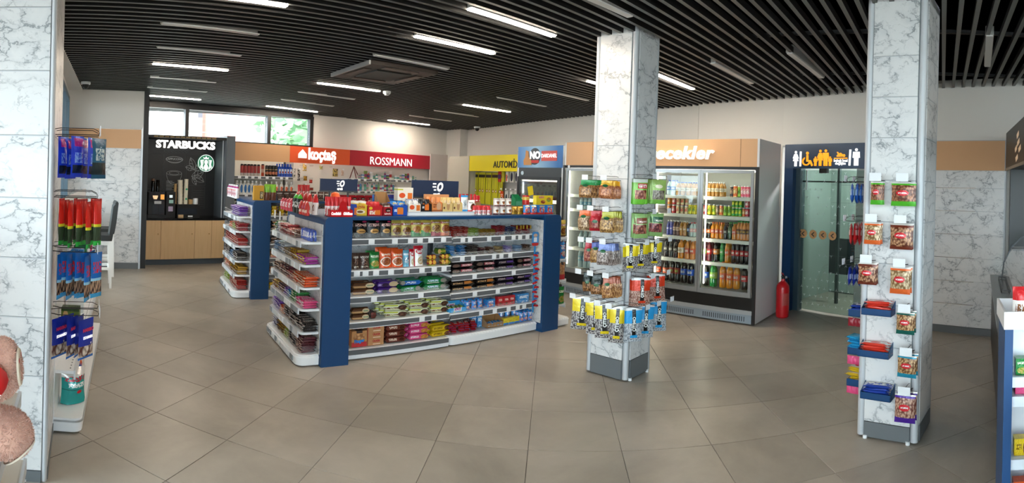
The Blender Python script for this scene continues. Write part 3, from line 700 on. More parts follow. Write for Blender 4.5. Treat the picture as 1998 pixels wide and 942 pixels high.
# ---- yellow car care wall unit
AUF = Frame(8.4,9.9, -1.68)
au = AUF.empty('yellow_wall_unit', 'yellow headed wall display of car accessories by the far corner', 'shelving')
aw = 1.84; yel = M('yellow_fascia', 'e0cf12', .45)
MB().box(0, aw, .0, .05, 1.915, 2.275).build('header_panel', yel, au, smooth=False)
MB().box(0, aw, .35, .4, 0, 1.915).build('back_panel', M('grey_back_panel', 'b9b8b5', .5), au, smooth=False)
MB().box(-.93, .0, .0, .04, 0, 2.27).build('side_panel', M('warm_grey_panel', 'b5b2a6', .5), au, smooth=False)
MB().box(-.02, .0, -.01, .4, 0, 2.27).build('edge_panel', M('warm_grey_panel'), au, smooth=False)
MB().box(aw-.01, aw+.02, -.02, .4, 0, 2.35).build('edge_panel', alu, au, smooth=False)
text('AUTOM\u0130X', .2, au, (0.964, -.004, 2.058), M('letter_black', '1a1710', .5), .004, .004, align='LEFT', sx=.93, space=1.05)
MB().box(0, aw, .0, .4, .0, .1).build('base_tray', white_gloss, au, smooth=False)
# ---- home goods and drugstore wall units
KCF = Frame(2.914, 10.388, 0.232)
kc = KCF.empty('wall_shelving', 'long wall shelving under tan, orange and crimson signs', 'shelving')
org = M('orange_sign', 'e8592a', .45); crim = M('crimson_sign', 'b3142f', .45)
for nm, a, b_, m in (('tan_header', 0, 1.33, tan), ('orange_header', 1.334, 3.0, org), ('crimson_header', 3.004, 5.815, crim)):
    MB().box(a, b_, .0, .05, 1.949, 2.3).build(nm, m, kc, smooth=False)
kb = M('grey_pegboard', 'a3a3a2', .5)
t = NT(kb); tc = t.n('ShaderNodeTexCoord').outputs['Object']
for i in range(4):
    a = 1.47*i; b_ = min(5.815, a+1.46)
    MB().box(a, b_, .40, .43, .1, 1.97).build('back_panel', kb if i else M('pale_mesh_panel', 'cfd0c6', .5), kc, smooth=False)
    MB().box(b_-.01, b_+.02, .36, .42, .0, 1.97).build('upright', alu_dark, kc, smooth=False)
MB().box(5.82, 7.35, -.02, .02, 0, 2.36).build('end_panel', M('pinkish_white_panel', 'cfc6c2', .5), kc, smooth=False)
MB().box(7.33, 7.37, -.03, .02, 0, 2.36).build('edge_profile', white_gloss, kc, smooth=False)
hs = M('sign_letter_silver', 'e9e6e2', .45, emit=.25)
text('ko\u00e7ta\u015f', 0.337, kc, (1.807, -.006, 2.144), hs, .006, .014, align='LEFT', sx=.84)
hx0, hx1 = 1.548, 1.764; zb, zt_ = 2.054, 2.239; hm = (hx0+hx1)/2
MB().prism([(hx0, zb), (hx1, zb), (hx1, zt_-.1), (hm, zt_), (hx0, zt_-.1)], -.014, 0, 'y').build('house_logo', hs, kc, smooth=False)
text('R\u00d6SSMANN'.replace('\u00d6', 'O'), 0.264, kc, (4.368, -.006, 2.075), lt_white, .003, .0, sx=.98*1.084)
shz = [1.639, 1.27, .9, .55]
for k, z in enumerate(shz): rail_shelf(kc, .01, 1.46, .05, .4, z, tg(8, .05, 1.4, .07, k), guard=0)
rz = [1.643, 1.355, 1.0, .6]
for k, z in enumerate(rz):
    rail_shelf(kc, 3.0, 4.4, .05, .4, z, tg(6, 3.05, 4.3, .08, k+9), guard=0); rail_shelf(kc, 4.42, 5.8, .05, .4, z, tg(6, 4.5, 5.7, .08, k+19), guard=0)
for z in (1.0, .6): rail_shelf(kc, 1.48, 2.98, .05, .4, z, (), guard=0)
tray_base(kc, 0, 5.82, .0, .45, .0, .12)
# ---- coffee corner
SBF = Frame(1.124, 9.686, 0.114)
sb = SBF.empty('coffee_station', 'black coffee corner with chalk art back wall over oak cabinets', 'coffee station')
blk = M('chalk_black_board', '141517', .5); dkp = M('charcoal_post', '47494b', .45)
MB().box(-.155, -.055, -.02, .6, 0, 2.40).build('side_post', dkp, sb, smooth=False)
MB().box(-.175, -.15, -.03, .02, 0, 2.41).build('edge_profile', alu, sb, smooth=False)
MB().box(1.49, 1.66, -.03, .6, 0, 2.38).build('side_post', M('slate_post', '5d6267', .45), sb, smooth=False)
MB().box(1.44, 1.455, .05, .06, .85, 2.3).build('light_bar', M('satin_aluminium'), sb, smooth=False)
MB().box(-.055, 1.49, .55, .58, .8, 2.34).build('back_board', blk, sb, smooth=False)
MB().box(-.055, -.04, .0, .55, .8, 2.34).build('niche_side', blk, sb, smooth=False); MB().box(1.475, 1.49, .0, .55, .8, 2.34).build('niche_side', M('slate_post'), sb, smooth=False)
b = MB(); b.box(-.055, 1.49, -.01, .58, 2.29, 2.34); b.build('canopy', blk, sb, smooth=False)
for i in range(12): MB().box(.1+.1*i, .18+.1*i, -.018, -.008, 2.30, 2.325).build('canopy_slat', M('gold_slat', '8a744d', .4, .3), sb, smooth=False)
ctp = MB().box(-.06, 1.55, -.03, .58, .81, .845).build('countertop', M('black_stone_top', '0d0d0f', .15), sb, smooth=False)
MB().box(-.05, 1.5, .0, .56, .10, .81).build('cabinet_body', wood, sb, smooth=False)
MB().box(-.05, 1.5, .02, .56, .0, .10).build('plinth', M('slate_plinth', '3e454c', .5), sb, smooth=False)
ce = [-.03, 0.271, 0.912, 1.242, 1.535]
for i in range(4):
    d_ = MB().box(ce[i]+.004, ce[i+1]-.004, -.018, .0, .108, .803).build('door', wood, sb, smooth=False)
    MB().lathe([(.006, 0), (.012, .01), (.010, .018)], 10).build('knob', M('brass_knob', 'a8894f', .3, .8), d_, (ce[i+1]-.05, -.018, .56), (R(90), 0, 0))
stb = M('lit_sign_letter', 'fff8f0', .5, emit=.7, ecol=(1, .97, .92))
zc = 2.177
st = text('STARBUCKS', .185, sb, (0.736, .1, zc), stb, .012, .0065, 'illuminated_lettering', sx=1.129)
chalk = M('chalk_line', 'b9bcbd', .8)
def cp(x, y): return (0+SBu(x, y), SBz(x, y))
C = bpy.data.objects.new
def line_obj(name, lines, r, m, par, y):
    b = MB()
    for L_ in lines: b.tube([(p[0], y, p[1]) for p in L_], r, 4)
    return b.build(name, m, par, smooth=False)
# panel outlines, cup drawing and leaves on the board (positions in metres on the board)
pu = lambda a: a
bx = [(.05, 1.10, .40, 2.10), (.46, 1.10, .93, 2.12), (.96, 1.22, 1.40, 2.12)]
L_ = []
for (a, z0, c, z1) in ((.06, 1.35, .42, 2.02), (.44, 1.2, .86, 2.03), (.89, 1.43, 1.28, 2.02), (1.02, .98, 1.28, 1.40)):
    L_.append([(a, z0), (c, z0), (c, z1), (a, z1), (a, z0)])
line_obj('chalk_frame', L_, .0022, M('chalk_faint', '5e6163', .8), sb, .545)
L_ = []
def ell(cx, cz, rx, rz_, n=18, a0=0, a1=360): return [(cx+rx*math.cos(R(a0+(a1-a0)*i/n)), cz+rz_*math.sin(R(a0+(a1-a0)*i/n))) for i in range(n+1)]
L_ += [ell(.65, 1.92, .17, .055), ell(.65, 1.92, .15, .07, 18, 200, 340), ell(.65, 1.66, .15, .045), ell(.65, 1.66, .15, .22, 14, 180, 360), ell(.65, 1.66, .1, .03)]
def leaf(cx, cz, ang, ln, wd):
    d_ = (math.cos(R(ang)), math.sin(R(ang))); n_ = (-d_[1], d_[0]); top = []; bot = []
    for i in range(9):
        t_ = i/8; k = math.sin(math.pi*t_)*wd; top.append((cx+d_[0]*ln*t_+n_[0]*k, cz+d_[1]*ln*t_+n_[1]*k)); bot.append((cx+d_[0]*ln*t_-n_[0]*k, cz+d_[1]*ln*t_-n_[1]*k))
    return [top, bot, [(cx, cz), (cx+d_[0]*ln, cz+d_[1]*ln)]] + [[(cx+d_[0]*ln*t_, cz+d_[1]*ln*t_), top[int(t_*8)+1]] for t_ in (.25, .5, .75)]
for a in ((1.06, 1.72, 110, .26, .06), (1.04, 1.74, 165, .17, .05), (1.08, 1.7, 60, .2, .05), (1.05, 1.62, 330, .24, .06), (1.0, 1.6, 20, .26, .07), (1.02, 1.58, 300, .16, .04), (1.1, 1.8, 20, .2, .04)): L_ += leaf(*a)
line_obj('chalk_drawing', L_, .0028, chalk, sb, .545)
line_obj('chalk_scroll', [ell(.68+.07*i, 2.075, .03, .018, 8, 0, 300) for i in range(-3, 4)] + [[(.2, 2.1), (1.3, 2.1)]], .002, M('chalk_faint'), sb, .545)
text('CAPPUCCINO', .052, sb, (.65, .543, 1.925), chalk, .0005, .0005, 'chalk_lettering')
for i in range(9):
    L2 = .12+.1*((i*7) % 5)/5; MB().box(.50, .50+L2, .543, .547, 1.50-.028*i, 1.506-.028*i).build('chalk_text_line', chalk, sb, smooth=False)
b = MB()
for i in range(8):
    for j in range(8):
        if 1.05+.03*i+(.015 if j % 2 else 0) < 1.27: b.add([(1.05+.03*i+(.015 if j % 2 else 0)+dx, .546, 1.02+.045*j+dz) for dx, dz in ((-.003, 0), (0, -.003), (.003, 0), (0, .003))], [(0, 1, 2, 3)])
b.build('chalk_dots', chalk, sb, smooth=False, kind='stuff')
text('STARBUCKS coffee', .05, sb, (1.565, .543, 2.047), lt_white, .0005, .001, 'vertical_lettering', rot=(R(90), R(-90), 0))
# green round emblem: ring, crowned long haired figure
ex, ez, er = 1.274, 1.867, .165
grn = M('emblem_green', '1f6b4a', .5, emit=.25)
em = MB().cyl((ex, .50, ez), (ex, .545, ez), er, 32).build('round_emblem', grn, sb)
b = MB()
for r0, r1 in ((.155, .165),):
    for i in range(32):
        a, c_ = 2*math.pi*i/32, 2*math.pi*(i+1)/32
        b.add([(ex+r0*math.cos(a), .497, ez+r0*math.sin(a)), (ex+r1*math.cos(a), .497, ez+r1*math.sin(a)), (ex+r1*math.cos(c_), .497, ez+r1*math.sin(c_)), (ex+r0*math.cos(c_), .497, ez+r0*math.sin(c_))], [(0, 1, 2, 3)])
b.build('emblem_ring', lt_white, em, smooth=False)
b = MB()
b.prism([(ex+x*er, ez+z_*er) for x, z_ in ((-.3,.48),(-.36,.72),(-.16,.6),(0,.84),(.16,.6),(.36,.72),(.3,.48))], .496, .499, 'y')
b.prism([(ex+.22*er*math.cos(R(a)), ez+.12*er+.27*er*math.sin(R(a))) for a in range(0, 360, 24)], .494, .499, 'y')
b.prism([(ex+x*er, ez+z_*er) for x, z_ in ((-.16,-.15),(.16,-.15),(.3,-.5),(.12,-.86),(-.12,-.86),(-.3,-.5))], .496, .499, 'y')
for s_ in (-1, 1):
    for k in range(3):
        b.tube([(ex+s_*er*(.28+.1*k+.1*i*.4+.04*math.sin(i*1.6)), .497, ez+er*(.4-.17*i)) for i in range(7)], .0042, 4)
    b.tube([(ex+s_*er*(.35+.1*i), .497, ez+er*(-.75+.22*i+.05*i*i)) for i in range(4)], .013, 4)
b.build('emblem_figure', lt_white, em, smooth=False)
# ================================================================ PRODUCT LIBRARY
def pk(name, base, layers=(), rough=.3, plane='xz', crumple=.0, metal=0.):
    if name in MATS: return MATS[name]
    m = M(name, base, rough, metal); t = NT(m); tc = t.n('ShaderNodeTexCoord').outputs['Generated']; sp = t.n('ShaderNodeSeparateXYZ'); t.l(tc, sp.inputs[0])
    ax = {'x': 0, 'y': 1, 'z': 2}; U = sp.outputs[ax[plane[0]]]; V = sp.outputs[ax[plane[1]]]
    oi = t.n('ShaderNodeObjectInfo').outputs['Random']
    cur = base
    def rect(x0, x1, z0, z1):
        a = t.math('LESS_THAN', t.math('ABSOLUTE', t.math('SUBTRACT', U, (x0+x1)/2)), (x1-x0)/2)
        b = t.math('LESS_THAN', t.math('ABSOLUTE', t.math('SUBTRACT', V, (z0+z1)/2)), (z1-z0)/2)
        return t.math('MULTIPLY', a, b)
    def ell(cx, cz, rx, rz):
        a = t.math('POWER', t.math('DIVIDE', t.math('SUBTRACT', U, cx), rx), 2); b = t.math('POWER', t.math('DIVIDE', t.math('SUBTRACT', V, cz), rz), 2)
        return t.math('LESS_THAN', t.math('ADD', a, b), 1.)
    for L in layers:
        k = L[0]
        if k == 'rect': cur = t.mix(rect(*L[1:5]), cur, L[5])
        elif k == 'ell': cur = t.mix(ell(*L[1:5]), cur, L[5])
        elif k in ('food', 'rfood'):
            vo = t.n('ShaderNodeTexVoronoi', Scale=L[7] if len(L) > 7 else 9.); t.l(tc, vo.inputs['Vector'])
            fc = t.mix(t.math('MULTIPLY', t.math('SUBTRACT', vo.outputs['Distance'], .22, clamp=True), 2.2, clamp=True), L[5], L[6])
            cur = t.mix((ell if k == 'food' else rect)(*L[1:5]), cur, fc)
        elif k == 'scr':
            mp = t.n('ShaderNodeMapping'); mp.inputs['Scale'].default_value = (9/(L[2]-L[1]), 9, 3/(L[4]-L[3])) if plane == 'xz' else (9/(L[2]-L[1]), 3/(L[4]-L[3]), 3)
            t.l(tc, mp.inputs[0]); nz = t.noise(mp.outputs[0], 1.0, 1.5)
            q = t.math('GREATER_THAN', nz.outputs[0], .47); cur = t.mix(t.math('MULTIPLY', rect(*L[1:5]), q), cur, L[5])
        elif k == 'nz':
            nz = t.noise(tc, L[3] if len(L) > 3 else 6, 2); cur = t.mix(t.math('GREATER_THAN', nz.outputs[0], L[2]), cur, L[1])
    if not isinstance(cur, str): t.l(cur, t.b.inputs['Base Color'])
    if not any(x in name for x in ('carton', 'box', 'tub', 'can_', 'sleeve', 'kraft', 'lb_', 'oil', 'spray', 'bottle', 'cos_', 'sh_', 'tin', 'card', 'yellow_coffee', 'coffee')):
        bn = t.noise(tc, 5.5, 3, .55, .6); bp = t.n('ShaderNodeBump', Strength=.55, Distance=.006); t.l(bn.outputs[0], bp.inputs['Height']); t.l(bp.outputs[0], t.b.inputs['Normal'])
        if metal == 0: t.b.inputs['Metallic'].default_value = .12; t.b.inputs['Roughness'].default_value = min(rough, .24)
    return m
MESH = {}
def cached(fn):
    def g(*a, **k):
        key = (fn.__name__, tuple(round(x, 3) if isinstance(x, float) else (tuple(y.name for y in x) if isinstance(x, (tuple, list)) else getattr(x, 'name', x)) for x in a))
        if key not in MESH: MESH[key] = fn(*a, **k)
        return MESH[key]
    return g
@cached
def pouch(w, h, d, m, flat=.0, seed=1):
    """pillow bag standing up, crimped at top and bottom"""
    b = MB(); nu, nv = 7, 9
    def P(sgn):
        def fn(u, v):
            e = (math.sin(math.pi*u) ** .55)*(min(1, math.sin(math.pi*min(max(v, 0), 1)) ** .5 * (1.15 if v < .5 else 1))); x = (u-.5)*w*(1-.06*math.sin(math.pi*v))
            if v in (0, 1): e = 0
            y = sgn*d/2*min(e, 1)
            k = noise.noise(Vector((u*4+seed*3.1, v*5, sgn)))*d*.13*(0 if u in (0, 1) or v in (0, 1) else 1)
            z = h*(.03+.94*v) + (noise.noise(Vector((u*3, v*2, seed)))*.012*h)
            if flat and v < .25: y = sgn*d/2*(math.sin(math.pi*u) ** .3)*max(.85, min(1, e)); y = y if u not in (0, 1) else 0
            if v == 0: z = 0
            if v == 1: z = h
            return (x, y+k, z)
        return fn
    b.grid(P(-1), nu, nv); b.grid(P(1), nu, nv, flip=True)
    return b.mesh('bag', m, ang=60)
@cached
def flow(L, d, h, m, seed=1, flare=1.25):
    """flow-wrapped packet lying along X with two crimped ends"""
    b = MB(); N = 10; st = ((0, .0, flare), (.07, .12, 1.05), (.13, 1, 1), (.5, 1.0, 1), (.87, 1, 1), (.93, .12, 1.05), (1, .0, flare))
    vs = []
    for (t_, k, wd) in st:
        for j in range(N):
            a = 2*math.pi*j/N; c, s_ = math.cos(a), math.sin(a); e = .55
            y = math.copysign(abs(c) ** e, c)*d/2*(wd if k < 1 else 1); z = h/2+math.copysign(abs(s_) ** e, s_)*h/2*max(k, .06)
            if k == 1: y += noise.noise(Vector((t_*5+seed, j, 0)))*d*.05; z += noise.noise(Vector((t_*5, j+seed, 2)))*h*.06
            vs.append(((t_-.5)*L, y, z))
    fs = []
    for i in range(len(st)-1):
        for j in range(N): fs.append((i*N+j, i*N+(j+1) % N, (i+1)*N+(j+1) % N, (i+1)*N+j))
    fs = [tuple(reversed(q)) for q in fs]
    fs += [tuple(range(N)), tuple((len(st)-1)*N+k for k in range(N-1, -1, -1))]
    b.add(vs, fs); return b.mesh('packet', m, ang=50)
@cached
def carton(w, d, h, m):
    b = MB(); r = min(w, d, h)*.03
    b.box(-w/2, w/2, -d/2, d/2, 0, h); return b.mesh('carton', m, False)
@cached
def openbox(w, d, h, hb, m, m2):
    """display carton: low front, tall back, sloping sides"""
    b = MB(); t_ = .003
    b.box(-w/2, w/2, -d/2, -d/2+t_, 0, h); b.box(-w/2, w/2, d/2-t_, d/2, 0, hb); b.box(-w/2, w/2, -d/2, d/2, 0, t_)
    for x in (-w/2, w/2-t_): b.prism([(-d/2, 0), (d/2, 0), (d/2, hb), (-d/2, h)], x, x+t_, 'x', 0)
    return b.mesh('display_box', (m,), False)
@cached
def can(r, h, m, top):
    return MB().lathe([(r*.78, 0), (r, h*.05), (r, h*.90), (r*.80, h*.97), (r*.80, h), (r*.7, h*.985)], 12, mis=[0, 0, 1, 1, 1]).mesh('can', (m, top))
@cached
def pet(r, h, liq):
    return MB().lathe([(r*.8, 0), (r, h*.03), (r, h*.25), (r*.93, h*.3), (r*.95, h*.55), (r, h*.6), (r*.95, h*.7), (r*.55, h*.83), (r*.36, h*.88), (r*.36, h*.93)], 14).mesh('bottle', liq)
@cached
def pet_label(r, h, m): return MB().lathe([(r*1.012, h*.33), (r*1.012, h*.57)], 14).mesh('label', m)
@cached
def pet_cap(r, h, m): return MB().lathe([(r*.42, h*.925), (r*.42, h)], 12).mesh('cap', m)
@cached
def jar(r, h, m, lid): return MB().lathe([(r*.9, 0), (r, h*.04), (r, h*.8), (r*.9, h*.84), (r*.95, h*.85), (r*.95, h)], 14, mis=[0, 0, 0, 1, 1]).mesh('tub', (m, lid))
@cached
def flask(w, d, h, m, capm):
    """flat shouldered household bottle"""
    b = MB(); b.lathe([(.5, 0), (.5, h*.62), (.42, h*.72), (.16, h*.8), (.16, h*.84), (.2, h*.845), (.2, h*.97)], 12, mis=[0, 0, 0, 0, 1, 1], sx=w, sy=d); return b.mesh('flask', (m, capm))
ORD = ['first', 'second', 'third', 'fourth', 'fifth', 'sixth', 'seventh', 'eighth', 'ninth', 'tenth', 'eleventh', 'twelfth']
def poslab(noun, loc, i, n, k=0, nk=1):
    """label for column i of n (seen from the left) and layer k of nk (from the bottom)"""
    if n*nk == 1: return f'{noun} {loc}'
    if n*nk > 60: return f'one of many {noun}s {loc}'
    a = '' if n == 1 else ('leftmost ' if i == 0 else 'rightmost ' if i == n-1 else ('middle ' if n == 3 else ORD[i]+'-from-left '))
    c = '' if nk == 1 else ('top ' if k == nk-1 else 'bottom ' if k == 0 else ('middle-layer ' if nk == 3 else ORD[k]+'-layer '))
    return f'{c}{a}{noun} {loc}'
def tagit(o, label, cat, group=None):
    o['label'] = label; o['category'] = cat
    if group: o['group'] = group
def put(name, me, fr, u, v, z, noun_label, cat, group=None, rz=0, rx=0, ry=0, s=1., parts=()):
    o = bpy.data.objects.new(name, me); COL.objects.link(o); o.location = fr.w(u, v, z); o.rotation_euler = (rx, ry, fr.r+rz)
    if s != 1: o.scale = (s, s, s)
    tagit(o, noun_label, cat, group)
    for nm, pm in parts:
        c = bpy.data.objects.new(nm, pm); COL.objects.link(c); c.parent = o
    return o
def row(fr, v, z, u0, u1, n, me, noun, loc, cat, nk=1, hk=0., name=None, jr=.05, rx=0, deep=1, dd=.06, jz=.0, rz=0, parts=()):
    """n columns x nk layers between u0 and u1, deep rows back"""
    st = (u1-u0)/n; nm = name or '_'.join(noun.replace('-', ' ').split()[-2:])
    tot = n*nk*deep
    for q in range(deep):
        for k in range(nk):
            for i in range(n):
                if deep > 1:
                    lab = f'one of the {noun}s {loc}' if tot > 1 else f'{noun} {loc}'
                    if q == 0 and n*nk <= 60: lab = poslab('front '+noun, loc, i, n, k, nk)
                    elif q and n*nk <= 60: lab = poslab('back-row '+noun, loc, i, n, k, nk)
                else: lab = poslab(noun, loc, i, n, k, nk)
                put(nm, me, fr, u0+st*(i+.5)+rng.uniform(-.03, .03)*st, v+q*dd+rng.uniform(-.006, .006), z+k*hk+rng.uniform(0, jz), lab, cat, f'{noun}s {loc}' if tot > 1 else None, rz=rz+rng.uniform(-jr, jr), rx=rx+(rng.uniform(-.04, .04) if rx else 0), parts=parts)
# ================================================================ RESTROOM PORTAL
wc = RWF.empty('restroom_portal', 'navy restroom portal with pictogram sign and patterned glass door', 'doorway')
WZ = 2.36; pn = M('portal_navy', '12365c', .35)
MB().box(-.03, .12, -.10, .06, 0, WZ).build('door_post', pn, wc, smooth=False)
MB().box(1.235, 1.27, -.02, .06, 0, WZ).build('door_post', pn, wc, smooth=False)
MB().box(.12, .20, -.02, .10, 0, 2.02).build('door_reveal', M('slate_glass', '33464f', .3), wc, smooth=False)
hd = MB().box(.0, 1.27, -.11, .0, 2.02, WZ).build('sign_header', M('sign_navy_grey', '22405e', .4), wc, smooth=False)
MB().box(.56, .68, -.10, -.04, 1.955, 2.018).build('door_sensor', black, wc, smooth=False)
pic_w = M('pictogram_white', 'f6f6f4', .5, emit=.25); pic_o = M('pictogram_orange', 'f58a12', .5, emit=.3, ecol=(.95, .32, .01))
hu = lambda x: 0.176 + (x-153)/1773*160*(0.008)
hz_ = lambda y: 2.161 - (y-330)/11.08*(0.007)
def disc(cx, cy, r, n=14): return [(hu(cx)+(hz_(0)-hz_(r))*math.cos(2*math.pi*i/n), hz_(cy)+(hz_(0)-hz_(r))*math.sin(2*math.pi*i/n)) for i in range(n)]
def pc_(name, polys, m):
    b = MB()
    for p in polys: b.prism(p, -.122, -.109, 'y')
    return b.build(name, m, wc, smooth=False)
def pp(*pts): return [(hu(x), hz_(y)) for x, y in pts]
def person(cx, top, bot, w, dress, s=1.):
    h = bot-top; r = h*.085
    P_ = [disc(cx, top+r, r)]
    if dress: P_ += [pp((cx-w*.22, top+h*.2), (cx+w*.22, top+h*.2), (cx+w*.5, top+h*.48), (cx+w*.36, top+h*.5), (cx+w*.22, top+h*.34), (cx+w*.45, top+h*.66), (cx-w*.45, top+h*.66), (cx-w*.22, top+h*.34), (cx-w*.36, top+h*.5), (cx-w*.5, top+h*.48)),
                      pp((cx-w*.2, top+h*.66), (cx-w*.03, top+h*.66), (cx-w*.03, bot), (cx-w*.2, bot)), pp((cx+w*.03, top+h*.66), (cx+w*.2, top+h*.66), (cx+w*.2, bot), (cx+w*.03, bot))]
    else: P_ += [pp((cx-w*.45, top+h*.2), (cx+w*.45, top+h*.2), (cx+w*.5, top+h*.55), (cx+w*.34, top+h*.55), (cx+w*.3, top+h*.3), (cx+w*.3, bot), (cx+w*.04, bot), (cx+w*.04, top+h*.6), (cx-w*.04, top+h*.6), (cx-w*.04, bot), (cx-w*.3, bot), (cx-w*.3, top+h*.3), (cx-w*.34, top+h*.55), (cx-w*.5, top+h*.55))]
    return P_
pc_('woman_pictogram', person(148, 165, 510, 140, True), pic_w)
pc_('sign_bar', [pp((245, 180), (282, 180), (278, 510), (241, 510))], pic_w)
pc_('man_pictogram', person(1492, 130, 495, 150, False), pic_w)
pc_('sign_bar', [pp((1345, 155), (1385, 155), (1372, 495), (1335, 495))], pic_w)
arc = [(395+95*math.cos(R(a)), 400+95*math.sin(R(a))) for a in range(250, -5, -20)]; arc2 = [(395+65*math.cos(R(a)), 400+65*math.sin(R(a))) for a in range(-5, 255, 20)]
pc_('wheelchair_pictogram', [disc(420, 220, 34), pp(*(arc+arc2)), pp((400, 262), (440, 262), (442, 372), (500, 375), (552, 488), (520, 508), (478, 410), (400, 405))], pic_o)
pc_('family_pictogram', person(715, 148, 500, 140, True)+person(835, 145, 500, 140, False)+person(607, 297, 500, 80, False)+person(935, 297, 500, 80, False), pic_o)
pc_('baby_pictogram', [disc(1232, 280, 30), pp((1075, 205), (1100, 200), (1130, 240), (1160, 220), (1215, 265), (1200, 300), (1080, 305), (1075, 280), (1105, 255)), pp((1022, 328), (1305, 325), (1305, 348), (1022, 352))], pic_o)
text('bebek bezi', .05, wc, (hu(1163), -.115, hz_(388)), pic_w, .003, .0015); text('de\u011fi\u015fim', .05, wc, (hu(1158), -.115, hz_(448)), pic_w, .003, .0015)
gl = MB().box(.2, 1.235, .03, .04, .03, 2.0).build('glass_door', glassmat('tinted_door_glass', 'd3e0dc', 1.2), wc, smooth=False)
b = MB(); rg = random.Random(4)
for i in range(11):
    for j in range(17):
        u = .24+.095*i+(.047 if j % 2 else 0); z = .12+.115*j
        keep = 1 if z < .55 else (.25 if z < 1.0 else .45)
        if u > 1.2 or rg.random() > keep or (.98 < z < 1.2): continue
        for k in range(3):
            a = R(90+120*k+(60 if (i+j) % 2 else 0)); dx, dz = math.cos(a), math.sin(a); px_, pz_ = -dz*.0022, dx*.0022; l = .024
            b.add([(u-px_, .027, z-pz_), (u+dx*l-px_*.3, .027, z+dz*l-pz_*.3), (u+dx*l+px_*.3, .027, z+dz*l+pz_*.3), (u+px_, .027, z+pz_)], [(0, 1, 2, 3)])
b.build('door_pattern', M('frosted_print', 'dfe6e6', .6), gl, smooth=False, kind='stuff')
for i, x in enumerate((0.085, 0.245, 0.41, 0.571, 0.728)):
    if i == 0: x = .19
    dd_ = MB().cyl((x, .018, 1.095), (x, .026, 1.095), .062, 22).build('arrow_disc', M('arrow_disc_tan', 'cf9a68', .5), gl)
    MB().prism([(x-.028, 1.095), (x+.018, 1.13), (x+.026, 1.118), (x-.006, 1.095), (x+.026, 1.072), (x+.018, 1.06)], .013, .018, 'y').build('arrow', M('arrow_brown', '3c2f28', .5), dd_, smooth=False)
MB().box(.28, .295, .0, .025, 1.72, 2.0).build('door_hanger', alu, gl, smooth=False); MB().box(.2, 1.2, .045, .055, 1.83, 1.85).build('slide_rail', black, wc, smooth=False)
# corridor behind the glass door
grn_t = M('corridor_tile', 'aab4ae', .3); cor = MB().box(-.3, 2.2, 1.55, 1.65, 0, 2.6).build('wall_corridor', M('tile_joint', '5d6663', .7), smooth=False, **K); cor.location = RWF.w(0, 0); cor.rotation_euler = (0, 0, RWF.r)
for i in range(4):
    for j in range(8): MB().box(-.28+.6*i, -.285+.6*(i+1), 1.535, 1.55, .02+.3*j, .315+.3*j).build('wall_tile', M('dark_dado', '23282a', .3) if j in (1, 2) else grn_t, cor, smooth=False)
for nm, bx_ in (('wall_corridor_left', (-.32, -.22, .13, 1.6, 0, 2.6)), ('wall_corridor_right', (2.15, 2.25, .13, 1.6, 0, 2.6)), ('ceiling_corridor', (-.32, 2.25, .1, 1.6, 2.5, 2.6))):
    o = MB().box(*bx_).build(nm, grn_t, smooth=False, **K); o.location = RWF.w(0, 0); o.rotation_euler = (0, 0, RWF.r)
o = MB().box(.36, .40, .75, .8, .0, 2.3).build('trim_3', M('partition_post', '3d4746', .4), smooth=False, **K); o.location = RWF.w(0, 0); o.rotation_euler = (0, 0, RWF.r)
ce_ = RWF.empty('corridor_lamp', 'small ceiling lamp inside the restroom corridor behind the glass', 'ceiling lamp', None, .9, .8); ce_.location.z = 2.47
MB().cyl((0, 0, 0), (0, 0, .03), .09, 16).build('diffuser', M('corridor_lamp_glow', 'ffffff', .5, emit=130.), ce_)
# ================================================================ FIRE EXTINGUISHER
fe = bpy.data.objects.new('fire_extinguisher', None); COL.objects.link(fe); fe.location = (7.078,2.087, 0)
fe['label'] = 'red fire extinguisher standing on floor beside the white fridge panel'; fe['category'] = 'fire extinguisher'
red = M('extinguisher_red', 'c4161c', .3)
MB().lathe([(.075, 0), (.088, .015), (.09, .04), (.09, .38), (.085, .42), (.06, .46), (.028, .485), (.022, .52)], 22).build('cylinder', red, fe)
MB().lathe([(.026, .515), (.028, .55), (.012, .565)], 12).build('valve', black, fe)
MB().tube([(0, 0, .55), (-.02, 0, .585), (-.085, 0, .60)], .008, 6).build('lever', red, fe); MB().tube([(.0, 0, .545), (-.09, 0, .555)], .007, 6).build('carry_handle', black, fe)
MB().tube([(.02, -.01, .53), (.07, -.05, .52), (.10, -.055, .42), (.10, -.045, .25), (.09, -.04, .12)], .010, 8).build('hose', black, fe)
MB().cyl((.02, -.02, .53), (.03, -.045, .535), .016, 10).build('gauge', alu, fe)
b = MB(); b.grid(lambda u, v: (.0915*math.cos(R(195+70*u)), .0915*math.sin(R(195+70*u)), .17+.16*v), 8, 1); b.build('paper_label', M('extinguisher_label', 'b5453f', .5), fe)
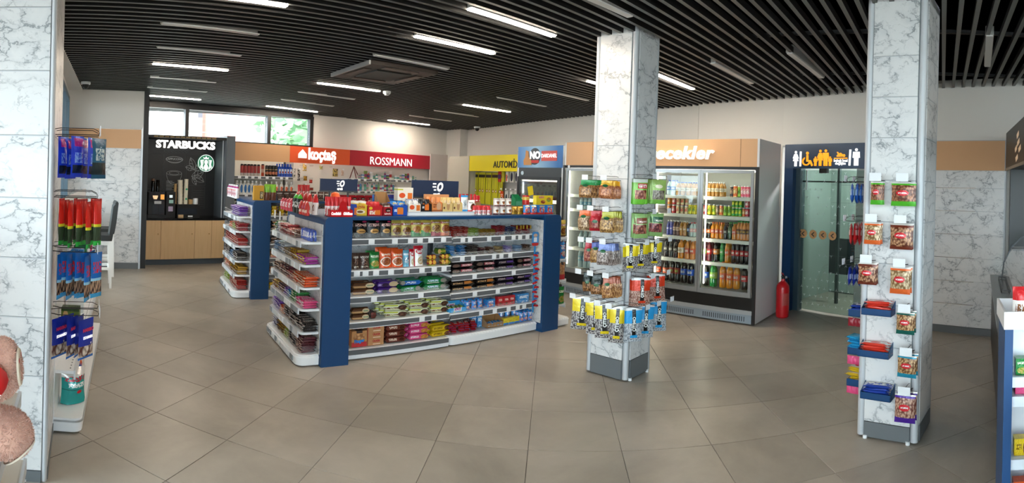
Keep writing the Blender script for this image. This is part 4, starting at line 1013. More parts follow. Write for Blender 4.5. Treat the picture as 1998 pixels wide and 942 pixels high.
# ================================================================ RIGHT SIDE: service counter, fascia, small unit
cf0, cf1 = Vector((6.35, -.585)), Vector((2.62, -.332)); cang = math.atan2(cf0.y-cf1.y, cf0.x-cf1.x)
CF = Frame(cf1.x, cf1.y, cang)   # u towards the wall, v towards +Y (the aisle side is +v)
ct = CF.empty('service_counter', 'black service counter with perforated front and curved glass case', 'counter')
cl = (cf0-cf1).length; dkm = M('counter_black', '1c1d1e', .35)
MB().box(0, cl, -.8, -.012, .06, .75).build('body', dkm, ct, smooth=False); MB().box(.02, cl-.02, -.78, -.05, .0, .06).build('plinth', black, ct, smooth=False)
MB().box(-.0, cl+.02, -.82, .01, .75, .785).build('countertop', M('counter_top_grey', '4b4c4b', .2, .3), ct, smooth=False)
b = MB()
for i in range(int(cl/.03)):
    for j in range(21):
        u = .02+.03*i+(.015 if j % 2 else 0); z = .1+.03*j; b.add([(u-.008, -.003, z), (u, -.003, z-.008), (u+.008, -.003, z), (u, -.003, z+.008)], [(0, 3, 2, 1)])
b.build('perforation', M('perforation_dark', '4a4a4a', .3, .6), ct, smooth=False, kind='stuff')
MB().box(0, cl, -.0035, .003, .72, .75).build('top_trim', M('satin_aluminium'), ct, smooth=False)
prof = [(-.12+.0, .785), (-.14, .95), (-.22, 1.12), (-.34, 1.24), (-.5, 1.30)]
b = MB()
for i in range(4):
    (v0, z0), (v1, z1) = prof[i], prof[i+1]; b.add([(1.2, v0, z0), (cl-.15, v0, z0), (cl-.15, v1, z1), (1.2, v1, z1)], [(0, 1, 2, 3)])
b.build('curved_glass', glassmat('case_glass', 'e3ebe8', 1.6), ct)
b = MB(); b.prism([(-.78, .785)]+[(v, z) for v, z in prof]+[(-.78, 1.3)], cl-.17, cl-.15, 'x'); b.build('end_glass', glassmat('case_glass'), ct, smooth=False)
b = MB(); b.tube([(cl-.15, v, z) for v, z in prof], .008, 6); b.build('glass_edge', alu_dark, ct)
b = MB(); b.tube([(cl-.25, -.08, .79), (cl-.25, -.08, .80), (cl-1.1, -.08, .80), (cl-1.1, -.16, .80), (cl-.25, -.16, .80), (cl-.25, -.08, .80)], .006, 6); b.build('tray_rail', black, ct)
MB().box(1.2, cl-.2, -.75, -.2, .8, .83).build('display_deck', M('satin_aluminium'), ct, smooth=False)
# charcoal post at the end of the marble wall and the slatted back wall
MB().box(6.42, 6.5, -1.02, -.80, 0, 2.05).build('trim_4', M('charcoal_post'), smooth=False, **K)
bw = MB().box(4.0, 6.6, -2.2, -2.1, 0, 3.0).build('wall_counter_back', M('slat_wall_base', '6b5136', .6), smooth=False, **K)
b2 = MB().box(6.40, 6.48, -2.2, -1.0, 0, 3.0).build('wall_counter_end', M('slat_wall_base'), smooth=False, **K)
for j in range(9): MB().box(6.38, 6.40, -2.1, -1.0, .9+.14*j, 1.03+.14*j).build('wood_board', M('warm_wood_board', 'b48f66', .5), b2, smooth=False)
fs = bpy.data.objects.new('overhead_fascia', None); COL.objects.link(fs); fs.location = (0, 0, 0); fs['label'] = 'dark overhead menu fascia above the service counter'; fs['category'] = 'fascia'
MB().box(3.2, 6.45, -1.05, -.74, 2.02, 2.45).build('panel', M('menu_black', '1d1b1a', .4), fs, smooth=False)
MB().box(3.2, 6.46, -.745, -.735, 2.0, 2.03).build('lower_edge', M('menu_edge', '8d8579', .4), fs, smooth=False)
b = MB()
for k, (x, z) in enumerate(((5.45, 2.25), (5.5, 2.33), (5.62, 2.2), (5.35, 2.18), (5.55, 2.1))):
    b.add([(x, -.737, z), (x-.16, -.737, z+.03), (x-.18, -.737, z-.02), (x-.03, -.737, z-.05)], [(0, 1, 2, 3)])
b.build('menu_graphic', M('menu_cream', 'c9ac8c', .5, emit=.1), fs, smooth=False)
# small white and blue unit at the right edge
un = bpy.data.objects.new('counter_shelf_unit', None); COL.objects.link(un); un.location = (2.25, -.27, 0); un['label'] = 'white shelf unit with navy sides cut off by the right edge'; un['category'] = 'shelving'
MB().box(.0, .24, -.035, .0, 0, 1.17).build('side_panel', navy, un, smooth=False); MB().box(.0, .24, -.75, -.715, 0, 1.17).build('side_panel', navy, un, smooth=False)
MB().box(.22, .24, -.715, -.035, 0, 1.17).build('back_panel', white_gloss, un, smooth=False)
b = MB(); b.box(-.05, .25, -.76, .01, 1.17, 1.182); b.box(-.0502, -.04, -.7602, .0102, 1.1818, 1.2402); b.box(-.04, .24, 0, .0098, 1.182, 1.2398); b.box(-.04, .24, -.7598, -.75, 1.182, 1.2398); b.box(.24, .2502, -.7602, .0102, 1.1818, 1.2402); b.build('top_tray', white_gloss, un, smooth=False)
for z in (.94, .86, .6, .42, .2): MB().box(.04, .22, -.715, -.035, z-.012, z).build('shelf', white_gloss, un, smooth=False); MB().box(.03, .042, -.715, -.035, z-.03, z+.012).build('shelf_edge', M('pale_price_rail'), un, smooth=False)
bb = bpy.data.objects.new('navy_bin', None); COL.objects.link(bb); bb.location = (1.75, -.36, 0); bb['label'] = 'glossy navy display box nearest the camera at the right edge'; bb['category'] = 'display box'
b = MB(); b.prism(rrect(-.0, .2, -.4, .0, .03, 4), 0, .94, 'z'); b.build('body', M('glossy_navy', '0c4488', .15), bb); MB().box(-.012, .0, -.38, -.02, .55, .6).build('front_ledge', M('glossy_navy'), bb, smooth=False)
MB().box(-.006, 0, -.38, -.02, .62, .92).build('front_inset', navy, bb, smooth=False)
# ================================================================ LEFT CORNER: table, bar stools, shelving
wht = M('white_lacquer', 'f1f1ee', .35); seat_m = M('charcoal_seat', '2f3335', .5)
tb = bpy.data.objects.new('high_table', None); COL.objects.link(tb); tb.location = (-.02, 7.9, 0); tb['label'] = 'high white table against the window in the left corner'; tb['category'] = 'table'
MB().box(-.24, .22, -.6, 1.2, .97, 1.01).build('table_top', wht, tb, smooth=False); MB().box(-.24, .16, -.56, -.5, 0, .97).build('panel_leg', wht, tb, smooth=False); MB().box(-.24, .16, 1.1, 1.16, 0, .97).build('panel_leg', wht, tb, smooth=False)
def stool(x, y, rz, label):
    e = bpy.data.objects.new('bar_stool', None); COL.objects.link(e); e.location = (x, y, 0); e.rotation_euler = (0, 0, rz); e['label'] = label; e['category'] = 'stool'; e['group'] = 'bar stools in the left corner'
    for sx in (-.17, .19):
        for sy in (-.17, .17):
            b = MB(); k = 1.0
            b.add([(sx*1.1-.018, sy*1.05-.018, 0), (sx*1.1+.018, sy*1.05-.018, 0), (sx*1.1+.018, sy*1.05+.018, 0), (sx*1.1-.018, sy*1.05+.018, 0), (sx-.022, sy-.022, .68), (sx+.022, sy-.022, .68), (sx+.022, sy+.022, .68), (sx-.022, sy+.022, .68)], [(0,3,2,1),(4,5,6,7),(0,1,5,4),(1,2,6,5),(2,3,7,6),(3,0,4,7)]); b.build('leg', wht, e, smooth=False)
    for sy in (-.175, .175): MB().box(-.17, .19, sy-.012, sy+.012, .26, .30).build('stretcher', wht, e, smooth=False); MB().box(-.18, .20, sy-.012, sy+.012, .62, .68).build('apron', wht, e, smooth=False)
    MB().box(-.182, -.158, -.17, .17, .26, .30).build('stretcher', wht, e, smooth=False); MB().box(.17, .195, -.17, .17, .26, .30).build('stretcher', wht, e, smooth=False)
    b = MB(); b.prism(rrect(-.21, .22, -.21, .21, .04, 4), .68, .76, 'z'); b.build('seat', seat_m, e)
    b = MB()
    pts = [(.17, .72), (.22, .70), (.245, .85), (.275, 1.17), (.25, 1.2), (.225, 1.17), (.20, .95)]
    b.prism(pts, -.2, .2, 'y'); b.build('backrest', seat_m, e); return e
stool(.20, 7.95, .0, 'nearer charcoal bar stool with white legs in left corner')
stool(.27, 8.78, .05, 'farther charcoal bar stool with white legs, behind the nearer one')
# shelving behind the left pillar, facing the aisle (+X)
ls = bpy.data.objects.new('wall_shelf_unit', None); COL.objects.link(ls); ls.location = (.02, 3.47, 0); ls.rotation_euler = (0, 0, R(-4.7)); ls['label'] = 'white shelving behind the left pillar facing the aisle'; ls['category'] = 'shelving'
b = MB(); b.prism(rrect(-.18, .0, 0, 2.2, .06, 5, (0, 1, 0, 0)), .012, .10, 'z'); b.build('base_tray', white_gloss, ls); MB().prism(rrect(-.18, .008, -.006, 2.2, .06, 5, (0, 1, 0, 0)), .075, .085, 'z').build('tray_rim', alu, ls)
for z, dx in ((.40, -.06), (.66, -.10), (.96, -.10), (1.22, -.12)):
    s = MB().box(-.18, dx, .02, 2.2, z-.02, z).build('shelf', white_gloss, ls, smooth=False); MB().box(dx, dx+.012, .02, 2.2, z-.055, z+.006).build('price_rail', M('pale_price_rail'), s, smooth=False)
    MB().box(dx+.002, dx+.004, .02, 2.2, z+.006, z+.04).build('clear_guard', clear, s, smooth=False)
    b = MB()
    for i in range(40): b.box(dx-.03, dx-.022, .06+.052*i, .08+.052*i, z, z+.0012)
    b.build('slot_row', M('slot_grey', '8b8f92', .5), s, smooth=False, kind='stuff')
MB().box(-.19, -.18, .0, 2.2, .0, 1.5).build('back_panel', white_gloss, ls, smooth=False)
# shelving at the bottom left with plush toys
bl = bpy.data.objects.new('toy_shelf_unit', None); COL.objects.link(bl); bl.location = (-.27, 1.35, 0); bl['label'] = 'white shelf unit holding plush toys at the bottom left'; bl['category'] = 'shelving'
for z, dx in ((.70, .0), (.40, .03)):
    s = MB().box(-.45, dx, .0, 1.05, z-.02, z).build('shelf', M('cream_shelf', 'ddd2c2', .5), bl, smooth=False); MB().box(dx, dx+.014, -.0, 1.05, z-.055, z+.008).build('price_rail', M('pale_price_rail'), s, smooth=False)
    MB().box(dx+.003, dx+.005, .0, 1.05, z+.008, z+.06).build('clear_guard', clear, s, smooth=False)
MB().box(-.47, -.45, .0, 1.05, .0, 1.45).build('back_panel', white_gloss, bl, smooth=False); MB().box(-.45, .04, .0, 1.05, .0, .1).build('base_tray', white_gloss, bl, smooth=False)
MB().box(-.45, -.02, 1.03, 1.05, .1, .75).build('end_panel', white_gloss, bl, smooth=False)
# plush bear: soft body leaning back, two big feet towards the aisle, red heart in its arms
fur = M('pink_fur', 'd9a591', .95); t = NT(fur); nz = t.noise(t.n('ShaderNodeNewGeometry').outputs['Position'], 60, 4, .7)
t.l(t.mix(nz.outputs[0], 'b98570', 'eec3af'), t.b.inputs['Base Color']); fur.node_tree.nodes['Principled BSDF'].inputs['Sheen Weight'].default_value = .6
sole = M('cream_felt', 'e9dcc8', .9); dotm = M('red_felt', 'c31c22', .8); heart_m = M('red_velvet', 'd3141a', .55)
pb = bpy.data.objects.new('plush_bear', None); COL.objects.link(pb); pb.location = (-.30, 1.8, .70); pb['label'] = 'pink furry teddy bear with dotted soles on the bottom-left shelf'; pb['category'] = 'plush toy'
def fuzz(c, r, sd, n=26):
    b = MB()
    def fn(u, v):
        th = 2*math.pi*u; ph = math.pi*v; d = Vector((math.sin(ph)*math.cos(th), math.sin(ph)*math.sin(th), math.cos(ph)))
        k = 1+.035*noise.noise(d*9+Vector((sd, 0, 0)))+.10*noise.noise(d*1.5+Vector((0, sd, 0)))
        return (c[0]+d.x*r[0]*k, c[1]+d.y*r[1]*k, c[2]+d.z*r[2]*k)
    b.grid(fn, n, n//2+6); return b
fuzz((-.24, .1, .22), (.16, .17, .2), 1).build('body', fur, pb); fuzz((-.25, .1, .52), (.15, .16, .14), 2).build('head', fur, pb)
for y in (-.02, .22): fuzz((-.25, y, .66), (.04, .05, .05), 3).build('ear', fur, pb)
fuzz((-.12, .1, .49), (.05, .06, .045), 4).build('muzzle', sole, pb); fuzz((-.075, .1, .5), (.012, .018, .012), 5, 12).build('nose', black, pb)
for y in (.04, .16): fuzz((-.11, y, .56), (.012, .012, .014), 5, 12).build('eye', black, pb)
def furry(base, seed, n, ln, c, r):
    rg = random.Random(seed); b = MB()
    for _ in range(n):
        d = Vector((rg.gauss(0, 1), rg.gauss(0, 1), rg.gauss(0, 1))).normalized(); k = 1+.10*noise.noise(d*1.5+Vector((0, seed, 0)))
        p = Vector((c[0]+d.x*r[0]*k*.99, c[1]+d.y*r[1]*k*.99, c[2]+d.z*r[2]*k*.99)); tdir = (d+Vector((rg.gauss(0, .5), rg.gauss(0, .5), rg.gauss(-.3, .5)))).normalized()
        s_ = tdir.cross(Vector((rg.gauss(0, 1), rg.gauss(0, 1), rg.gauss(0, 1)))).normalized()*.0016; b.add([p-s_, p+s_, p+tdir*ln], [(0, 1, 2)])
    return b
for nm, c, r, sd in (('foot', (.02, .02, .325), (.085, .08, .108), 7), ('foot', (.045, .03, .10), (.10, .09, .085), 9)):
    f_ = fuzz(c, r, sd, 34).build(nm, fur, pb); furry(0, sd, 5200, .011, c, r).build('fur_pile', fur, f_, smooth=False, kind='stuff')
    lo = c[2] < .2; n_ = (Vector((.62, -.04, -.75)) if lo else Vector((.98, .0, .1))).normalized()
    a_ = n_.cross(Vector((0, 0, 1))).normalized(); b_ = a_.cross(n_)
    cc_ = Vector((c[0]+n_.x*r[0]*.88, c[1]+n_.y*r[1]*.86, c[2]+n_.z*r[2]*.86)); q = .056 if not lo else .06
    sb_ = MB(); ring = [cc_+a_*q*math.cos(2*math.pi*i/20)*1.0+b_*q*1.15*math.sin(2*math.pi*i/20) for i in range(20)]
    sb_.add(ring+[p+n_*.007*1 for p in [cc_+(p-cc_)*.93 for p in ring]], [(i, (i+1) % 20, 20+(i+1) % 20, 20+i) for i in range(20)]+[tuple(range(20, 40))]); sb_.build('sole', sole, f_)
    for (da, db, rr_) in ((0, .0, .014), (-.026, .032, .009), (.03, .03, .009), (.0, -.04, .009), (-.03, -.02, .009)):
        cc2 = cc_+a_*da+b_*db+n_*.0078; dm = MB(); dm.add([cc2+a_*rr_*math.cos(2*math.pi*i/12)+b_*rr_*math.sin(2*math.pi*i/12) for i in range(12)], [tuple(range(12))]); dm.build('sole_dot', dotm, f_, smooth=False)
for sg in (-1, 1): fuzz((-.1, .1+sg*.15, .3), (.13, .05, .05), 11+sg).build('arm', fur, pb)
b = MB(); NH = 28
def heart(t_): return (16*math.sin(t_)**3/17, (13*math.cos(t_)-5*math.cos(2*t_)-2*math.cos(3*t_)-math.cos(4*t_))/17)
rings = []
for k, (s_, yv) in enumerate(((.01, -.055), (.55, -.05), (.85, -.03), (1., 0), (.85, .03), (.55, .05), (.01, .055))):
    rings += [(heart(2*math.pi*i/NH)[0]*.105*s_, yv, heart(2*math.pi*i/NH)[1]*.105*s_) for i in range(NH)]
b.add(rings, [(k*NH+i, (k+1)*NH+i, (k+1)*NH+(i+1) % NH, k*NH+(i+1) % NH) for k in range(6) for i in range(NH)]); hb = b.build('heart_cushion', heart_m, pb, (-.02, -.11, .30), (0, 0, R(18)))
text('omantik', .022, hb, (.025, -.06, .0), lt_white, .001, .0005, 'white_script', shear=.3)
tagit(put('small_carton', carton(.09, .03, .11, pk('red_picture_pack', 'c9282c', (('food', .5, .5, .35, .3, 'e8d27a', '7b3f20'),))), Frame(0, 0, R(-70)), 0, 0, .40, '', ''), 'small red picture box on shelf below the bear', 'box')
o = COL.objects[-1]; o.location = (-.275, 1.80, .41)
# ================================================================ COFFEE MACHINE and things on the coffee counter
TZ = .846
cmx = SBF.empty('coffee_machine', 'black bean-to-cup coffee machine with picture screen and bean jars', 'coffee machine', None, 0.232, .25); cmx.location.z = TZ
MB().box(-.17, .14, -.12, .2, .05, .46).build('body', black, cmx, smooth=False); MB().box(-.20, .14, -.2, .2, 0, .05).build('drip_tray', M('black_tray', '1b1c1e', .3), cmx, smooth=False)
MB().box(-.15, .135, -.14, -.12, .30, .47).build('screen', M('screen_black', '16161a', .2), cmx, smooth=False)
MB().lathe([(.03, .335), (.045, .37), (.05, .40)], 12, -.05, -.15).build('cup_picture', M('cup_cream_print', 'd9b48c', .5, emit=.3), cmx); MB().box(.05, .12, -.146, -.141, .33, .42).build('shop_picture', M('orange_print', 'c9883f', .5, emit=.3), cmx, smooth=False)
for x in (-.05, .04): MB().lathe([(.035, .46), (.035, .62), (.03, .64), (.035, .65), (.035, .68)], 14, x, .05).build('bean_jar', glassmat('smoked_glass', '8a7a6d', 1.), cmx)
MB().lathe([(.036, .66), (.034, .70), (.01, .705)], 14, -.05, .05).build('jar_lid', M('brown_lid', '5b3b28', .5), cmx)
MB().box(-.07, .06, -.17, -.10, .25, .30).build('spout', M('satin_aluminium'), cmx, smooth=False); MB().box(-.10, .0, -.16, -.06, .055, .25).build('milk_jar', M('dark_glass_jar', '2b3036', .1), cmx, smooth=False); MB().box(.02, .12, -.16, -.06, .055, .24).build('milk_jar', M('dark_glass_jar'), cmx, smooth=False)
pt = SBF.empty('payment_terminal', 'black payment column with small screen right of coffee machine', 'payment terminal', None, 0.496, .25); pt.location.z = TZ
MB().box(-.09, .09, -.08, .12, 0, .47).build('body', black, pt, smooth=False); MB().box(-.03, .03, -.085, -.08, .36, .41).build('screen', M('grey_screen', 'b9c2c4', .3, emit=.3), pt, smooth=False); MB().box(-.035, .045, -.085, -.08, .26, .32).build('card_reader', M('green_grey_reader', '6d8a80', .4, emit=.2), pt, smooth=False); MB().box(-.045, .04, -.085, -.08, .11, .20).build('notice', M('lilac_notice', 'b7a9c4', .5), pt, smooth=False)
dr = SBF.empty('lid_dispenser', 'black drawer box holding lids right of the payment column', 'dispenser', None, 0.825, .25); dr.location.z = TZ
MB().box(-.21, .23, -.1, .15, 0, .24).build('body', black, dr, smooth=False); MB().box(-.19, .17, -.106, -.1, .06, .17).build('tinted_front', M('smoked_front', '2a2f38', .15), dr, smooth=False); MB().box(-.19, -.09, -.108, -.1, .0, .05).build('wood_strip', wood, dr, smooth=False); MB().box(.0, .09, -.108, -.1, .01, .035).build('small_label', white_gloss, dr, smooth=False)
cupm = M('paper_cup_cream', 'e6ddc9', .6)
@cached
def cupstack(r, h, m, n):
    pr = []
    for i in range(n): z = h*i/n; pr += [(r*.93, z), (r, z+h/n*.9), (r*1.03, z+h/n*.97)]
    return MB().lathe(pr, 14).mesh('cup_stack', m)
for i, (x, r, h, tilt, z, lab, mm) in enumerate(((339.5, .028, .38, 0, .24, 'narrow brown cup stack left of the cream stacks', M('kraft_paper', 'b08d5e', .7)), (350.5, .047, .45, -.03, .24, 'tall cream paper cup stack, middle of three', cupm), (361, .040, .47, .02, .24, 'tallest cream paper cup stack with green emblem', cupm))):
    o = SBF.empty('paper_cups', lab, 'cup stack', 'paper cup stacks on the coffee counter', [0.595, 0.7, 0.799][i], .25); o.location.z = TZ+.24; o.rotation_euler = (0, tilt, SBF.r)
    ob('cup', cupstack(r, h, mm, 7), o); 
    if i == 2: MB().cyl((0, -.045, .1), (0, -.042, .1), .02, 12).build('green_emblem', grn, o); MB().cyl((0, -.045, .28), (0, -.042, .28), .02, 12).build('green_emblem', grn, o)
put('sugar_box', carton(.07, .06, .09, M('kraft_paper')), SBF, 0.895, .25, TZ+.24, 'small kraft box of sugar sachets beside the cup stacks', 'box')
put('white_mug', MB().lathe([(.045, 0), (.05, .01), (.05, .11), (.045, .11), (.045, .02)], 16).mesh('mug', white_gloss), SBF, 0.996, .25, TZ+.24, 'white beaker at the right end of the lid dispenser', 'cup')
# ================================================================ PRODUCTS
topm = M('can_top', 'c9ccce', .3, .9)
P_ = {}
def mk(k, *a, **kw): P_[k] = pk(k, *a, **kw); return P_[k]
mk('black_cookie', '121013', (('scr', .12, .88, .62, .78, 'e9b8ae'), ('ell', .5, .36, .3, .13, 'd9a25c'), ('rect', .35, .75, .33, .37, '4a2413'), ('ell', .75, .88, .16, .05, 'b5305a')))
mk('gold_cookie', 'c2ac4c', (('rect', .05, .95, .64, .76, '8e1f22'), ('scr', .15, .85, .66, .74, 'f2e9d8'), ('food', .5, .34, .38, .22, 'b0762f', '5d3517', 12.), ('rect', 0, 1, 0, .1, '6b4426')))
mk('green_gold_cookie', 'c6b04e', (('rect', 0, 1, 0, .34, '2f8a3c'), ('rect', .05, .95, .66, .78, '8e1f22'), ('scr', .15, .85, .68, .76, 'f2e9d8'), ('food', .5, .4, .36, .2, 'c98a4a', 'a86a30', 7.), ('ell', .82, .25, .12, .09, 'd7d43a')))
mk('red_gold_cookie', 'c6ad48', (('rect', 0, 1, 0, .26, 'a3202f'), ('rect', .05, .95, .72, .82, '8e1f22'), ('scr', .15, .85, .74, .8, 'f2e9d8'), ('food', .5, .42, .4, .24, 'd9a860', '5a2d16', 12.)))
mk('orange_gold_cookie', 'cdb04a', (('rect', 0, 1, 0, .2, 'd9622a'), ('rect', .05, .95, .7, .82, '9c2224'), ('scr', .15, .85, .72, .8, 'f2e9d8'), ('food', .5, .4, .38, .24, 'b5642a', '7a3516', 12.)))
mk('brown_pack', '4a342c', (('scr', .12, .88, .68, .8, 'd8cdc2'), ('food', .5, .45, .36, .2, '8a6a5a', '2e1a14', 9.), ('rect', .1, .9, .05, .2, '35241d'), ('scr', .15, .85, .08, .18, 'c9bfae')))
mk('green_pack', '1f7a35', (('scr', .12, .88, .66, .8, 'e8f0d8'), ('food', .5, .28, .4, .2, 'c99a5a', '6b8f2c', 9.)))
mk('orange_pack', 'd9541c', (('scr', .12, .88, .62, .74, 'f8e9d0'), ('ell', .5, .32, .42, .25, 'f0e0cc'), ('food', .5, .33, .36, .2, 'b56a3a', '7c3b1e', 9.)))
mk('blue_white_pack', '6fb3cf', (('rect', .1, .9, .7, .82, 'dfeef4'), ('food', .5, .4, .35, .2, 'e9eef0', '3f86a8', 8.)))
mk('red_white_pack', 'e9e6e4', (('rect', 0, 1, .84, 1, 'c3162a'), ('rect', 0, .1, 0, 1, 'c3162a'), ('ell', .5, .72, .34, .12, 'c3162a'), ('scr', .25, .78, .66, .78, 'ffffff'), ('food', .6, .28, .3, .2, 'd8d0c0', 'b09a70', 8.)))
mk('cracker_roll', '8c2a22', (('ell', .25, .6, .18, .35, 'e0b04a'), ('ell', .7, .6, .18, .35, 'd9a843'), ('rect', 0, 1, 0, .2, '9fa52e')), .35)
mk('green_cracker', '5f7a26', (('scr', .3, .9, .4, .6, 'e8d23c'), ('ell', .25, .5, .16, .4, 'd8b070'), ('rect', 0, 1, .85, 1, '2c4a1a')))
mk('brown_roll', '5e3a22', (('rect', .0, .6, .05, .45, 'c29a6a'), ('ell', .75, .5, .18, .38, 'd9c4a0'), ('scr', .64, .88, .4, .6, '3f8a6a')))
mk('purple_roll', '46267c', (('ell', .75, .5, .2, .42, 'cdb692'), ('scr', .1, .5, .3, .6, 'b9a3d8'), ('ell', .4, .4, .14, .3, '2c1a3c')))
mk('blue_roll', '1f66b8', (('scr', .3, .72, .3, .65, 'e8f2fa'), ('ell', .15, .5, .12, .36, '8d8a80'), ('rect', 0, 1, .85, 1, '2b7d4c')))
mk('green_roll', '1c7c42', (('scr', .22, .62, .35, .7, 'bfe3f2'), ('ell', .82, .5, .12, .36, '8d8a80'), ('rect', .2, .65, .1, .2, 'dfeee2')))
mk('cream_pack', 'd6d8b4', (('rect', .05, .6, .66, .84, 'b5bb2a'), ('scr', .05, .6, .25, .5, '6a3a26'), ('food', .78, .45, .18, .4, '6b4430', '2e1810', 8.)))
mk('finger_box', 'c08a58', (('rect', 0, 1, 0, .3, 'b92f34'), ('rfood', .1, .9, .45, .8, 'd8a878', '9a6236', 5.), ('rect', .3, .7, .86, 1, '3a2a28')))
mk('kraft_carton', 'b9875c', (('rect', .0, .05, 0, 1, 'a8402c'), ('rect', .35, .8, .15, .25, 'e9d8c4')))
mk('sweet_brown_roll', '6b2f24', (('scr', .2, .55, .35, .75, 'e9cdb8'), ('ell', .75, .5, .1, .3, '43190f')))
mk('pink_roll', 'd84a86', (('scr', .15, .5, .35, .7, 'f6dbe6'), ('food', .75, .45, .17, .4, 'd9a050', 'b06a28', 6.)))
mk('yellow_roll', 'dbb91c', (('scr', .15, .55, .35, .7, '8a6a10'), ('food', .8, .45, .16, .4, '8a5a30', '3d2010', 6.)))
mk('gold_foil', 'c9a640', (), .2, metal=.7)
for k, c, s_ in (('red_bar', 'a92a26', 'e6c9b8'), ('lime_bar', '8fa83a', 'f2f2c8'), ('ochre_bar', 'b58c32', '5a3516'), ('crimson_bar', '93202c', 'e8b8a8'), ('navy_bar', '2c3a6e', 'e6e6ee'), ('gold_bar', 'b9942e', '7a1f1c'), ('sky_bar', '2f7fc0', 'dcecf5'), ('coal_bar', '231d1c', 'c9bfb5'), ('maroon_bar', '54202a', 'd8b9a8'), ('tan_bar', 'b39a6a', '5a3a1c'), ('lilac_bar', '8d80b8', 'eeeaf6'), ('pale_blue_bar', '86a8c9', '2b4a80'), ('brown_bar', '5b3a2c', 'e0cdb8'), ('white_bar', 'e3e3e0', '39548c'), ('green_bar', '2f7d3a', 'e8f0d0'), ('royal_bar', '2746a8', 'f0f0f6'), ('orange_bar', 'd9562a', 'f6e3c0'), ('magenta_bar', '9c2a8a', 'f0c830'), ('pink_bar', 'd8487c', 'f8dbe6'), ('violet_bar', '6b3fa0', 'e3d6f2')):
    mk(k, c, (('scr', .18, .82, .25, .75, s_), ('rect', 0, .08, 0, 1, s_)), plane='xy', rough=.28)
mk('dark_pink_pack', '1c1618', (('rect', .45, .92, .3, .75, 'a8384e'), ('scr', .5, .9, .35, .7, 'e8c3c0'), ('ell', .25, .5, .15, .3, '6a5148')))
mk('dark_orange_pack', '1a1513', (('rect', .6, .95, .3, .8, 'c77a34'), ('scr', .15, .55, .35, .65, 'c9a070')))
mk('dark_purple_pack', '1e1826', (('rect', .55, .9, .35, .7, '5c3a86'), ('scr', .15, .5, .35, .65, 'b9a3a0')))
mk('red_twist', 'c3242a', (('scr', .25, .75, .3, .7, 'f0dcd8'), ('rect', 0, .07, 0, 1, '2a6fc0')), plane='xy')
mk('blue_candy_bag', '2d86cf', (('scr', .2, .8, .55, .8, 'f2f6fa'), ('nz', 'd33a32', .62, 5), ('food', .5, .3, .3, .15, 'e8e0d0', 'b04030', 6.)))
mk('red_carton', 'b8242c', (('scr', .2, .8, .5, .75, 'f2dcd0'), ('ell', .5, .25, .2, .12, '7a3a1c')))
mk('blue_carton', '3a8fd0', (('scr', .15, .85, .5, .8, 'f4f6f8'), ('nz', 'd9e6f0', .6, 4)))
mk('dp_carton', '3f9fd8', (('rect', .3, .75, .1, .7, 'e8e6ea'), ('scr', .35, .7, .2, .6, 'b0207a'), ('nz', 'c9d93a', .66, 5)))
mk('purple_bag', '8868c0', (('scr', .2, .8, .4, .6, 'e0d6f0'),), .3)
mk('yellow_blue_carton', 'e0c92c', (('rect', 0, 1, 0, .3, '2f80c8'), ('nz', '8a2a3c', .62, 5)))
mk('kraft', 'a67c50')
# ---------------- gondola 1, left bay
LB = ('on the top shelf, left bay of front gondola', 'on the second shelf, left bay of front gondola', 'on the third shelf, left bay of front gondola', 'on the fourth shelf, left bay of front gondola', 'on the base tray, left bay of front gondola')
z = B1Z[0]+.003; q = [0.295,0.353,0.493,0.63,0.75,0.861,0.971,1.087,1.201,1.314,1.424]
for i, (k, nn) in enumerate((('black_cookie', 'black cookie bag'), ('black_cookie', 'black cookie bag'), ('black_cookie', 'black cookie bag'), ('black_cookie', 'black cookie bag'), ('gold_cookie', 'gold cookie bag'), ('gold_cookie', 'gold cookie bag'), ('green_gold_cookie', 'green-and-gold cookie bag'), ('green_gold_cookie', 'green-and-gold cookie bag'), ('red_gold_cookie', 'red-and-gold cookie bag'), ('orange_gold_cookie', 'orange-and-gold cookie bag'))):
    pos = {0: 'leftmost, half hidden ', 1: 'second ', 2: 'third ', 3: 'rightmost ', 4: 'left ', 5: 'right ', 6: 'left ', 7: 'right '}.get(i, '')
    w = q[i+1]-q[i]; a = q[i] if i else q[1]-.09
    if i == 0: w = .09
    put('cookie_bag', pouch(w*1.06, .172 if i < 4 else .178, .06, P_[k], 1, i+1), G1, a+w/2, .185, z, f'{pos}{nn} {LB[0]}', 'bag', nn+'s '+LB[0], rz=rng.uniform(-.05, .05), rx=R(-4))
for i in range(5): put('cookie_bag', pouch(.105, .17, .05, P_['black_cookie' if i < 2 else 'gold_cookie'], 1, i+20), G1, q[1]+.11*i+.06, .27, z, f'{ORD[i]} back-row cookie bag {LB[0]}', 'bag', 'back row cookie bags '+LB[0])
z = B1Z[1]+.003; q = [0.351,0.418,0.53,0.634,0.764,0.89,0.96,1.012,1.123]
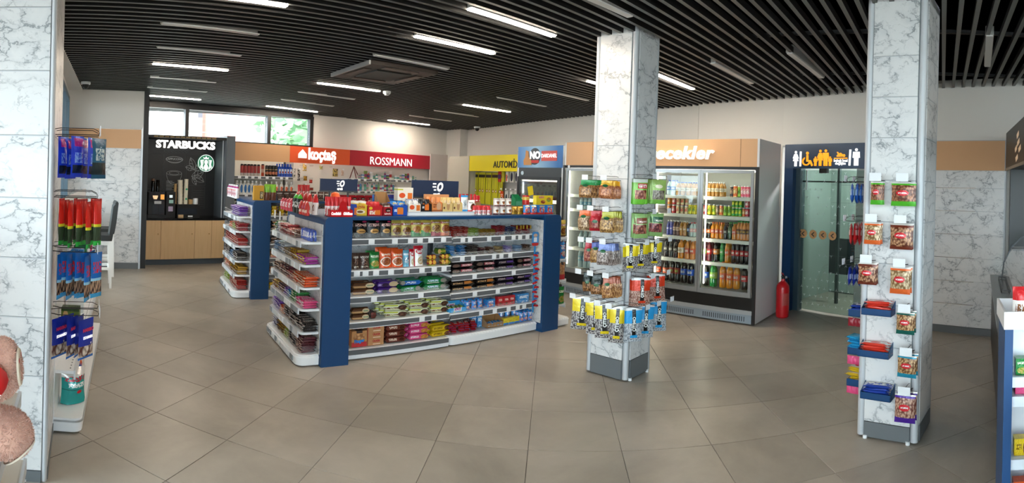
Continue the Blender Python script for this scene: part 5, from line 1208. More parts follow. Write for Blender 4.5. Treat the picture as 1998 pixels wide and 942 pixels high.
for i, (k, nn, h) in enumerate((('brown_pack', 'brown biscuit bag, half behind the post,', .15), ('brown_pack', 'brown biscuit bag', .15), ('green_pack', 'green biscuit bag', .155), ('orange_pack', 'left orange biscuit bag', .185), ('orange_pack', 'right orange biscuit bag', .175), ('blue_white_pack', 'light blue biscuit bag', .16), ('red_white_pack', 'narrow red-and-white snack bag', .17), ('red_white_pack', 'large red-and-white snack bag with white lettering', .2))):
    w = q[i+1]-q[i]; put('biscuit_bag', pouch(w*1.04, h, .07, P_[k], 1, i+30), G1, (q[i]+q[i+1])/2, .19, z, f'{nn} {LB[1]}', 'bag', None, rz=rng.uniform(-.06, .06), rx=R(-4))
    if i in (2, 3, 4, 5): put('biscuit_bag', pouch(w*1.0, h*1.02, .06, P_[k], 1, i+40), G1, (q[i]+q[i+1])/2-.01, .275, z, f'{nn.split()[0] if nn.split()[0] not in ("left", "right") else nn.split()[0]+" orange"} biscuit bag in the back row {LB[1]}', 'bag')
a, b_ = 1.14,1.434
row(G1, .18, z, a, b_-.0, 2, flow(.10, .055, .055, P_['cracker_roll']), 'red round-cracker packet', LB[1], 'packet', 2, .052)
put('cracker_packet', flow(.10, .06, .055, P_['green_cracker'], 3), G1, b_-.05, .18, z, 'bottom green cracker packet at right end '+LB[1], 'packet'); put('cracker_packet', flow(.10, .06, .055, P_['green_cracker'], 3), G1, b_-.045, .185, z+.054, 'middle green cracker packet at right end '+LB[1], 'packet'); put('cracker_packet', flow(.12, .07, .06, P_['green_cracker'], 4), G1, b_-.11, .2, z+.108, 'top green cracker packet at right end '+LB[1], 'packet', rz=.1)
z = B1Z[2]+.003; q = [0.338,0.592,0.847,1.103,1.411]
for k in (0, 1):
    for i, (m_, nn) in enumerate((('brown_roll', 'brown sandwich-biscuit roll'), ('purple_roll', 'purple sandwich-biscuit roll'), ('blue_roll' if k else 'green_roll', 'blue sandwich-biscuit roll' if k else 'green sandwich-biscuit roll'), ('green_roll', 'green sandwich-biscuit roll'))):
        w = q[i+1]-q[i]; put('biscuit_roll', flow(w*1.02, .06, .058, P_[m_], i), G1, (q[i]+q[i+1])/2, .19, z+k*.06, f'{"upper" if k else "lower"} {nn}{", right end," if i == 3 else ""} {LB[2]}', 'packet', None, rz=rng.uniform(-.04, .04))
        put('biscuit_roll', flow(w*1.0, .06, .058, P_[m_], i), G1, (q[i]+q[i+1])/2-.01, .26, z+k*.06+.004, f'{"upper" if k else "lower"} {nn}{", right end," if i == 3 else ""} in back row, third shelf, left bay', 'packet')
z = B1Z[3]+.003; q = [0.341,0.546,0.675,0.953,1.199,1.425]
for k in (0, 1): put('biscuit_roll', flow(q[1]-q[0], .06, .056, P_['brown_roll'], k), G1, (q[0]+q[1])/2, .19, z+k*.058, f'{"upper" if k else "lower"} brown biscuit roll {LB[3]}', 'packet')
put('biscuit_roll', flow(.16, .055, .055, P_['sweet_brown_roll'], 5), G1, (q[1]+q[2])/2-.01, .25, z, 'brown roll lying end-on '+LB[3], 'packet', rz=R(80))
for i in range(3):
    for k in range(2 if i == 0 else 2):
        for dd_ in range(3):
            put('cream_packet', flow((q[i+3]-q[i+2])*.96, .05, .062, P_['cream_pack'], i+k), G1, (q[i+2]+q[i+3])/2-.02*dd_, .18+.065*dd_, z+k*.062+.006*dd_, f'{"upper" if k else "lower"} {("left", "middle", "right")[i]} cream-and-green packet, {("front", "middle", "back")[dd_]} row, fourth shelf, left bay', 'packet', 'cream packets '+LB[3], rz=R(-14)+rng.uniform(-.05, .05), rx=rng.uniform(-.1, .1))
z = .103; q = [0.336,0.508,0.695,0.951,1.212,1.477]
o = put('biscuit_carton', carton((q[1]-q[0])*.9, .06, .15, P_['finger_box']), G1, (q[0]+q[1])/2+.01, .18, z, 'stick biscuit carton with blue lettering '+LB[4], 'box'); text('Finger', .042, o, (.0, -.033, .055), M('lettering_blue', '1f7fd0', .5), .001, .002, 'lettering', rot=(R(90), R(-6), 0))
put('biscuit_carton', carton((q[1]-q[0])*.9, .06, .15, P_['finger_box']), G1, (q[0]+q[1])/2-.01, .25, z, 'stick biscuit carton in the back row '+LB[4], 'box')
for k in range(3):
    o = put('kraft_carton', carton((q[2]-q[1])*.93, .08, .062, P_['kraft_carton']), G1, (q[1]+q[2])/2, .19, z+.063*k, f'{("bottom", "middle", "top")[k]} kraft biscuit carton in stack {LB[4]}', 'box', 'kraft cartons '+LB[4]); text('\u00dcLKER', .026, o, (.008, -.041, .04), M('lettering_red', 'b3262c', .5), .0006, .001)
for i, (m_, nn) in enumerate((('sweet_brown_roll', 'brown biscuit roll'), ('pink_roll', 'pink biscuit roll'), ('yellow_roll', 'yellow biscuit roll'))):
    a, b_ = q[i+2], q[i+3]
    for k in range(3 if i < 2 else 2):
        for dd_ in range(2):
            zz = z+.058*k
            put('biscuit_roll', flow((b_-a)*.98, .055, .056, (P_[m_]), k), G1, (a+b_)/2-.015*dd_, .18+.07*dd_, zz+.004*dd_, f'{("bottom", "middle", "top")[k]} {nn}, {("front", "back")[dd_]} row, {LB[4]}'.replace('left bay of front gondola', 'left bay'), 'packet', nn+'s '+LB[4], rz=rng.uniform(-.05, .05))
put('biscuit_roll', flow(.15, .055, .055, P_['yellow_roll'], 5), G1, q[5]-.11, .30, z+.125, 'top yellow biscuit roll lying across the back '+LB[4], 'packet', rz=.4)
# ---------------- gondola 1, right bay
RB = [l.replace('left bay', 'right bay') for l in ('on the top shelf, left bay of front gondola', 'on the second shelf, left bay of front gondola', 'on the third shelf, left bay of front gondola', 'on the fourth shelf, left bay of front gondola', 'on the fifth shelf, left bay of front gondola', 'on the base tray, left bay of front gondola')]
def pile(fr, v, z, u0, u1, m_, nn, loc, n, nk, L=.12, d=.05, h=.017, cat='bar', rz=R(90), jit=.1, fall=0., name=None):
    me = flow(L, d, h, P_[m_] if isinstance(m_, str) else m_); st = (u1-u0)/n
    for k in range(nk):
        for i in range(n):
            if k*h > (nk*h)*(1-fall*abs(i/(max(n-1, 1))-.0)): continue
            lab = poslab(nn, loc, i, n, k, nk)
            put(name or nn.split()[-1] if ' ' not in nn else '_'.join(nn.replace('-', ' ').split()[-2:]), me, fr, u0+st*(i+.5)+rng.uniform(-.08, .08)*st, v+rng.uniform(-.01, .01), z+k*h*.99, lab, cat, f'{nn}s {loc}', rz=rz+rng.uniform(-jit, jit))
z = B2Z[0]+.003; q = [1.429,1.649,1.783,1.886,1.998,2.142,2.301,2.535]
for i, (m_, nn, n, nk) in enumerate((('red_bar', 'red wafer bar', 3, 6), ('lime_bar', 'lime green wafer bar', 2, 5), ('ochre_bar', 'ochre wafer bar', 1, 4), ('ochre_bar', 'brown-lettered wafer bar', 2, 4), ('crimson_bar', 'crimson wafer bar', 2, 6), ('navy_bar', 'navy-and-white wafer bar', 2, 5), ('crimson_bar', 'glossy crimson wafer bar', 2, 3))):
    pile(G1, .2, z, q[i], q[i+1], m_, nn, RB[0], n, nk)
row(G1, .2, z+.055, q[6]-.02, q[7], 5, carton(.022, .1, .04, P_['gold_bar']), 'upright gold chocolate box', RB[0], 'box')
z = B2Z[1]+.003; q = [1.395,1.631,1.773,1.894,2.017,2.15,2.278,2.406,2.556]
for i, (m_, nn, n, nk) in enumerate((('sky_bar', 'sky blue wafer packet', 2, 6), ('coal_bar', 'black wafer packet', 2, 6), ('maroon_bar', 'maroon wafer packet', 1, 4), ('brown_bar', 'brown wafer packet', 1, 4), ('tan_bar', 'tan wafer packet', 1, 4), ('lilac_bar', 'lilac wafer packet', 1, 4), ('pale_blue_bar', 'pale blue wafer packet', 1, 4), ('brown_bar', 'chocolate brown wafer packet at right end', 1, 4))):
    pile(G1, .2, z, q[i], q[i+1], m_, nn, RB[1], n, nk, cat='packet', d=.065)
for si, (zz, ms) in enumerate(((B2Z[2], ('dark_pink_pack', 'dark_pink_pack', 'dark_purple_pack', 'dark_pink_pack')), (B2Z[3], ('dark_orange_pack', 'dark_orange_pack', 'dark_purple_pack', 'dark_purple_pack')))):
    q = [1.419,1.739,2.026,2.302,2.569]
    for i in range(4):
        for k in range(2):
            put('dark_packet', flow((q[i+1]-q[i])*.97, .07, .055, P_[ms[i]], i+k), G1, (q[i]+q[i+1])/2, .19, zz+.003+.056*k, f'{("lower", "upper")[k]} {("leftmost", "second", "third", "rightmost")[i]} dark {ms[i].split("_")[1]}-labelled packet {RB[2+si]}', 'packet', None, rz=rng.uniform(-.04, .04))
z = B2Z[4]+.003; q = [1.417,1.637,1.895,2.064,2.323,2.571]
bx_ = put('display_carton', openbox(q[1]-q[0], .13, .045, .09, P_['dp_carton'], None), G1, (q[0]+q[1])/2, .21, z, 'blue open carton of yellow sweets '+RB[4], 'display box')
row(G1, .2, z+.005, q[0]+.01, q[1]-.01, 4, flow(.10, .025, .02, P_['lime_bar']), 'small yellow-green sweet', 'in the blue carton, fifth shelf, right bay', 'sweet', 2, .03, rz=R(75), name='sweet')
row(G1, .19, z, q[1], q[2], 3, pouch(.07, .10, .05, P_['blue_candy_bag'], 1, 5), 'blue sweet bag', RB[4], 'bag', 1, deep=2)
put('blue_red_carton', carton(.11, .08, .085, P_['blue_candy_bag']), G1, (q[2]+q[3])/2, .2, z, 'blue-and-red sweet carton '+RB[4], 'box')
row(G1, .18, z, q[3], q[4]-.01, 3, carton((q[4]-q[3])/3*.92, .05, .10, P_['red_carton']), 'small red chocolate carton', RB[4], 'box')
put('blue_carton', carton(.16, .1, .1, P_['blue_carton']), G1, (q[4]+q[5])/2-.01, .2, z, 'large blue-and-white carton at right end '+RB[4], 'box')
z = .108; q = [1.405,1.812,1.933,2.161,2.401,2.64]
pile(G1, .22, z, q[0]+.02, q[1], 'red_twist', 'red twist-wrapped sweet bag', RB[5], 5, 4, .16, .06, .024, 'bag', rz=R(70), jit=.35)
row(G1, .27, z, q[1]-.03, q[2], 2, carton(.06, .05, .13, P_['blue_carton']), 'upright blue-and-white carton', RB[5], 'box')
put('open_carton', openbox(q[3]-q[2], .16, .05, .15, P_['kraft'], None), G1, (q[2]+q[3])/2, .24, z, 'open kraft carton of blue bars '+RB[5], 'display box')
row(G1, .2, z+.008, q[2]+.01, q[3]-.01, 5, flow(.09, .022, .02, P_['sky_bar']), 'little blue bar', 'in the open kraft carton on base tray', 'bar', 2, .025, rz=R(85), name='bar')
row(G1, .19, z, q[3], q[4], 3, carton((q[4]-q[3])/3*.94, .06, .075, P_['yellow_blue_carton']), 'yellow-and-blue toy carton', RB[5], 'box', 1)
row(G1, .27, z+.0, q[3], q[4]+.05, 3, pouch(.08, .15, .06, P_['blue_candy_bag'], 1, 7), 'tall blue sweet bag', RB[5], 'bag', 1)
row(G1, .19, z, q[4], q[5]-.03, 3, pouch(.07, .12, .05, P_['blue_candy_bag'], 1, 8), 'blue-and-red surprise bag', RB[5], 'bag', 1, deep=2)
# hanging clip strip of red sweets beside the right post
cs = G1.empty('clip_strip', 'blue hanging strip of small red sweets beside the right post', 'hanging strip', None, 2.528, .085)
MB().box(-.012, .012, 0, .004, .22, .98).build('strip', M('strip_blue', '2f8fd0', .4), cs, smooth=False)
for i in range(12):
    z_ = .30+.052*i; b = MB(); b.tube([(-.03, -.03, 0), (-.012, -.035, .008), (0, -.035, 0), (.012, -.035, .008), (.03, -.03, 0)], .011, 6); b.build('red_sweet', M('sweet_red', 'c31f24', .25), cs, ((-1) ** i*.012, .0, z_)).rotation_euler = (0, rng.uniform(-.4, .4), 0)
    if i % 2: MB().tube([(-.02, -.02, .02), (.015, -.03, .035)], .010, 5).build('blue_wrapper', M('wrapper_blue', '2668b8', .25), cs, ((-1) ** i*-.012, 0, z_))
MB().prism(rrect(-.05, .05, .98, 1.14, .025, 4), -.004, .0, 'y').build('header_card', pk('clip_card', '3a8ccc', (('rect', 0, 1, 0, .22, 'c8302c'), ('rect', .25, .75, .28, .6, 'f0f2f4'), ('ell', .5, .75, .3, .12, 'd9b090'))), cs)
# ---------------- gondola 1, left end cap (u from far to near)
X1 = Frame(*G1.w(-.21, 1.2)[:2], G1.r+R(-90)); X2 = Frame(*G2.w(-.235, 1.2)[:2], G2.r+R(-90))
def LE(s, n=1): return f'on the {s}, left end of {"front" if n == 1 else "rear"} gondola'
SN = ('top shelf', 'second shelf', 'third shelf', 'fourth shelf', 'fifth shelf', 'base tray')
ec = [
 [(.04,.12,'green_bar','green gum pack',2,3),(.12,.24,'white_bar','white gum pack',3,3),(.24,.50,'crimson_bar','red chocolate bar',5,3),(.50,.68,'red_bar','bright red bar',3,2),(.68,.80,'brown_bar','brown chocolate bar',2,2)],
 [(.04,.20,'pale_blue_bar','pale blue sweet',3,3),(.20,.42,'white_bar','white-wrapped sweet',4,3),(.42,.62,'tan_bar','cream-coloured bar',4,2),(.62,.82,'gold_bar','gold-and-red bar',4,3),(.82,1.10,'magenta_bar','magenta-and-yellow bar',5,2)],
 [(.04,.30,'brown_bar','brown wafer bar',5,2),(.30,.56,'maroon_bar','maroon wafer bar',5,3),(.56,.74,'crimson_bar','dark red bar',3,2),(.74,1.10,'orange_bar','orange-red chocolate bar',5,3)],
 [(.04,.22,'gold_bar','gold coin bar',4,2),(.22,.44,'maroon_bar','maroon chocolate bar',4,2),(.44,.56,'violet_bar','violet bar',2,2),(.56,.68,'sky_bar','blue wrapped bar',2,2),(.68,.86,'green_bar','green wrapped bar',3,3),(.86,1.10,'pink_bar','pink-and-blue bar',4,2)],
 [(.04,.32,'violet_bar','violet-and-white bar',5,3),(.32,.50,'orange_bar','coral bar',3,2),(.50,.80,'coal_bar','black bar',5,4),(.80,1.10,'coal_bar','black boxed bar',4,3)],
 [(.06,.26,'navy_bar','navy-and-black bar',3,3),(.26,.50,'ochre_bar','golden wafer bar',4,3),(.50,.68,'lime_bar','yellow-green sweet bar',3,2),(.68,.90,'coal_bar','dark nougat bar',4,4),(.86,1.08,'maroon_bar','maroon bar near the corner',4,5)]]
for si, rw in enumerate(ec):
    z = (EC1+[.105])[si]+.004
    for (a, b_, m_, nn, n, nk) in rw:
        pile(X1, .125, z, a*1.02, b_*1.02, m_, nn, LE(SN[si]), n, nk+1, .15, (b_-a)/n*.94, .023, rz=R(90), jit=.07)
row(X1, .12, EC1[0]+.004, .80, 1.11, 7, pouch(.046, .10, .03, mk('blue_row_pack', '2f52b8', (('scr', .15, .85, .3, .8, 'e6ecf8'),)), 1, 3), 'upright blue sweet packet', LE(SN[0]), 'packet', deep=2, dd=.04)
# small hanging price cards on the end cap top
for i, (px_, w_) in enumerate(((.22, .05), (.42, .04), (.8, .14))): MB().box(px_, px_+w_, .0, .003, ZT-.09, ZT-.005).build('price_card', tag_m, g1, (-.21, 1.2, 0), (0, 0, R(-90)), smooth=False)
# ---------------- gondola 2 end cap and right part
ec = [
 [(.5,1.05,'violet_bar','tilted purple chocolate tablet',6,4)],
 [(.35,.6,'orange_bar','orange wrapped bar',3,2),(.6,.85,'lime_bar','lime wrapped bar',3,2),(.8,1.08,'crimson_bar','red wrapped bar',4,3)],
 [(.1,.5,'crimson_bar','red sweet bag',5,4),(.5,1.08,'red_bar','red patterned bar',7,3)],
 [(.1,.5,'coal_bar','black sweet bar',5,4),(.5,.75,'pale_blue_bar','silver-blue bar',3,2),(.75,1.08,'coal_bar','black striped bar',4,3)],
 [(.1,.5,'orange_bar','orange-brown bar',5,4),(.5,1.08,'ochre_bar','yellow chocolate bar',6,3)],
 [(.1,.4,'lime_bar','yellow-green bar',3,4),(.55,1.08,'red_bar','glossy red bar',5,4)]]
for si, rw in enumerate(ec):
    z = (EC2+[.105])[si]+.004
    for (a, b_, m_, nn, n, nk) in rw: pile(X2, .13, z, a, b_, m_, nn, LE(SN[si], 2), n, nk+1, .16, (b_-a)/n*.94, .026, rz=R(90)+(.3 if si == 0 else 0), jit=.08)
G2S = (1.12, .92, .73, .54, .32, .1)
cols = [('yellow_roll', 'yellow pastry packet'), ('black_cookie', 'black pastry packet'), ('brown_pack', 'brown pastry packet'), ('finger_box', 'tan pastry packet'), ('kraft_carton', 'kraft pastry packet')]
for si, z in enumerate(G2S):
    for i in range(9):
        m_, nn = cols[(i//3+si) % 5]; u = .3+.105*i
        for k in range(3 if si < 2 else 2):
            put('pastry_packet', flow(.10, .07, .045, P_[m_], k), G2, u+.04, .17, z+.004+.046*k, poslab(nn, f'on the {SN[si]}, front of rear gondola', i % 3, 3, k, 3 if si < 2 else 2), 'packet', f'{nn}s on the {SN[si]}, front of rear gondola', rz=rng.uniform(-.08, .08))
# right end of the front gondola, seen edge-on
for si, (z, m_, nn) in enumerate(((1.06, 'gold_cookie', 'gold snack bag'), (.80, 'blue_candy_bag', 'blue snack bag'), (.55, 'finger_box', 'tan snack bag'), (.26, 'green_pack', 'green-and-white snack bag'))):
    row(Frame(*G1.w(2.95, .1)[:2], G1.r), .0, z+.004, .0, .07, 1, pouch(.10, .2, .05, P_[m_], 1, si), nn, 'on the right end shelf of front gondola', 'bag', deep=2, dd=.12)
# ================================================================ TOP OF THE FRONT GONDOLA
mk('yellow_coffee', 'd9b93a', (('ell', .55, .3, .32, .15, 'e6dcc8'), ('ell', .55, .3, .2, .09, '6b4a28'), ('scr', .15, .85, .55, .75, 'a83a20'), ('rect', 0, 1, .85, 1, 'd8d5cc')))
mk('red_coffee', 'c2222a', (('rect', .45, .85, .08, .45, 'e07828'), ('scr', .12, .5, .1, .4, 'f2e9d8'), ('ell', .2, .6, .12, .12, 'd9b92c')))
mk('crimson_choc', 'a8202a', (('ell', .55, .5, .3, .2, '3a1c16'), ('scr', .15, .85, .1, .25, 'f2dcd4'), ('scr', .4, .75, .4, .5, 'e8d0c8')))
mk('blue_coffee', '1f4fb0', (('rect', .3, .72, .1, .6, 'e07a2c'), ('scr', .08, .28, .3, .5, 'f2f4f8'), ('ell', .5, .6, .22, .06, 'b98a50')))
mk('white_coffee', 'e6e2d8', (('rect', .65, .95, .1, .6, 'e0752c'), ('ell', .3, .4, .2, .2, 'd9562c'), ('rect', 0, .35, .8, .9, 'b9bf3a')))
mk('black_coffee', '17151a', (('rect', .35, .75, .15, .65, 'e0752c'), ('scr', .1, .3, .3, .5, 'f2f4f8')))
mk('orange_brown_coffee', 'd98a50', (('ell', .65, .4, .22, .28, 'c9a080'), ('scr', .1, .45, .3, .6, '7a3a1c'), ('rect', 0, 1, 0, .15, '9c5a30')))
mk('cream_coffee', 'd9bd7c', (('ell', .55, .45, .16, .34, 'b98e62'), ('ell', .55, .7, .2, .12, 'e9d6b8'), ('ell', .15, .3, .08, .1, '5a2a1c')))
mk('blue_milk', 'dfe6ea', (('rect', 0, 1, 0, .12, '2f8fd0'), ('rect', 0, 1, .88, 1, '2f8fd0'), ('scr', .25, .6, .35, .7, '8a97a0')))
mk('red_choc_pack', 'e6e2de', (('rect', 0, 1, 0, .12, 'c3202a'), ('food', .6, .4, .35, .3, '8a4a2c', '4a2214', 6.), ('scr', .1, .6, .72, .82, '5a5a5a')))
mk('hazelnut_tub', 'e9e4de', (('ell', .5, .45, .2, .2, 'b9763a'), ('ell', .5, .55, .3, .1, '7a4526'), ('rect', 0, 1, .82, .88, 'c3242a'), ('rect', 0, 1, 0, .18, '6b2a20'), ('rect', 0, .02, 0, 1, 'c9c4be')))
mk('red_tub', 'a8241f', (('food', .5, .5, .3, .3, 'd98a50', '7a2a18', 7.),))
mk('green_box', '157a48', (('rect', .05, .95, .0, .4, '4f9a78'),)); mk('gold_bag', 'b98f2c', (('scr', .1, .9, .3, .6, '7a4a14'),), .2, metal=.4)
mk('toy_blue', '2f80cc', (('food', .3, .45, .16, .3, 'e8d0c0', 'c03a30', 4.), ('food', .72, .45, .16, .3, 'e8d0c0', 'c03a30', 4.), ('rect', 0, 1, 0, .18, 'c8302c'), ('scr', .15, .85, .78, .92, 'e8c84a')))
mk('gum_yellow', 'e3cf24', (('food', .75, .55, .14, .25, 'd9562c', '5fa03a', 4.), ('scr', .15, .45, .7, .9, 'c23a8a'), ('food', .4, .3, .14, .2, 'c98a4a', '8a3a20', 4.)))
mk('red_condy', 'c3141c', (('scr', .15, .45, .12, .3, 'f6e9e9'), ('scr', .6, .92, .12, .3, 'f6e9e9'))); mk('white_red_stick', 'e9e0e0', (('rect', 0, 1, .5, 1, 'c92a30'), ('scr', .1, .9, .15, .4, 'c92a30')))
mk('dkblue_box', '23459c', (('rect', .6, 1, .1, .7, 'd9722c'),)); mk('hello_pink', 'd94a5a', (('scr', .15, .85, .3, .7, 'f6dbe0'),)); mk('snack_blue', '2468b8', (('rect', 0, 1, .8, 1, '27307a'), ('rect', .25, .75, .3, .6, 'bcd8ee')))
GT = ZT+.002; TL = 'on top of the front gondola'
def tx(x, v=.25): return x
q = [0.311,0.475,0.637,0.743,0.907,1.047,1.184,1.307,1.554,1.652,1.753,1.862]
disp = [('yellow_coffee', 'yellow coffee sachet display box', .10), ('red_coffee', 'red coffee sachet display box with orange mug', .095), ('crimson_choc', 'crimson chocolate drink display box', .085), ('blue_coffee', 'blue coffee sachet display box with orange mug', .1)]
def display(u0, u1, z, m_, nn, h, hb, v=.22, d=.13, nsach=6, sm=None, loc=TL, kraft=False, par=None):
    o = put('display_box', openbox(u1-u0, d, h, hb, P_[m_], None), G1, (u0+u1)/2, v, z, f'{nn} {loc}', 'display box')
    me = pouch((u1-u0)*.42, hb*1.05, .03, P_[sm or m_], 0, 4)
    for i in range(nsach):
        c = bpy.data.objects.new('sachet', me); COL.objects.link(c); c.parent = o; c.location = ((u1-u0)*(.24 if i % 2 else -.24)*1+rng.uniform(-.006, .006), -.03+.035*(i//2), .006); c.rotation_euler = (rng.uniform(-.1, .1), rng.uniform(-.12, .12), rng.uniform(-.2, .2))
    return o
for i in range(4): display(q[i]+.004, q[i+1]-.004, GT, disp[i][0], disp[i][1], disp[i][2], disp[i][2]*1.25, sm={0: 'yellow_coffee', 1: 'red_coffee', 2: 'brown_pack', 3: 'toy_blue'}[i])
# white riser tray with the coffee boxes
rt = G1.empty('riser_tray', 'low white riser tray under the coffee boxes on front gondola', 'tray', None, (0.909+1.714)/2, .24); rt.location.z = GT
w2 = (0.805)/2; b = MB(); b.prism(rrect(-w2, w2, -.09, .12, .015, 3), 0, .035, 'z'); b.build('tray_body', white_gloss, rt); MB().box(-w2, w2, -.092, -.088, .03, .04).build('tray_lip', M('satin_aluminium'), rt, smooth=False)
RZ = GT+.037
qs = [0.911,1.057,1.183,1.311,1.437,1.559]
for i, (m_, nn, h) in enumerate((('white_coffee', 'white coffee sachet display box', .075), ('black_coffee', 'black coffee sachet display box', .075), ('orange_brown_coffee', 'orange-brown coffee display box', .09), ('cream_coffee', 'left cream latte display box', .088), ('cream_coffee', 'right cream latte display box', .088))):
    display(qs[i]+.003, qs[i+1]-.003, RZ, m_, nn, h, h*1.5, loc='on the white riser tray', sm={0: 'white_bar', 1: 'black_coffee', 2: 'orange_brown_coffee', 3: 'cream_coffee', 4: 'cream_coffee'}[i])
put('card_sleeve', carton(.30, .02, .14, mk('peach_card', 'd49a6c')), G1, qs[3]+.03, .33, RZ+.03, 'peach cardboard sleeve standing behind latte boxes', 'box')
qq = [1.552,1.644,1.738]
put('milk_pack', pouch(qq[1]-qq[0], .17, .05, P_['blue_milk'], 1, 3), G1, (qq[0]+qq[1])/2+.01, .2, RZ, 'white-and-blue wafer pouch at right end of riser tray', 'bag')
put('choc_pack', pouch(qq[2]-qq[1], .12, .05, P_['red_choc_pack'], 1, 4), G1, (qq[1]+qq[2])/2+.01, .2, RZ, 'white-and-red chocolate pouch beside the wafer pouch', 'bag')
row(G1, .3, RZ-.02, qq[0]+.04, qq[2]+.1, 5, flow(.025, .02, .16, P_['white_red_stick']) if False else pouch(.032, .2, .02, P_['white_red_stick'], 0, 2), 'thin white-and-red stick pack', 'standing right of the riser tray', 'packet', name='stick_pack')
# raised box and stack behind, tall board neighbours
put('raised_box', carton(0.176, .08, .13, P_['white_coffee']), G1, 0.955, .34, GT+.14, 'white coffee box raised on a stack left of logo board', 'box')
put('support_box', carton(.11, .08, .138, P_['snack_blue']), G1, 0.955, .35, GT, 'blue box carrying the raised white coffee box', 'box')
row(G1, .5, GT, 0.693, 0.975, 7, carton(.043, .04, .19, P_['snack_blue']), 'slim blue snack box', 'at the back of the gondola top', 'box')
put('open_flap_box', openbox(.13, .1, .12, .22, P_['kraft'], None), G1, 0.749, .40, GT, 'open kraft box behind the red coffee boxes', 'display box')
row(G1, .17, GT, 1.691+.0, 1.944, 4, pouch(.045, .1, .03, P_['white_red_stick'], 1, 6), 'small chocolate pouch', 'right of the riser tray', 'bag', deep=2, dd=.04)
row(G1, .2, GT, 1.883, 1.981, 1, jar(.034, .085, P_['red_tub'], topm), 'red chocolate tub', 'left of the hazelnut tubs', 'tub')
qt = [1.965,2.256]
row(G1, .2, GT, qt[0]+.02, qt[1]-.0, 3, jar(.036, .088, P_['hazelnut_tub'], clear if False else M('clear_lid', 'cfcac4', .2)), 'hazelnut chocolate tub', 'on the gondola top, right part', 'tub', 2, .09)
put('red_heart_tin', jar(.04, .07, P_['red_condy'], red), G1, 1.909, .4, GT+.13, 'red character-free gift tin behind the chocolate pouches'.replace('character-free ', ''), 'tin')
put('tin_stand', carton(.07, .07, .129, P_['kraft']), G1, 1.909, .4, GT, 'kraft box under the red gift tin', 'box')
put('green_flap_box', openbox(.10, .08, .075, .13, P_['green_box'], None), G1, 2.441, .33, GT+.09, 'green open box above the gold bag', 'display box')
put('box_riser', carton(.09, .07, .088, P_['kraft']), G1, 2.441, .34, GT, 'kraft box under the green open box', 'box')
row(G1, .2, GT, 2.251, 2.434, 2, pouch(.085, .085, .06, P_['gold_bag'], 1, 2), 'gold sweet bag', 'right of the hazelnut tubs', 'bag')
row(G1, .17, GT, 2.4, 2.605, 2, pouch(.1, .105, .07, P_['toy_blue'], 1, 2), 'blue surprise egg pack', 'on the gondola top near right post', 'bag')
row(G1, .17, GT, 2.605, 2.844, 2, carton(.105, .07, .105, P_['toy_blue']), 'blue surprise egg carton', 'at the right end of the gondola top', 'box')
put('gum_carton', carton(.27, .06, .11, P_['gum_yellow']), G1, 2.867, .34, GT+.10, 'yellow chewing gum carton stacked behind blue egg cartons', 'box'); put('gum_flap', carton(.08, .004, .11, mk('plain_yellow', 'e3cf24')), G1, 2.705, .38, GT+.21, 'raised yellow flap of gum carton near chiller', 'box', ry=R(-12))
put('gum_riser', carton(.26, .06, .098, P_['kraft']), G1, 2.867, .34, GT, 'kraft box under the yellow gum carton', 'box')
put('round_tin', jar(.045, .11, mk('red_yellow_tin', 'c9281f', (('rect', 0, 1, .5, .85, 'e0c050'),)), red), G1, 2.587, .34, GT+.10, 'red-and-yellow round tin beside the gum carton', 'tin'); put('tin_riser', carton(.08, .08, .098, P_['kraft']), G1, 2.587, .34, GT, 'kraft box under the round tin', 'box')
# left corner of the top: red sweet displays
o = put('display_box', openbox(.22, .14, .06, .08, P_['red_condy'], None), G1, 0.168, .11, GT, 'red glossy display box with white script at left corner', 'display box')
MB().prism([(-.09, .0), (.1, .0), (.055, .07), (.035, .13), (.01, .145), (-.015, .13), (-.03, .07)], -.074, -.07, 'y').build('peaked_front', P_['red_condy'], o, (0.0, 0, .0), smooth=False)
text('Condisens', .035, o, (-.058, -.075, .028), lt_white, .0005, .001, shear=.2, sx=.6); text('Condisens', .035, o, (.058, -.076, .028), lt_white, .0005, .001, shear=.2, sx=.6)
row(G1, .11, GT+.01, 0.046, 0.288, 6, pouch(.034, .165, .025, P_['white_red_stick'], 0, 5), 'white-and-red sweet stick', 'in the red display at left corner', 'packet', deep=2, dd=.05, name='sweet_stick')
row(X1, .10, GT, .15, .55, 4, pouch(.075, .12, .06, P_['hello_pink'], 1, 5), 'pink-and-red sweet bag', 'on the far left edge of the gondola top', 'bag', deep=2, dd=.07)
row(X1, .10, GT+.0, .58, .82, 2, pouch(.10, .18, .07, mk('green_black_pack', '1d2420', (('rect', 0, 1, .78, 1, '4fb83a'), ('scr', .1, .9, .3, .6, 'd8d8d8')), .25), 1, 5), 'black-and-green sweet bag', 'on the left edge of the gondola top', 'bag')
row(X1, .09, GT, .84, 1.08, 3, pouch(.075, .13, .05, mk('red_blue_pack', 'c23a34', (('ell', .3, .6, .22, .2, '2456c0'), ('scr', .2, .9, .2, .4, 'f2d8c8'))), 1, 6), 'red-and-blue lollipop bag', 'at the front left corner of gondola top', 'bag')
row(X1, .2, GT, .3, 1.0, 5, pouch(.09, .19, .06, mk('white_red_bag', 'e9e4e0', (('rect', 0, 1, .6, 1, 'c9282c'), ('scr', .15, .85, .2, .5, '8a5a3a'))), 1, 8), 'white-and-red bag', 'behind the pink sweets on gondola top', 'bag')
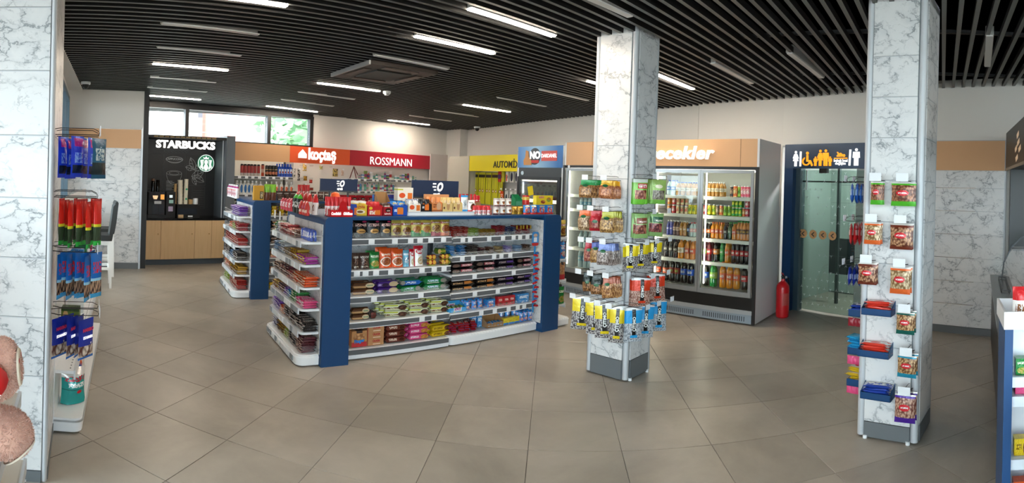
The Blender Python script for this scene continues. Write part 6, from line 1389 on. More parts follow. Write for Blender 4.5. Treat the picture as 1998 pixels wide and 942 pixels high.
put('orange_ball', MB().lathe([(.01, 0), (.035, .012), (.048, .04), (.035, .075), (.01, .085)], 14).mesh('ball', M('orange_ball', 'e85a1c', .4)), G1, 0.182, .25, GT+.13, 'orange round lid behind the red display box', 'tin'); put('ball_stand', carton(.07, .07, .128, P_['dkblue_box']), G1, 0.182, .25, GT, 'dark blue box under the orange lid', 'box')
row(G1, .17, GT, 0.259+.03, 0.3+.05, 1, carton(.06, .1, .11, P_['dkblue_box']), 'orange-sided dark blue box', 'right of the red display box', 'box')
# ---------------- rear gondola top
T2 = 'on top of the rear gondola'
row(X2, .1, GT, .05, .75, 7, pouch(.09, .19, .07, mk('white_mixed_bag', 'e3dfe2', (('food', .5, .35, .35, .25, 'd8a0a8', '9a5a60', 5.), ('rect', 0, 1, .75, .9, '9a2a6a'), ('scr', .2, .8, .55, .7, 'c23a30'))), 1, 9), 'white-and-magenta snack bag', T2, 'bag')
put('display_box', carton(.14, .08, .20, mk('gold_snack_box', 'c9982c', (('rect', .6, .95, .1, .6, '1c1815'), ('scr', .65, .9, .15, .55, 'd8c8a0')))), G2, .09, .12, GT, 'gold-and-black snack box at left corner of rear gondola', 'box')
row(G2, .12, GT, .17, .34, 2, pouch(.085, .22, .05, mk('green_top_bag', '6b3a26', (('rect', 0, 1, .5, 1, '7ab82c'),)), 1, 10), 'green-topped brown bag', T2, 'bag')
row(G2, .15, GT, .36, .66, 3, openbox(.10, .1, .07, .13, P_['brown_pack'], None), 'brown open snack carton', T2, 'display box')
row(G2, .15, GT+.004, .66, .84, 3, pouch(.06, .22, .04, mk('red_shiny', 'b81c22', (('scr', .2, .8, .3, .6, 'f0d0c8'),), .2), 0, 11), 'shiny red snack bag', T2, 'bag')
row(G2, .15, GT, .85, 1.25, 4, pouch(.09, .13, .06, P_['brown_pack'], 1, 12), 'dark brown snack bag', T2, 'bag')
row(G2, .15, GT, 1.3, 2.5, 9, openbox(.12, .1, .06, .09, P_['crimson_choc'], None), 'low crimson sweets carton', T2, 'display box')
# ================================================================ WALL SHELVES BEHIND
mk('spray_red', 'a82c2c', (('rect', 0, 1, .0, .25, 'c9bdb8'), ('rect', 0, 1, .85, 1, '1a1414'))); mk('spray_black', '1c1815', (('ell', .5, .3, .6, .14, 'c97a5a'), ('rect', 0, 1, .6, .65, 'c9a36a'))); mk('blue_bottle', '1c4fc0', (('rect', .2, .8, .25, .6, 'd8dfe8'), ('ell', .5, .35, .2, .08, 'b03028')))
mk('oil_white', 'd8dad6', (('ell', .5, .4, .3, .3, '2a6fb0'),)); mk('oil_dark', 'cfd2cf', (('ell', .5, .42, .32, .34, '16243f'),)); mk('oil_orange', 'e6e3de', (('rect', .1, .6, .1, .6, 'e0622a'), ('scr', .4, .9, .3, .5, '3a3a44')))
KS = 'on the top shelf under the tan band'
z = shz[0]+.003; q = [0.226,0.699,0.824,0.912,1.26,1.552]
def can_row(fr, v, z, u0, u1, n, r, h, m_, nn, loc, cat='can', deep=1, cap=None, name=None): row(fr, v, z, u0, u1, n, can(r, h, m_, cap or black), nn, loc, cat, deep=deep, dd=2.2*r, name=name)
can_row(KCF, .15, z, q[0], q[1], 6, .033, .24, P_['spray_red'], 'red-and-black spray can', KS, 'spray can'); can_row(KCF, .15, z, q[1], q[2], 1, .033, .25, mk('spray_orange', 'b84a2c', (('rect', 0, 1, .3, .6, 'c9a090'),)), 'orange spray can', KS, 'spray can'); can_row(KCF, .15, z, q[2], q[4]-.13, 4, .036, .23, P_['spray_black'], 'black-and-copper spray can', KS, 'spray can')
row(KCF, .15, z, q[4]-.12, q[5]-.06, 5, flask(.085, .07, .28, P_['blue_bottle'], M('blue_cap', '1c4fc0', .4)), 'blue screenwash bottle', KS, 'bottle', deep=2, dd=.09)
z = shz[1]+.003; KS2 = 'on the second shelf below the tan band'
q = [0.097,0.663,1.566]
row(KCF, .15, z, q[0]+.02, q[1], 6, flask(.10, .08, .28, P_['oil_white'], white_gloss), 'white oil bottle with blue label', KS2, 'bottle'); row(KCF, .15, z, q[1], q[2], 7, flask(.09, .08, .27, P_['oil_orange'], white_gloss), 'white bottle with orange label', KS2, 'bottle')
row(KCF, .15, shz[2]+.003, .05, 1.4, 8, flask(.13, .10, .28, P_['oil_dark'], black), 'large oil bottle with dark label', 'on the third shelf below the tan band', 'bottle')
row(KCF, .15, shz[3]+.003, .05, 1.4, 8, flask(.13, .10, .28, P_['oil_dark'], black), 'large oil bottle', 'on the lowest shelf below the tan band', 'bottle')
# pegboard goods between the two shelf bays
def peg(fr, u, v, z, me, nn, cat='packet', L=.10, tag=True, name='hanging_pack'):
    o = put(name, me, fr, u, v, z, nn, cat); return o
def hook(par, u, v, z, L=.12, nm='peg_hook', tag=True, w=.05, h=.035, dirn=-1):
    b = MB(); b.tube([(u, v, z), (u, v-L, z), (u, v-L-.004, z+.012)], .0028, 5); hk = b.build(nm, black_wire, par)
    if tag: MB().box(u-w/2, u+w/2, v-L-.012, v-L-.009, z-.01, z-.01+h).build('price_tag', tag_m, hk, smooth=False)
    return hk
kp = [('yellow_black_pack', 'c9a02c', .11, .16, 594, 303+22, 'yellow-and-black light bulb pack'), ('white_tool_pack', 'c9c7c2', .10, .2, 573, 335, 'clear pack of white cable'), ('dark_tool_pack', '3a2c24', .07, .26, 583, 335, 'brown handled brush pack'), ('gold_pad_pack', 'b98c2c', .10, .1, 596, 344, 'gold scourer pack'), ('yellow_card', 'b8b04a', .1, .09, 626, 322, 'pale yellow card pack'), ('yellow_hook_pack', 'c9b068', .16, .18, 654, 336, 'yellow packs of hooks'), ('white_card', 'c9a890', .08, .14, 668, 335, 'round white card pack'), ('red_tape', 'c03a30', .09, .08, 607, 352, 'red tape roll pack'), ('silver_sink_pack', '8a8c8c', .11, .12, 596, 368, 'silver strainer pack'), ('red_tape_b', 'b8322c', .12, .06, 608, 370, 'red tape dispenser')]
KCF_U = [1.948,1.656,1.794,1.976,2.409,2.83,3.048,2.132,1.976,2.147]; KCF_Z = [1.784,1.63,1.566,1.569,1.832,1.679,1.708,1.514,1.376,1.354]
for i, (k, c, w, h, _, _, nn) in enumerate(kp):
    put('hanging_pack', pouch(w, h, .04, mk(k, c, (('nz', '26221f' if i % 2 else 'e3e0d8', .55, 4),)), 0, i), KCF, KCF_U[i], .30, KCF_Z[i], nn+' hanging on the pegboard', 'pack', None)
    hook(kc, KCF_U[i], .40, KCF_Z[i]+h-.01, .12, tag=i % 2 == 0)
for i in range(5):
    for j in range(3): hook(kc, 1.6+.27*i, .40, 1.9-.28*j, .15, tag=False)
b = MB(); b.tube([(-.1, 0, 0), (0, -.02, .28), (.14, 0, .1)], .012, 6); b.tube([(0, -.02, .26), (.10, 0, .0)], .01, 6)
tagit(put('clamp_tool', b.mesh('clamp', M('dark_red_tool', '6b1c1c', .4)), KCF, 3.223, .12, rz[0]+.004, '', ''), 'dark red clamp tool standing at left end of drugstore shelf', 'tool')
# drugstore shelves
DR = ('on the upper shelf under the crimson sign', 'on the lower shelf under the crimson sign')
pal = ['5fa080', 'd8d5d0', 'e3dfe0', '9a3a6a', 'd8a0b8', '6fb0b0', 'b8302c', '5a7fb0', 'e0e0dc', '8ab08a', '4a2c6a', 'c9c4bc', '2f8f8a', 'e8e4dc', '7a9a50']
q0, q1, q2 = 3.191, 5.399, 0
names = ['green', 'white', 'pale white', 'plum', 'pink', 'aqua', 'red', 'blue', 'milk-white', 'sage', 'violet', 'beige', 'teal', 'ivory', 'olive']
n = 22
for i in range(n):
    c = i*7 % 15; h = (.10, .16, .13, .19, .08, .15, .21)[i*5 % 7]; u = q0+.22+(q1-q0-.15)*(i+.5)/n; m_ = mk('cos_'+pal[c], pal[c], (('rect', .0, 1, .25, .6, pal[(c+4) % 15]),)); w = .045+.012*(i % 3)
    me = [flask(w*1.6, w*1.2, h, m_, M('cap_'+pal[(c+2) % 15], pal[(c+2) % 15], .4)), jar(w*.75, h*.8, m_, white_gloss), pouch(w*1.7, h, .04, m_, 0, i)][i % 3]
    put(['cosmetic_bottle', 'cream_jar', 'cosmetic_tube'][i % 3], me, KCF, u, .15, rz[0]+.004, f'{ORD[i] if i < 12 else ORD[n-1-i]+"-from-right"} cosmetic item, {names[c]}, {DR[0]}', 'cosmetics', 'cosmetics '+DR[0])
n = 18; q0, q1 = 3.383, 4.722
for i in range(n):
    c = (i*4+3) % 15; h = (.19, .21, .17, .2)[i % 4]; u = q0+(q1-q0)*(i+.5)/n; m_ = mk('sh_'+pal[c], pal[c], (('rect', .0, 1, .2, .5, pal[(c+5) % 15]),))
    put('shampoo_bottle', flask(.072, .05, h, m_, M('cap_'+pal[(c+6) % 15], pal[(c+6) % 15], .4)), KCF, u, .15, rz[1]+.004, f'{ORD[i] if i < 12 else ORD[n-1-i]+"-from-right"} shampoo bottle, {names[c]}, {DR[1]}', 'bottle', 'shampoo bottles '+DR[1])
for si, z in ((2, rz[2]),):
    for i in range(10): put('toiletry_box', carton(.09, .06, .14+.02*(i % 3), MATS['cos_'+pal[i*7 % 15]] if 'cos_'+pal[i*7 % 15] in MATS else white_gloss), KCF, 3.1+.27*i, .15, z+.004, f'{ORD[i]} toiletry box on the third shelf under the crimson sign', 'box', 'toiletry boxes third shelf')
# ---------------- yellow car care wall
mk('wiper_sleeve', 'bdb920', (('rect', 0, 1, .84, .93, '1a1a16'), ('ell', .4, .42, .3, .05, '7a2a1c'), ('ell', .4, .42, .18, .03, 'd8cfc0'), ('rect', .55, .62, .45, .85, '2a2a20')))
AW = 'hanging on the yellow headed wall'; qz = 1.093
q = [0.01,0.159,0.305,0.448,0.589,0.689,0.825,0.941,1.092]
for i in range(8):
    o = put('wiper_pack', carton((q[i+1]-q[i])*.92, .02, .74, P_['wiper_sleeve']), AUF, (q[i]+q[i+1])/2-.05, .2+(.02 if i % 2 else 0), 1.15, f'{ORD[i]} tall yellow wiper blade sleeve {AW}', 'wiper pack', 'yellow wiper blade sleeves')
    hook(au, (q[i]+q[i+1])/2-.05, .35, 1.93, .17, w=.06)
for i, (x, w, k, nn) in enumerate(((975, .10, 'cos_b8302c', 'red-and-yellow card pack'), (982, .09, 'wiper_sleeve', 'small yellow sleeve'), (990, .09, 'oil_orange', 'orange card pack'), (999, .13, 'oil_dark', 'left black-and-white clip pack'), (1007, .10, 'oil_dark', 'right black-and-white clip pack'))):
    u = [0.944,1.076,1.225,1.388,1.549][i]; put('accessory_pack', carton(w, .02, .28, P_.get(k) or MATS[k]), AUF, u, .2, 1.68, f'{nn} on the upper row of yellow wall', 'pack'); hook(au, u, .35, 1.97, .17, w=.06)
for i in range(5):
    u = 1.05+.17*i; put('accessory_pack', carton(.10, .02, .26, P_['oil_dark'] if i else P_['orange_pack']), AUF, u, .2, 1.22, f'{ORD[i]} accessory pack on the lower row of yellow wall', 'pack', 'lower accessory packs on the yellow wall'); hook(au, u, .35, 1.52, .17, w=.06)
# ================================================================ DRINKS IN THE FRIDGES
def liquid(name, col, rough=.12): return M(name, col, rough, coat=.5)
cola = liquid('cola_liquid', '1c0e0a'); orng = liquid('orange_liquid', 'dd8a10'); grnl = liquid('green_bottle', '178a3c'); wat = liquid('water_bottle', 'b9cfd2'); amber = liquid('amber_liquid', 'b9802c')
dgrn = liquid('dark_green_liquid', '1f4a24'); redl = liquid('red_liquid', '6b1420'); peach = liquid('peach_liquid', 'd98a3c')
def lab(name, base, scr='f4f0ea'): return pk(name, base, (('scr', .2, .8, .3, .7, scr),), .4)
CAPS = {c: M('cap_'+c, h, .4) for c, h in (('red', 'c4161c'), ('white', 'e8e8e8'), ('green', '2faa3c'), ('blue', '2050c0'), ('orange', 'e0702c'), ('black', '151515'), ('cyan', '3aa0c9'))}
def bottles(fr, z, u0, u1, n, r, h, liq, lb, cap, nn, loc, deep=2, v=.2, glass=False):
    r *= 1.05; h *= 1.13
    me = pet(r, h, liq); parts = (('label', pet_label(r, h, lb)), ('cap', pet_cap(r, h, cap)))
    row(fr, v, z, u0, u1, n, me, nn, loc, 'bottle', deep=deep, dd=2.15*r, name='drink_bottle', parts=parts)
def cans(fr, z, u0, u1, n, r, h, m_, nn, loc, nk=1, deep=2, v=.19): row(fr, v, z, u0, u1, n, can(r, h, m_, topm), nn, loc, 'can', nk, h*1.005, deep=deep, dd=2.1*r, name='drink_can')
F2 = [z+.003 for z in FSH]; 
def fu(*xs): pass
RD = ['on the top shelf, rightmost fridge door', 'on the second shelf, rightmost fridge door', 'on the third shelf, rightmost fridge door', 'on the fourth shelf, rightmost fridge door', 'on the bottom shelf, rightmost fridge door']
LD = [s.replace('rightmost', 'second-from-right') for s in RD]
for k, c, s_ in (('can_red', 'c4202a', 'f2dcd8'), ('can_yellow', 'd9cf2c', '4f8a2c'), ('can_brown', '7a6044', 'd8c8a8'), ('can_orange', 'e0682c', 'f2e0a0'), ('can_lime', '9fc23a', '2f7d2c'), ('can_green', '1f9a3c', 'e8e23a'), ('can_pink', 'd84a6a', 'f6dbe0'), ('can_dark', '2a1c1c', 'c9a080'), ('can_fruit', 'd9802c', 'f2e6c0'), ('can_multi', 'd8c89a', 'c23a2c'), ('can_energy', '2c4fa8', 'e0e4ea')): mk(k, c, (('scr', .15, .85, .3, .75, s_), ('rect', 0, 1, .0, .08, s_)), rough=.22, metal=.2)
q = [2.375,2.531,2.634,2.735,2.775,2.838,2.877,3.008]
bottles(FGF, F2[0], q[0], q[2], 4, .028, .17, amber, lab('lb_cream', 'e0d8c0', '8a5a2c'), CAPS['white'], 'small amber bottle', RD[0])
cans(FGF, F2[0], q[3], q[4], 1, .027, .15, P_['can_dark'], 'dark can', RD[0]); cans(FGF, F2[0], q[4], q[5], 1, .033, .16, P_['can_orange'], 'orange-red can', RD[0]); cans(FGF, F2[0], q[5], q[6], 1, .027, .15, P_['can_lime'], 'green can', RD[0]); cans(FGF, F2[0], q[6]+.01, q[7], 3, .027, .155, P_['can_pink'], 'pink-red can', RD[0])
q = [2.334,2.4,2.53,2.576,2.639,2.759,2.908,2.95,3.006]
cans(FGF, F2[1], q[0], q[1], 1, .03, .145, P_['can_red'], 'red can', RD[1]); cans(FGF, F2[1], q[1], q[2], 2, .029, .145, P_['can_yellow'], 'yellow can', RD[1]); cans(FGF, F2[1], q[2], q[3], 1, .025, .14, P_['can_brown'], 'brown can', RD[1]); cans(FGF, F2[1], q[3], q[4], 1, .03, .145, P_['can_orange'], 'orange can', RD[1]); cans(FGF, F2[1], q[4], q[5], 2, .028, .14, P_['can_lime'], 'lime can', RD[1]); cans(FGF, F2[1], q[5], q[6], 3, .026, .115, P_['can_green'], 'green can', RD[1], 2); cans(FGF, F2[1], q[6], q[7], 1, .024, .115, P_['can_orange'], 'short orange can', RD[1]); cans(FGF, F2[1], q[7], q[8], 1, .029, .115, P_['can_red'], 'bright red can', RD[1], 2)
q = [2.343,2.458,2.643,2.704,2.764,2.831,3.014]; z = F2[2]
bottles(FGF, z, q[0], q[1], 2, .027, .185, cola, lab('lb_orange', 'd97a30'), CAPS['white'], 'dark bottle with orange label', RD[2]); bottles(FGF, z, q[1], q[2], 3, .028, .19, orng, lab('lb_orange2', 'c9562a'), CAPS['orange'], 'orange juice bottle', RD[2]); bottles(FGF, z, q[2], q[3], 1, .027, .19, cola, lab('lb_grey', '4a4440'), CAPS['black'], 'black bottle', RD[2]); bottles(FGF, z, q[3], q[4], 1, .027, .2, dgrn, lab('lb_green', '2f6b3a'), CAPS['green'], 'green bottle', RD[2]); bottles(FGF, z, q[4], q[5], 1, .03, .2, peach, lab('lb_orange2', 'c9562a'), CAPS['green'], 'large orange bottle with green cap', RD[2]); bottles(FGF, z, q[5], q[6], 4, .026, .22, peach, lab('lb_brown', '6b4a30', 'e0b04a'), CAPS['green'], 'striped iced tea bottle', RD[2])
q = [2.35,2.394,2.494,2.592,2.666,2.763,3.016]; z = F2[3]
bottles(FGF, z, q[0], q[1], 1, .025, .25, redl, lab('lb_lime', '8ac83a'), CAPS['green'], 'red bottle with lime label', RD[3]); bottles(FGF, z, q[1], q[2], 1, .036, .25, redl, lab('lb_red', 'b8202c'), CAPS['green'], 'dark red bottle with red label', RD[3]); bottles(FGF, z, q[2], q[3], 1, .036, .26, cola, lab('lb_orange', 'd97a30'), CAPS['orange'], 'cola bottle with orange label', RD[3]); bottles(FGF, z, q[3], q[4], 1, .028, .26, grnl, lab('lb_sprite', '3ab04a'), CAPS['green'], 'green lemon soda bottle', RD[3]); bottles(FGF, z, q[4], q[5], 1, .033, .265, orng, lab('lb_fanta', 'e0621c'), CAPS['orange'], 'orange soda bottle', RD[3]); bottles(FGF, z, q[5], q[6], 4, .027, .265, cola, lab('lb_cola', 'c4161c'), CAPS['red'], 'cola bottle with red label', RD[3])
q = [2.358,2.45,2.6,2.91,3.02]; z = F2[4]-.005
bottles(FGF, z, q[0], q[1], 1, .040, .29, cola, lab('lb_pepsi', '2050b8'), CAPS['blue'], 'large cola bottle with blue label', RD[4], 1); bottles(FGF, z, q[1], q[2], 1, .050, .30, grnl, lab('lb_7up', '8ab83a'), CAPS['green'], 'large green lemon soda bottle', RD[4], 1); bottles(FGF, z, q[2], q[3], 3, .044, .30, orng, lab('lb_fanta', 'e0621c'), CAPS['orange'], 'large orange soda bottle', RD[4], 1); bottles(FGF, z, q[3], q[4], 1, .045, .29, cola, lab('lb_cola'), CAPS['red'], 'large cola bottle with red label', RD[4], 1) if False else bottles(FGF, z, q[3], q[4], 1, .045, .29, cola, MATS['lb_cola'], CAPS['red'], 'large cola bottle with red label', RD[4], 1)
# second door
q = [1.761,1.895,1.971,2.105,2.216]; bottles(FGF, F2[0], q[0], q[1], 2, .035, .18, wat, lab('lb_blue', '2f70c0'), CAPS['blue'], 'clear bottle with blue label', LD[0]); bottles(FGF, F2[0], q[1], q[4], 4, .032, .16, amber, MATS['lb_cream'], CAPS['blue'], 'amber juice bottle', LD[0])
q = [1.764,1.841,1.914,2.115,2.228]; cans(FGF, F2[1]-.01, q[0], q[1], 1, .027, .12, P_['can_fruit'], 'orange fruit can', LD[1], 2); cans(FGF, F2[1]-.01, q[1], q[2], 1, .027, .12, P_['can_red'], 'red fruit can', LD[1], 2); cans(FGF, F2[1]-.01, q[2], q[3], 3, .026, .12, P_['can_multi'], 'cream-and-red fruit can', LD[1], 2); cans(FGF, F2[1]-.01, q[3], q[4], 2, .029, .15, P_['can_yellow'], 'yellow can', LD[1])
q = [1.772,1.869,1.977,2.09,2.141,2.233]; z = F2[2]
bottles(FGF, z, q[0], q[1], 2, .024, .18, liquid('blue_liquid', '28308a'), lab('lb_blue2', '3a3fa8'), CAPS['white'], 'blue milk drink bottle', LD[2]); bottles(FGF, z, q[1], q[2], 2, .026, .18, liquid('cocoa_liquid', '5a3322'), lab('lb_cocoa', 'c9b098', '5a2a1a'), CAPS['white'], 'cocoa bottle', LD[2]); bottles(FGF, z, q[2], q[3], 2, .027, .18, amber, lab('lb_amber', 'c08a2c'), CAPS['white'], 'amber iced coffee bottle', LD[2]); bottles(FGF, z, q[3], q[4], 1, .026, .17, cola, MATS['lb_blue'], CAPS['white'], 'dark bottle with blue label', LD[2]); bottles(FGF, z, q[4], q[5], 2, .026, .17, wat, lab('lb_pinkish', 'd8a0a0'), CAPS['red'], 'pale water bottle', LD[2])
q = [1.734,1.963,2.064,2.223]; z = F2[3]-.02
bottles(FGF, z, q[0], q[1], 3, .036, .26, cola, MATS['lb_grey'], CAPS['red'], 'dark cola bottle', LD[3]); bottles(FGF, z, q[1], q[2], 1, .042, .26, orng, MATS['lb_cream'], CAPS['white'], 'large orange juice bottle', LD[3]); bottles(FGF, z, q[2], q[3], 2, .036, .25, peach, MATS['lb_orange2'], CAPS['white'], 'peach drink bottle', LD[3])
q = [1.591,1.829,2.008,2.12,2.221]; z = F2[4]-.005
bottles(FGF, z, q[0], q[1], 2, .042, .28, cola, lab('lb_peach', 'd8603a'), CAPS['red'], 'large dark bottle with peach label', LD[4], 1); bottles(FGF, z, q[1], q[2], 2, .040, .30, cola, lab('lb_redgreen', '8a2a20', '8ac050'), CAPS['red'], 'large dark bottle with red-and-green label', LD[4], 1); bottles(FGF, z, q[2], q[3], 1, .046, .30, cola, MATS['lb_pepsi'], CAPS['blue'], 'large cola bottle with dark blue label', LD[4], 1); bottles(FGF, z, q[3], q[4], 1, .046, .30, cola, MATS['lb_pepsi'], CAPS['blue'], 'large cola bottle with bright blue label', LD[4], 1)
# leftmost door: energy drinks and water
WD = 'leftmost fridge door'
zz = [s+.003 for s in FSHL]; u0, u1 = .17, .66
cans(FGF, zz[0], u0, u1, 6, .026, .17, P_['can_energy'], 'blue-and-silver energy can', 'on the top shelf, '+WD)
for i, s_ in enumerate(('second', 'third', 'fourth', 'bottom')):
    h = (.17, .22, .24, .28)[i]; bottles(FGF, zz[i+1], u0, u1, 6 if i < 2 else 5, .033 if i < 2 else .04, h, wat, lab('lb_water', '7ab0c9'), CAPS['cyan'], 'clear water bottle', f'on the {s_} shelf, {WD}')
row(FGF, .35, 1.60+.0, .9, 1.5, 8, can(.026, .15, P_['can_energy'], topm), 'energy can', 'behind the central pillar in the third fridge door', 'can', name='drink_can')
# chiller contents: a few trays
for i in range(4): put('ready_meal', carton(.16, .12, .05, [white_gloss, P_['blue_carton'], P_['red_carton'], P_['green_box']][i]), NF, .2+.24*i, .25, 1.405, f'{ORD[i]} ready meal tray on the chiller top shelf', 'tray', 'ready meal trays')
# ================================================================ BAGS ON THE CENTRAL PILLAR
def nuts(name, top, food1='c9955c', food2='6b4422', bottom=None, lo=.72, sc=9.):
    L = [('rfood', 0, 1, 0, lo, food1, food2, sc)]
    if bottom: L.append(('rect', 0, 1, 0, .14, bottom))
    L.append(('ell', .42, lo-.02, .2, .08, '1f5a34')); return mk(name, top, tuple(L), .25)
nuts('nuts_green', '1f8a44'); nuts('nuts_yellow', 'dba82c', 'd08a5a', '8a4a2a'); nuts('nuts_orange', 'e0682c', 'd8b890', '7a5a3c'); nuts('nuts_red', 'b8202c', 'b06a50', '7a1a20', 'b8202c', .5); nuts('nuts_olive', 'a8a42c', 'cda060', '6b4824')
nuts('nuts_red2', 'b02030', 'c98a70', '7a2a28', None, .6); nuts('nuts_navy', '2a3a8a', 'cda060', '7a5530'); nuts('nuts_lilac', '6f80b8', 'b8a8a0', '5f504a', None, .68); nuts('nuts_black', '16211a', 'c08a5a', '5a3a20', None, .5); nuts('nuts_brown', '9a4a2c', 'cf9a62', '7a4a28', None, .7)
mk('green_red_bag', '7ab04a', (('rect', .3, .95, .62, .82, 'b8202c'), ('scr', .35, .9, .66, .78, 'f2e6e0'), ('rfood', .1, .9, .2, .56, 'c98a6a', '6b2a20', 8.), ('rect', 0, 1, .0, .18, '6fbf3a'), ('rect', 0, 1, .86, 1, 'c9d0c4')))
mk('green_olive_bag', '9ab860', (('ell', .5, .72, .25, .08, 'e9e0c0'), ('rfood', .1, .9, .18, .56, '9a9080', '5a5040', 8.), ('rect', 0, 1, .0, .16, '7ab84a')))
mk('green_brown_bag', '8ab06a', (('rect', .2, .95, .6, .84, '7a3a24'), ('scr', .3, .9, .64, .72, 'e9d8c8'), ('rfood', .1, .9, .18, .56, 'b87058', '5a2a20', 8.)))
mk('green_dark_bag', '8ab06a', (('rect', .2, .95, .6, .84, '1f5a3a'), ('scr', .3, .9, .64, .72, 'e9e8d8'), ('rfood', .1, .9, .18, .56, 'b8605a', '5a2028', 8.)))
def seeds(name, col, f1, f2): return mk(name, 'd8d8d6', (('rect', 0, 1, .55, .92, col), ('rfood', .0, 1, 0, .55, f1, f2, 16.), ('rect', .38, .6, .2, .95, '151515'), ('rect', .28, .7, .12, .2, col)), .22)
seeds('seeds_yellow', 'e3c818', 'd0ccc8', '4a4246'); seeds('seeds_red', 'd03a1c', 'd8b8a8', '7a4a3c'); seeds('seeds_blue', '2a9ad8', 'd8dce0', '7a8088')
sl_m = M('seed_letter_white', 'f2f2ee', .5)
@cached
def nutbag(w, h, d, m, seed=1):
    """hanging nut bag: flat narrow coloured top, full bulging bottom"""
    b = MB(); nu, nv = 7, 10
    def P(sgn):
        def fn(u, v):
            wd = w*(.74+.26*min(1, max(0, (.8-v)/.25))) if v > .5 else w*(1-.10*(1-min(1, v/.12)))
            bul = math.sin(math.pi*u) ** .6 * (min(1, v/.10) ** .5 if v < .5 else max(0, min(1, (.82-v)/.22))) if 0 < v < 1 else 0
            k = noise.noise(Vector((u*5+seed*3.1, v*6, sgn)))*d*.16*(1 if 0 < u < 1 and 0 < v < .8 else 0)
            return ((u-.5)*wd, sgn*(d/2*bul+.0008*(0 < u < 1 and 0 < v < 1))+k, h*v + (noise.noise(Vector((u*4, 0, seed)))*.025*h if v < .2 else 0)*(v > 0))
        return fn
    b.grid(P(-1), nu, nv); b.grid(P(1), nu, nv, flip=True)
    return b.mesh('bag', m, ang=60)
def hang(fr, par, u, z0, w, h, m_, nn, loc, n, v0=-.05, dv=-.03, d=.028, par_loc=(0, 0), fan=0., seedtxt=False, tagw=.05, hookz=None, tilt=.12, ry=0.):
    """bags threaded on one hook, the last one nearest the viewer"""
    for i in range(n):
        fl_ = seedtxt or True; r = fan*(i/(max(n-1, 1))-.0)
        o = put('snack_bag', (nutbag(w, h, d, P_[m_], i % 3+1) if m_.startswith('nuts') else pouch(w, h, d, P_[m_], 0, i % 3+1)), fr, u+rng.uniform(-.006, .006), v0+dv*i, z0+rng.uniform(-.004, .004), (f'{"front" if i == n-1 else "rear" if i == 0 else ORD[n-1-i]+"-from-front"} {nn} {loc}' if n > 1 else f'{nn} {loc}'), 'bag', f'{nn}s {loc}' if n > 1 else None, rz=r+rng.uniform(-tilt, tilt)*.35, rx=0, ry=rng.uniform(-.05, .05))
        if seedtxt and (i == n-1 or dv > -.02):
            text('\u00c7ITIMO', h*.125, o, (-.0, -d*.62, h*.53), sl_m, .0004, .0012, 'lettering', rot=(R(90), R(-90), 0))
def phook(par, o3, dirv, L, tag=(.066, .044), double=False, tagn=1):
    """wire hook on a pillar: start point, outward unit vector"""
    d_ = Vector(dirv); a = Vector(o3); b = MB(); s_ = d_.cross(Vector((0, 0, 1)))
    b.tube([a-s_*.025, a-s_*.02+d_*.015, a+d_*.04, a+d_*L, a+d_*(L+.003)+Vector((0, 0, .014))], .0026, 5)
    b.tube([a+Vector((0, 0, .03)), a+d_*.03+Vector((0, 0, .035)), a+d_*(L-.03)+Vector((0, 0, .035)), a+d_*L+Vector((0, 0, .02))], .002, 5)
    hk = b.build('hook', black_wire, par); c = a+d_*(L+.008)+Vector((0, 0, .012)); w, h = tag
    tb_ = MB(); q_ = [c-s_*w/2-Vector((0, 0, h*.3)), c+s_*w/2-Vector((0, 0, h*.3)), c+s_*w/2+Vector((0, 0, h*.7)), c-s_*w/2+Vector((0, 0, h*.7))]; e_ = d_*.0015
    tb_.add(q_+[p+e_ for p in q_], [(0,1,2,3),(7,6,5,4),(0,4,5,1),(1,5,6,2),(2,6,7,3),(3,7,4,0)]); tb_.build('price_tag', tag_m, hk, smooth=False)
    return hk
P1F = Frame(4.0, 3.0, R(-90)); P2F = Frame(4.0, 2.55, 0)
Lf, Rf = 'on left face of central pillar', 'on right face of central pillar'
def Lbag(u, zt, zb, w, m_, nn, rw, n, seed=False, fan=.62):
    h = zt-zb; hang(P1F, pc, u, zb, w, h, m_, nn, f'{rw} row, {Lf}', n, -.04, -.026, .03, fan=fan, seedtxt=seed)
    p = P1F.w(u, 0); phook(pc, (p[0]-pc.location.x, p[1]-pc.location.y, zt+.005), (-1, 0, 0), .22)
def Rbag(u, zt, zb, w, m_, nn, rw, n, seed=False, fan=-.7):
    h = zt-zb; hang(P2F, pc, u, zb, w, h, m_, nn, f'{rw} row, {Rf}', n, -.04, -.028, .03, fan=fan, seedtxt=seed)
    p = P2F.w(u, 0); phook(pc, (p[0]-pc.location.x, p[1]-pc.location.y, zt+.005), (0, -1, 0), .22)
zl = lambda *a: 0
ZL = [(1.739, 1.587), (1.474, 1.3), (1.197, 1.019), (0.916, 0.743), (0.694, 0.38)]
ZR = [(1.763, 1.548), (1.467, 1.26), (1.214, 0.979), (0.92, 0.678), (0.669, 0.38)]
UL = [0.103,0.302, 0.057,0.171,0.334, 0.08,0.17,0.313, 0.063,0.193,0.356, 0.011,0.17,0.28,0.398]
Lbag(UL[0], *ZL[0], .13, 'nuts_green', 'green-topped nut bag', 'top', 7); Lbag(UL[1], *ZL[0], .12, 'nuts_yellow', 'yellow-topped almond bag', 'top', 7)
Lbag(UL[2], *ZL[1], .12, 'nuts_orange', 'orange-topped nut bag', 'second', 5); Lbag(UL[3], *ZL[1], .115, 'nuts_red', 'red nut bag', 'second', 5); Lbag(UL[4], *ZL[1], .13, 'nuts_olive', 'olive-topped peanut bag', 'second', 7)
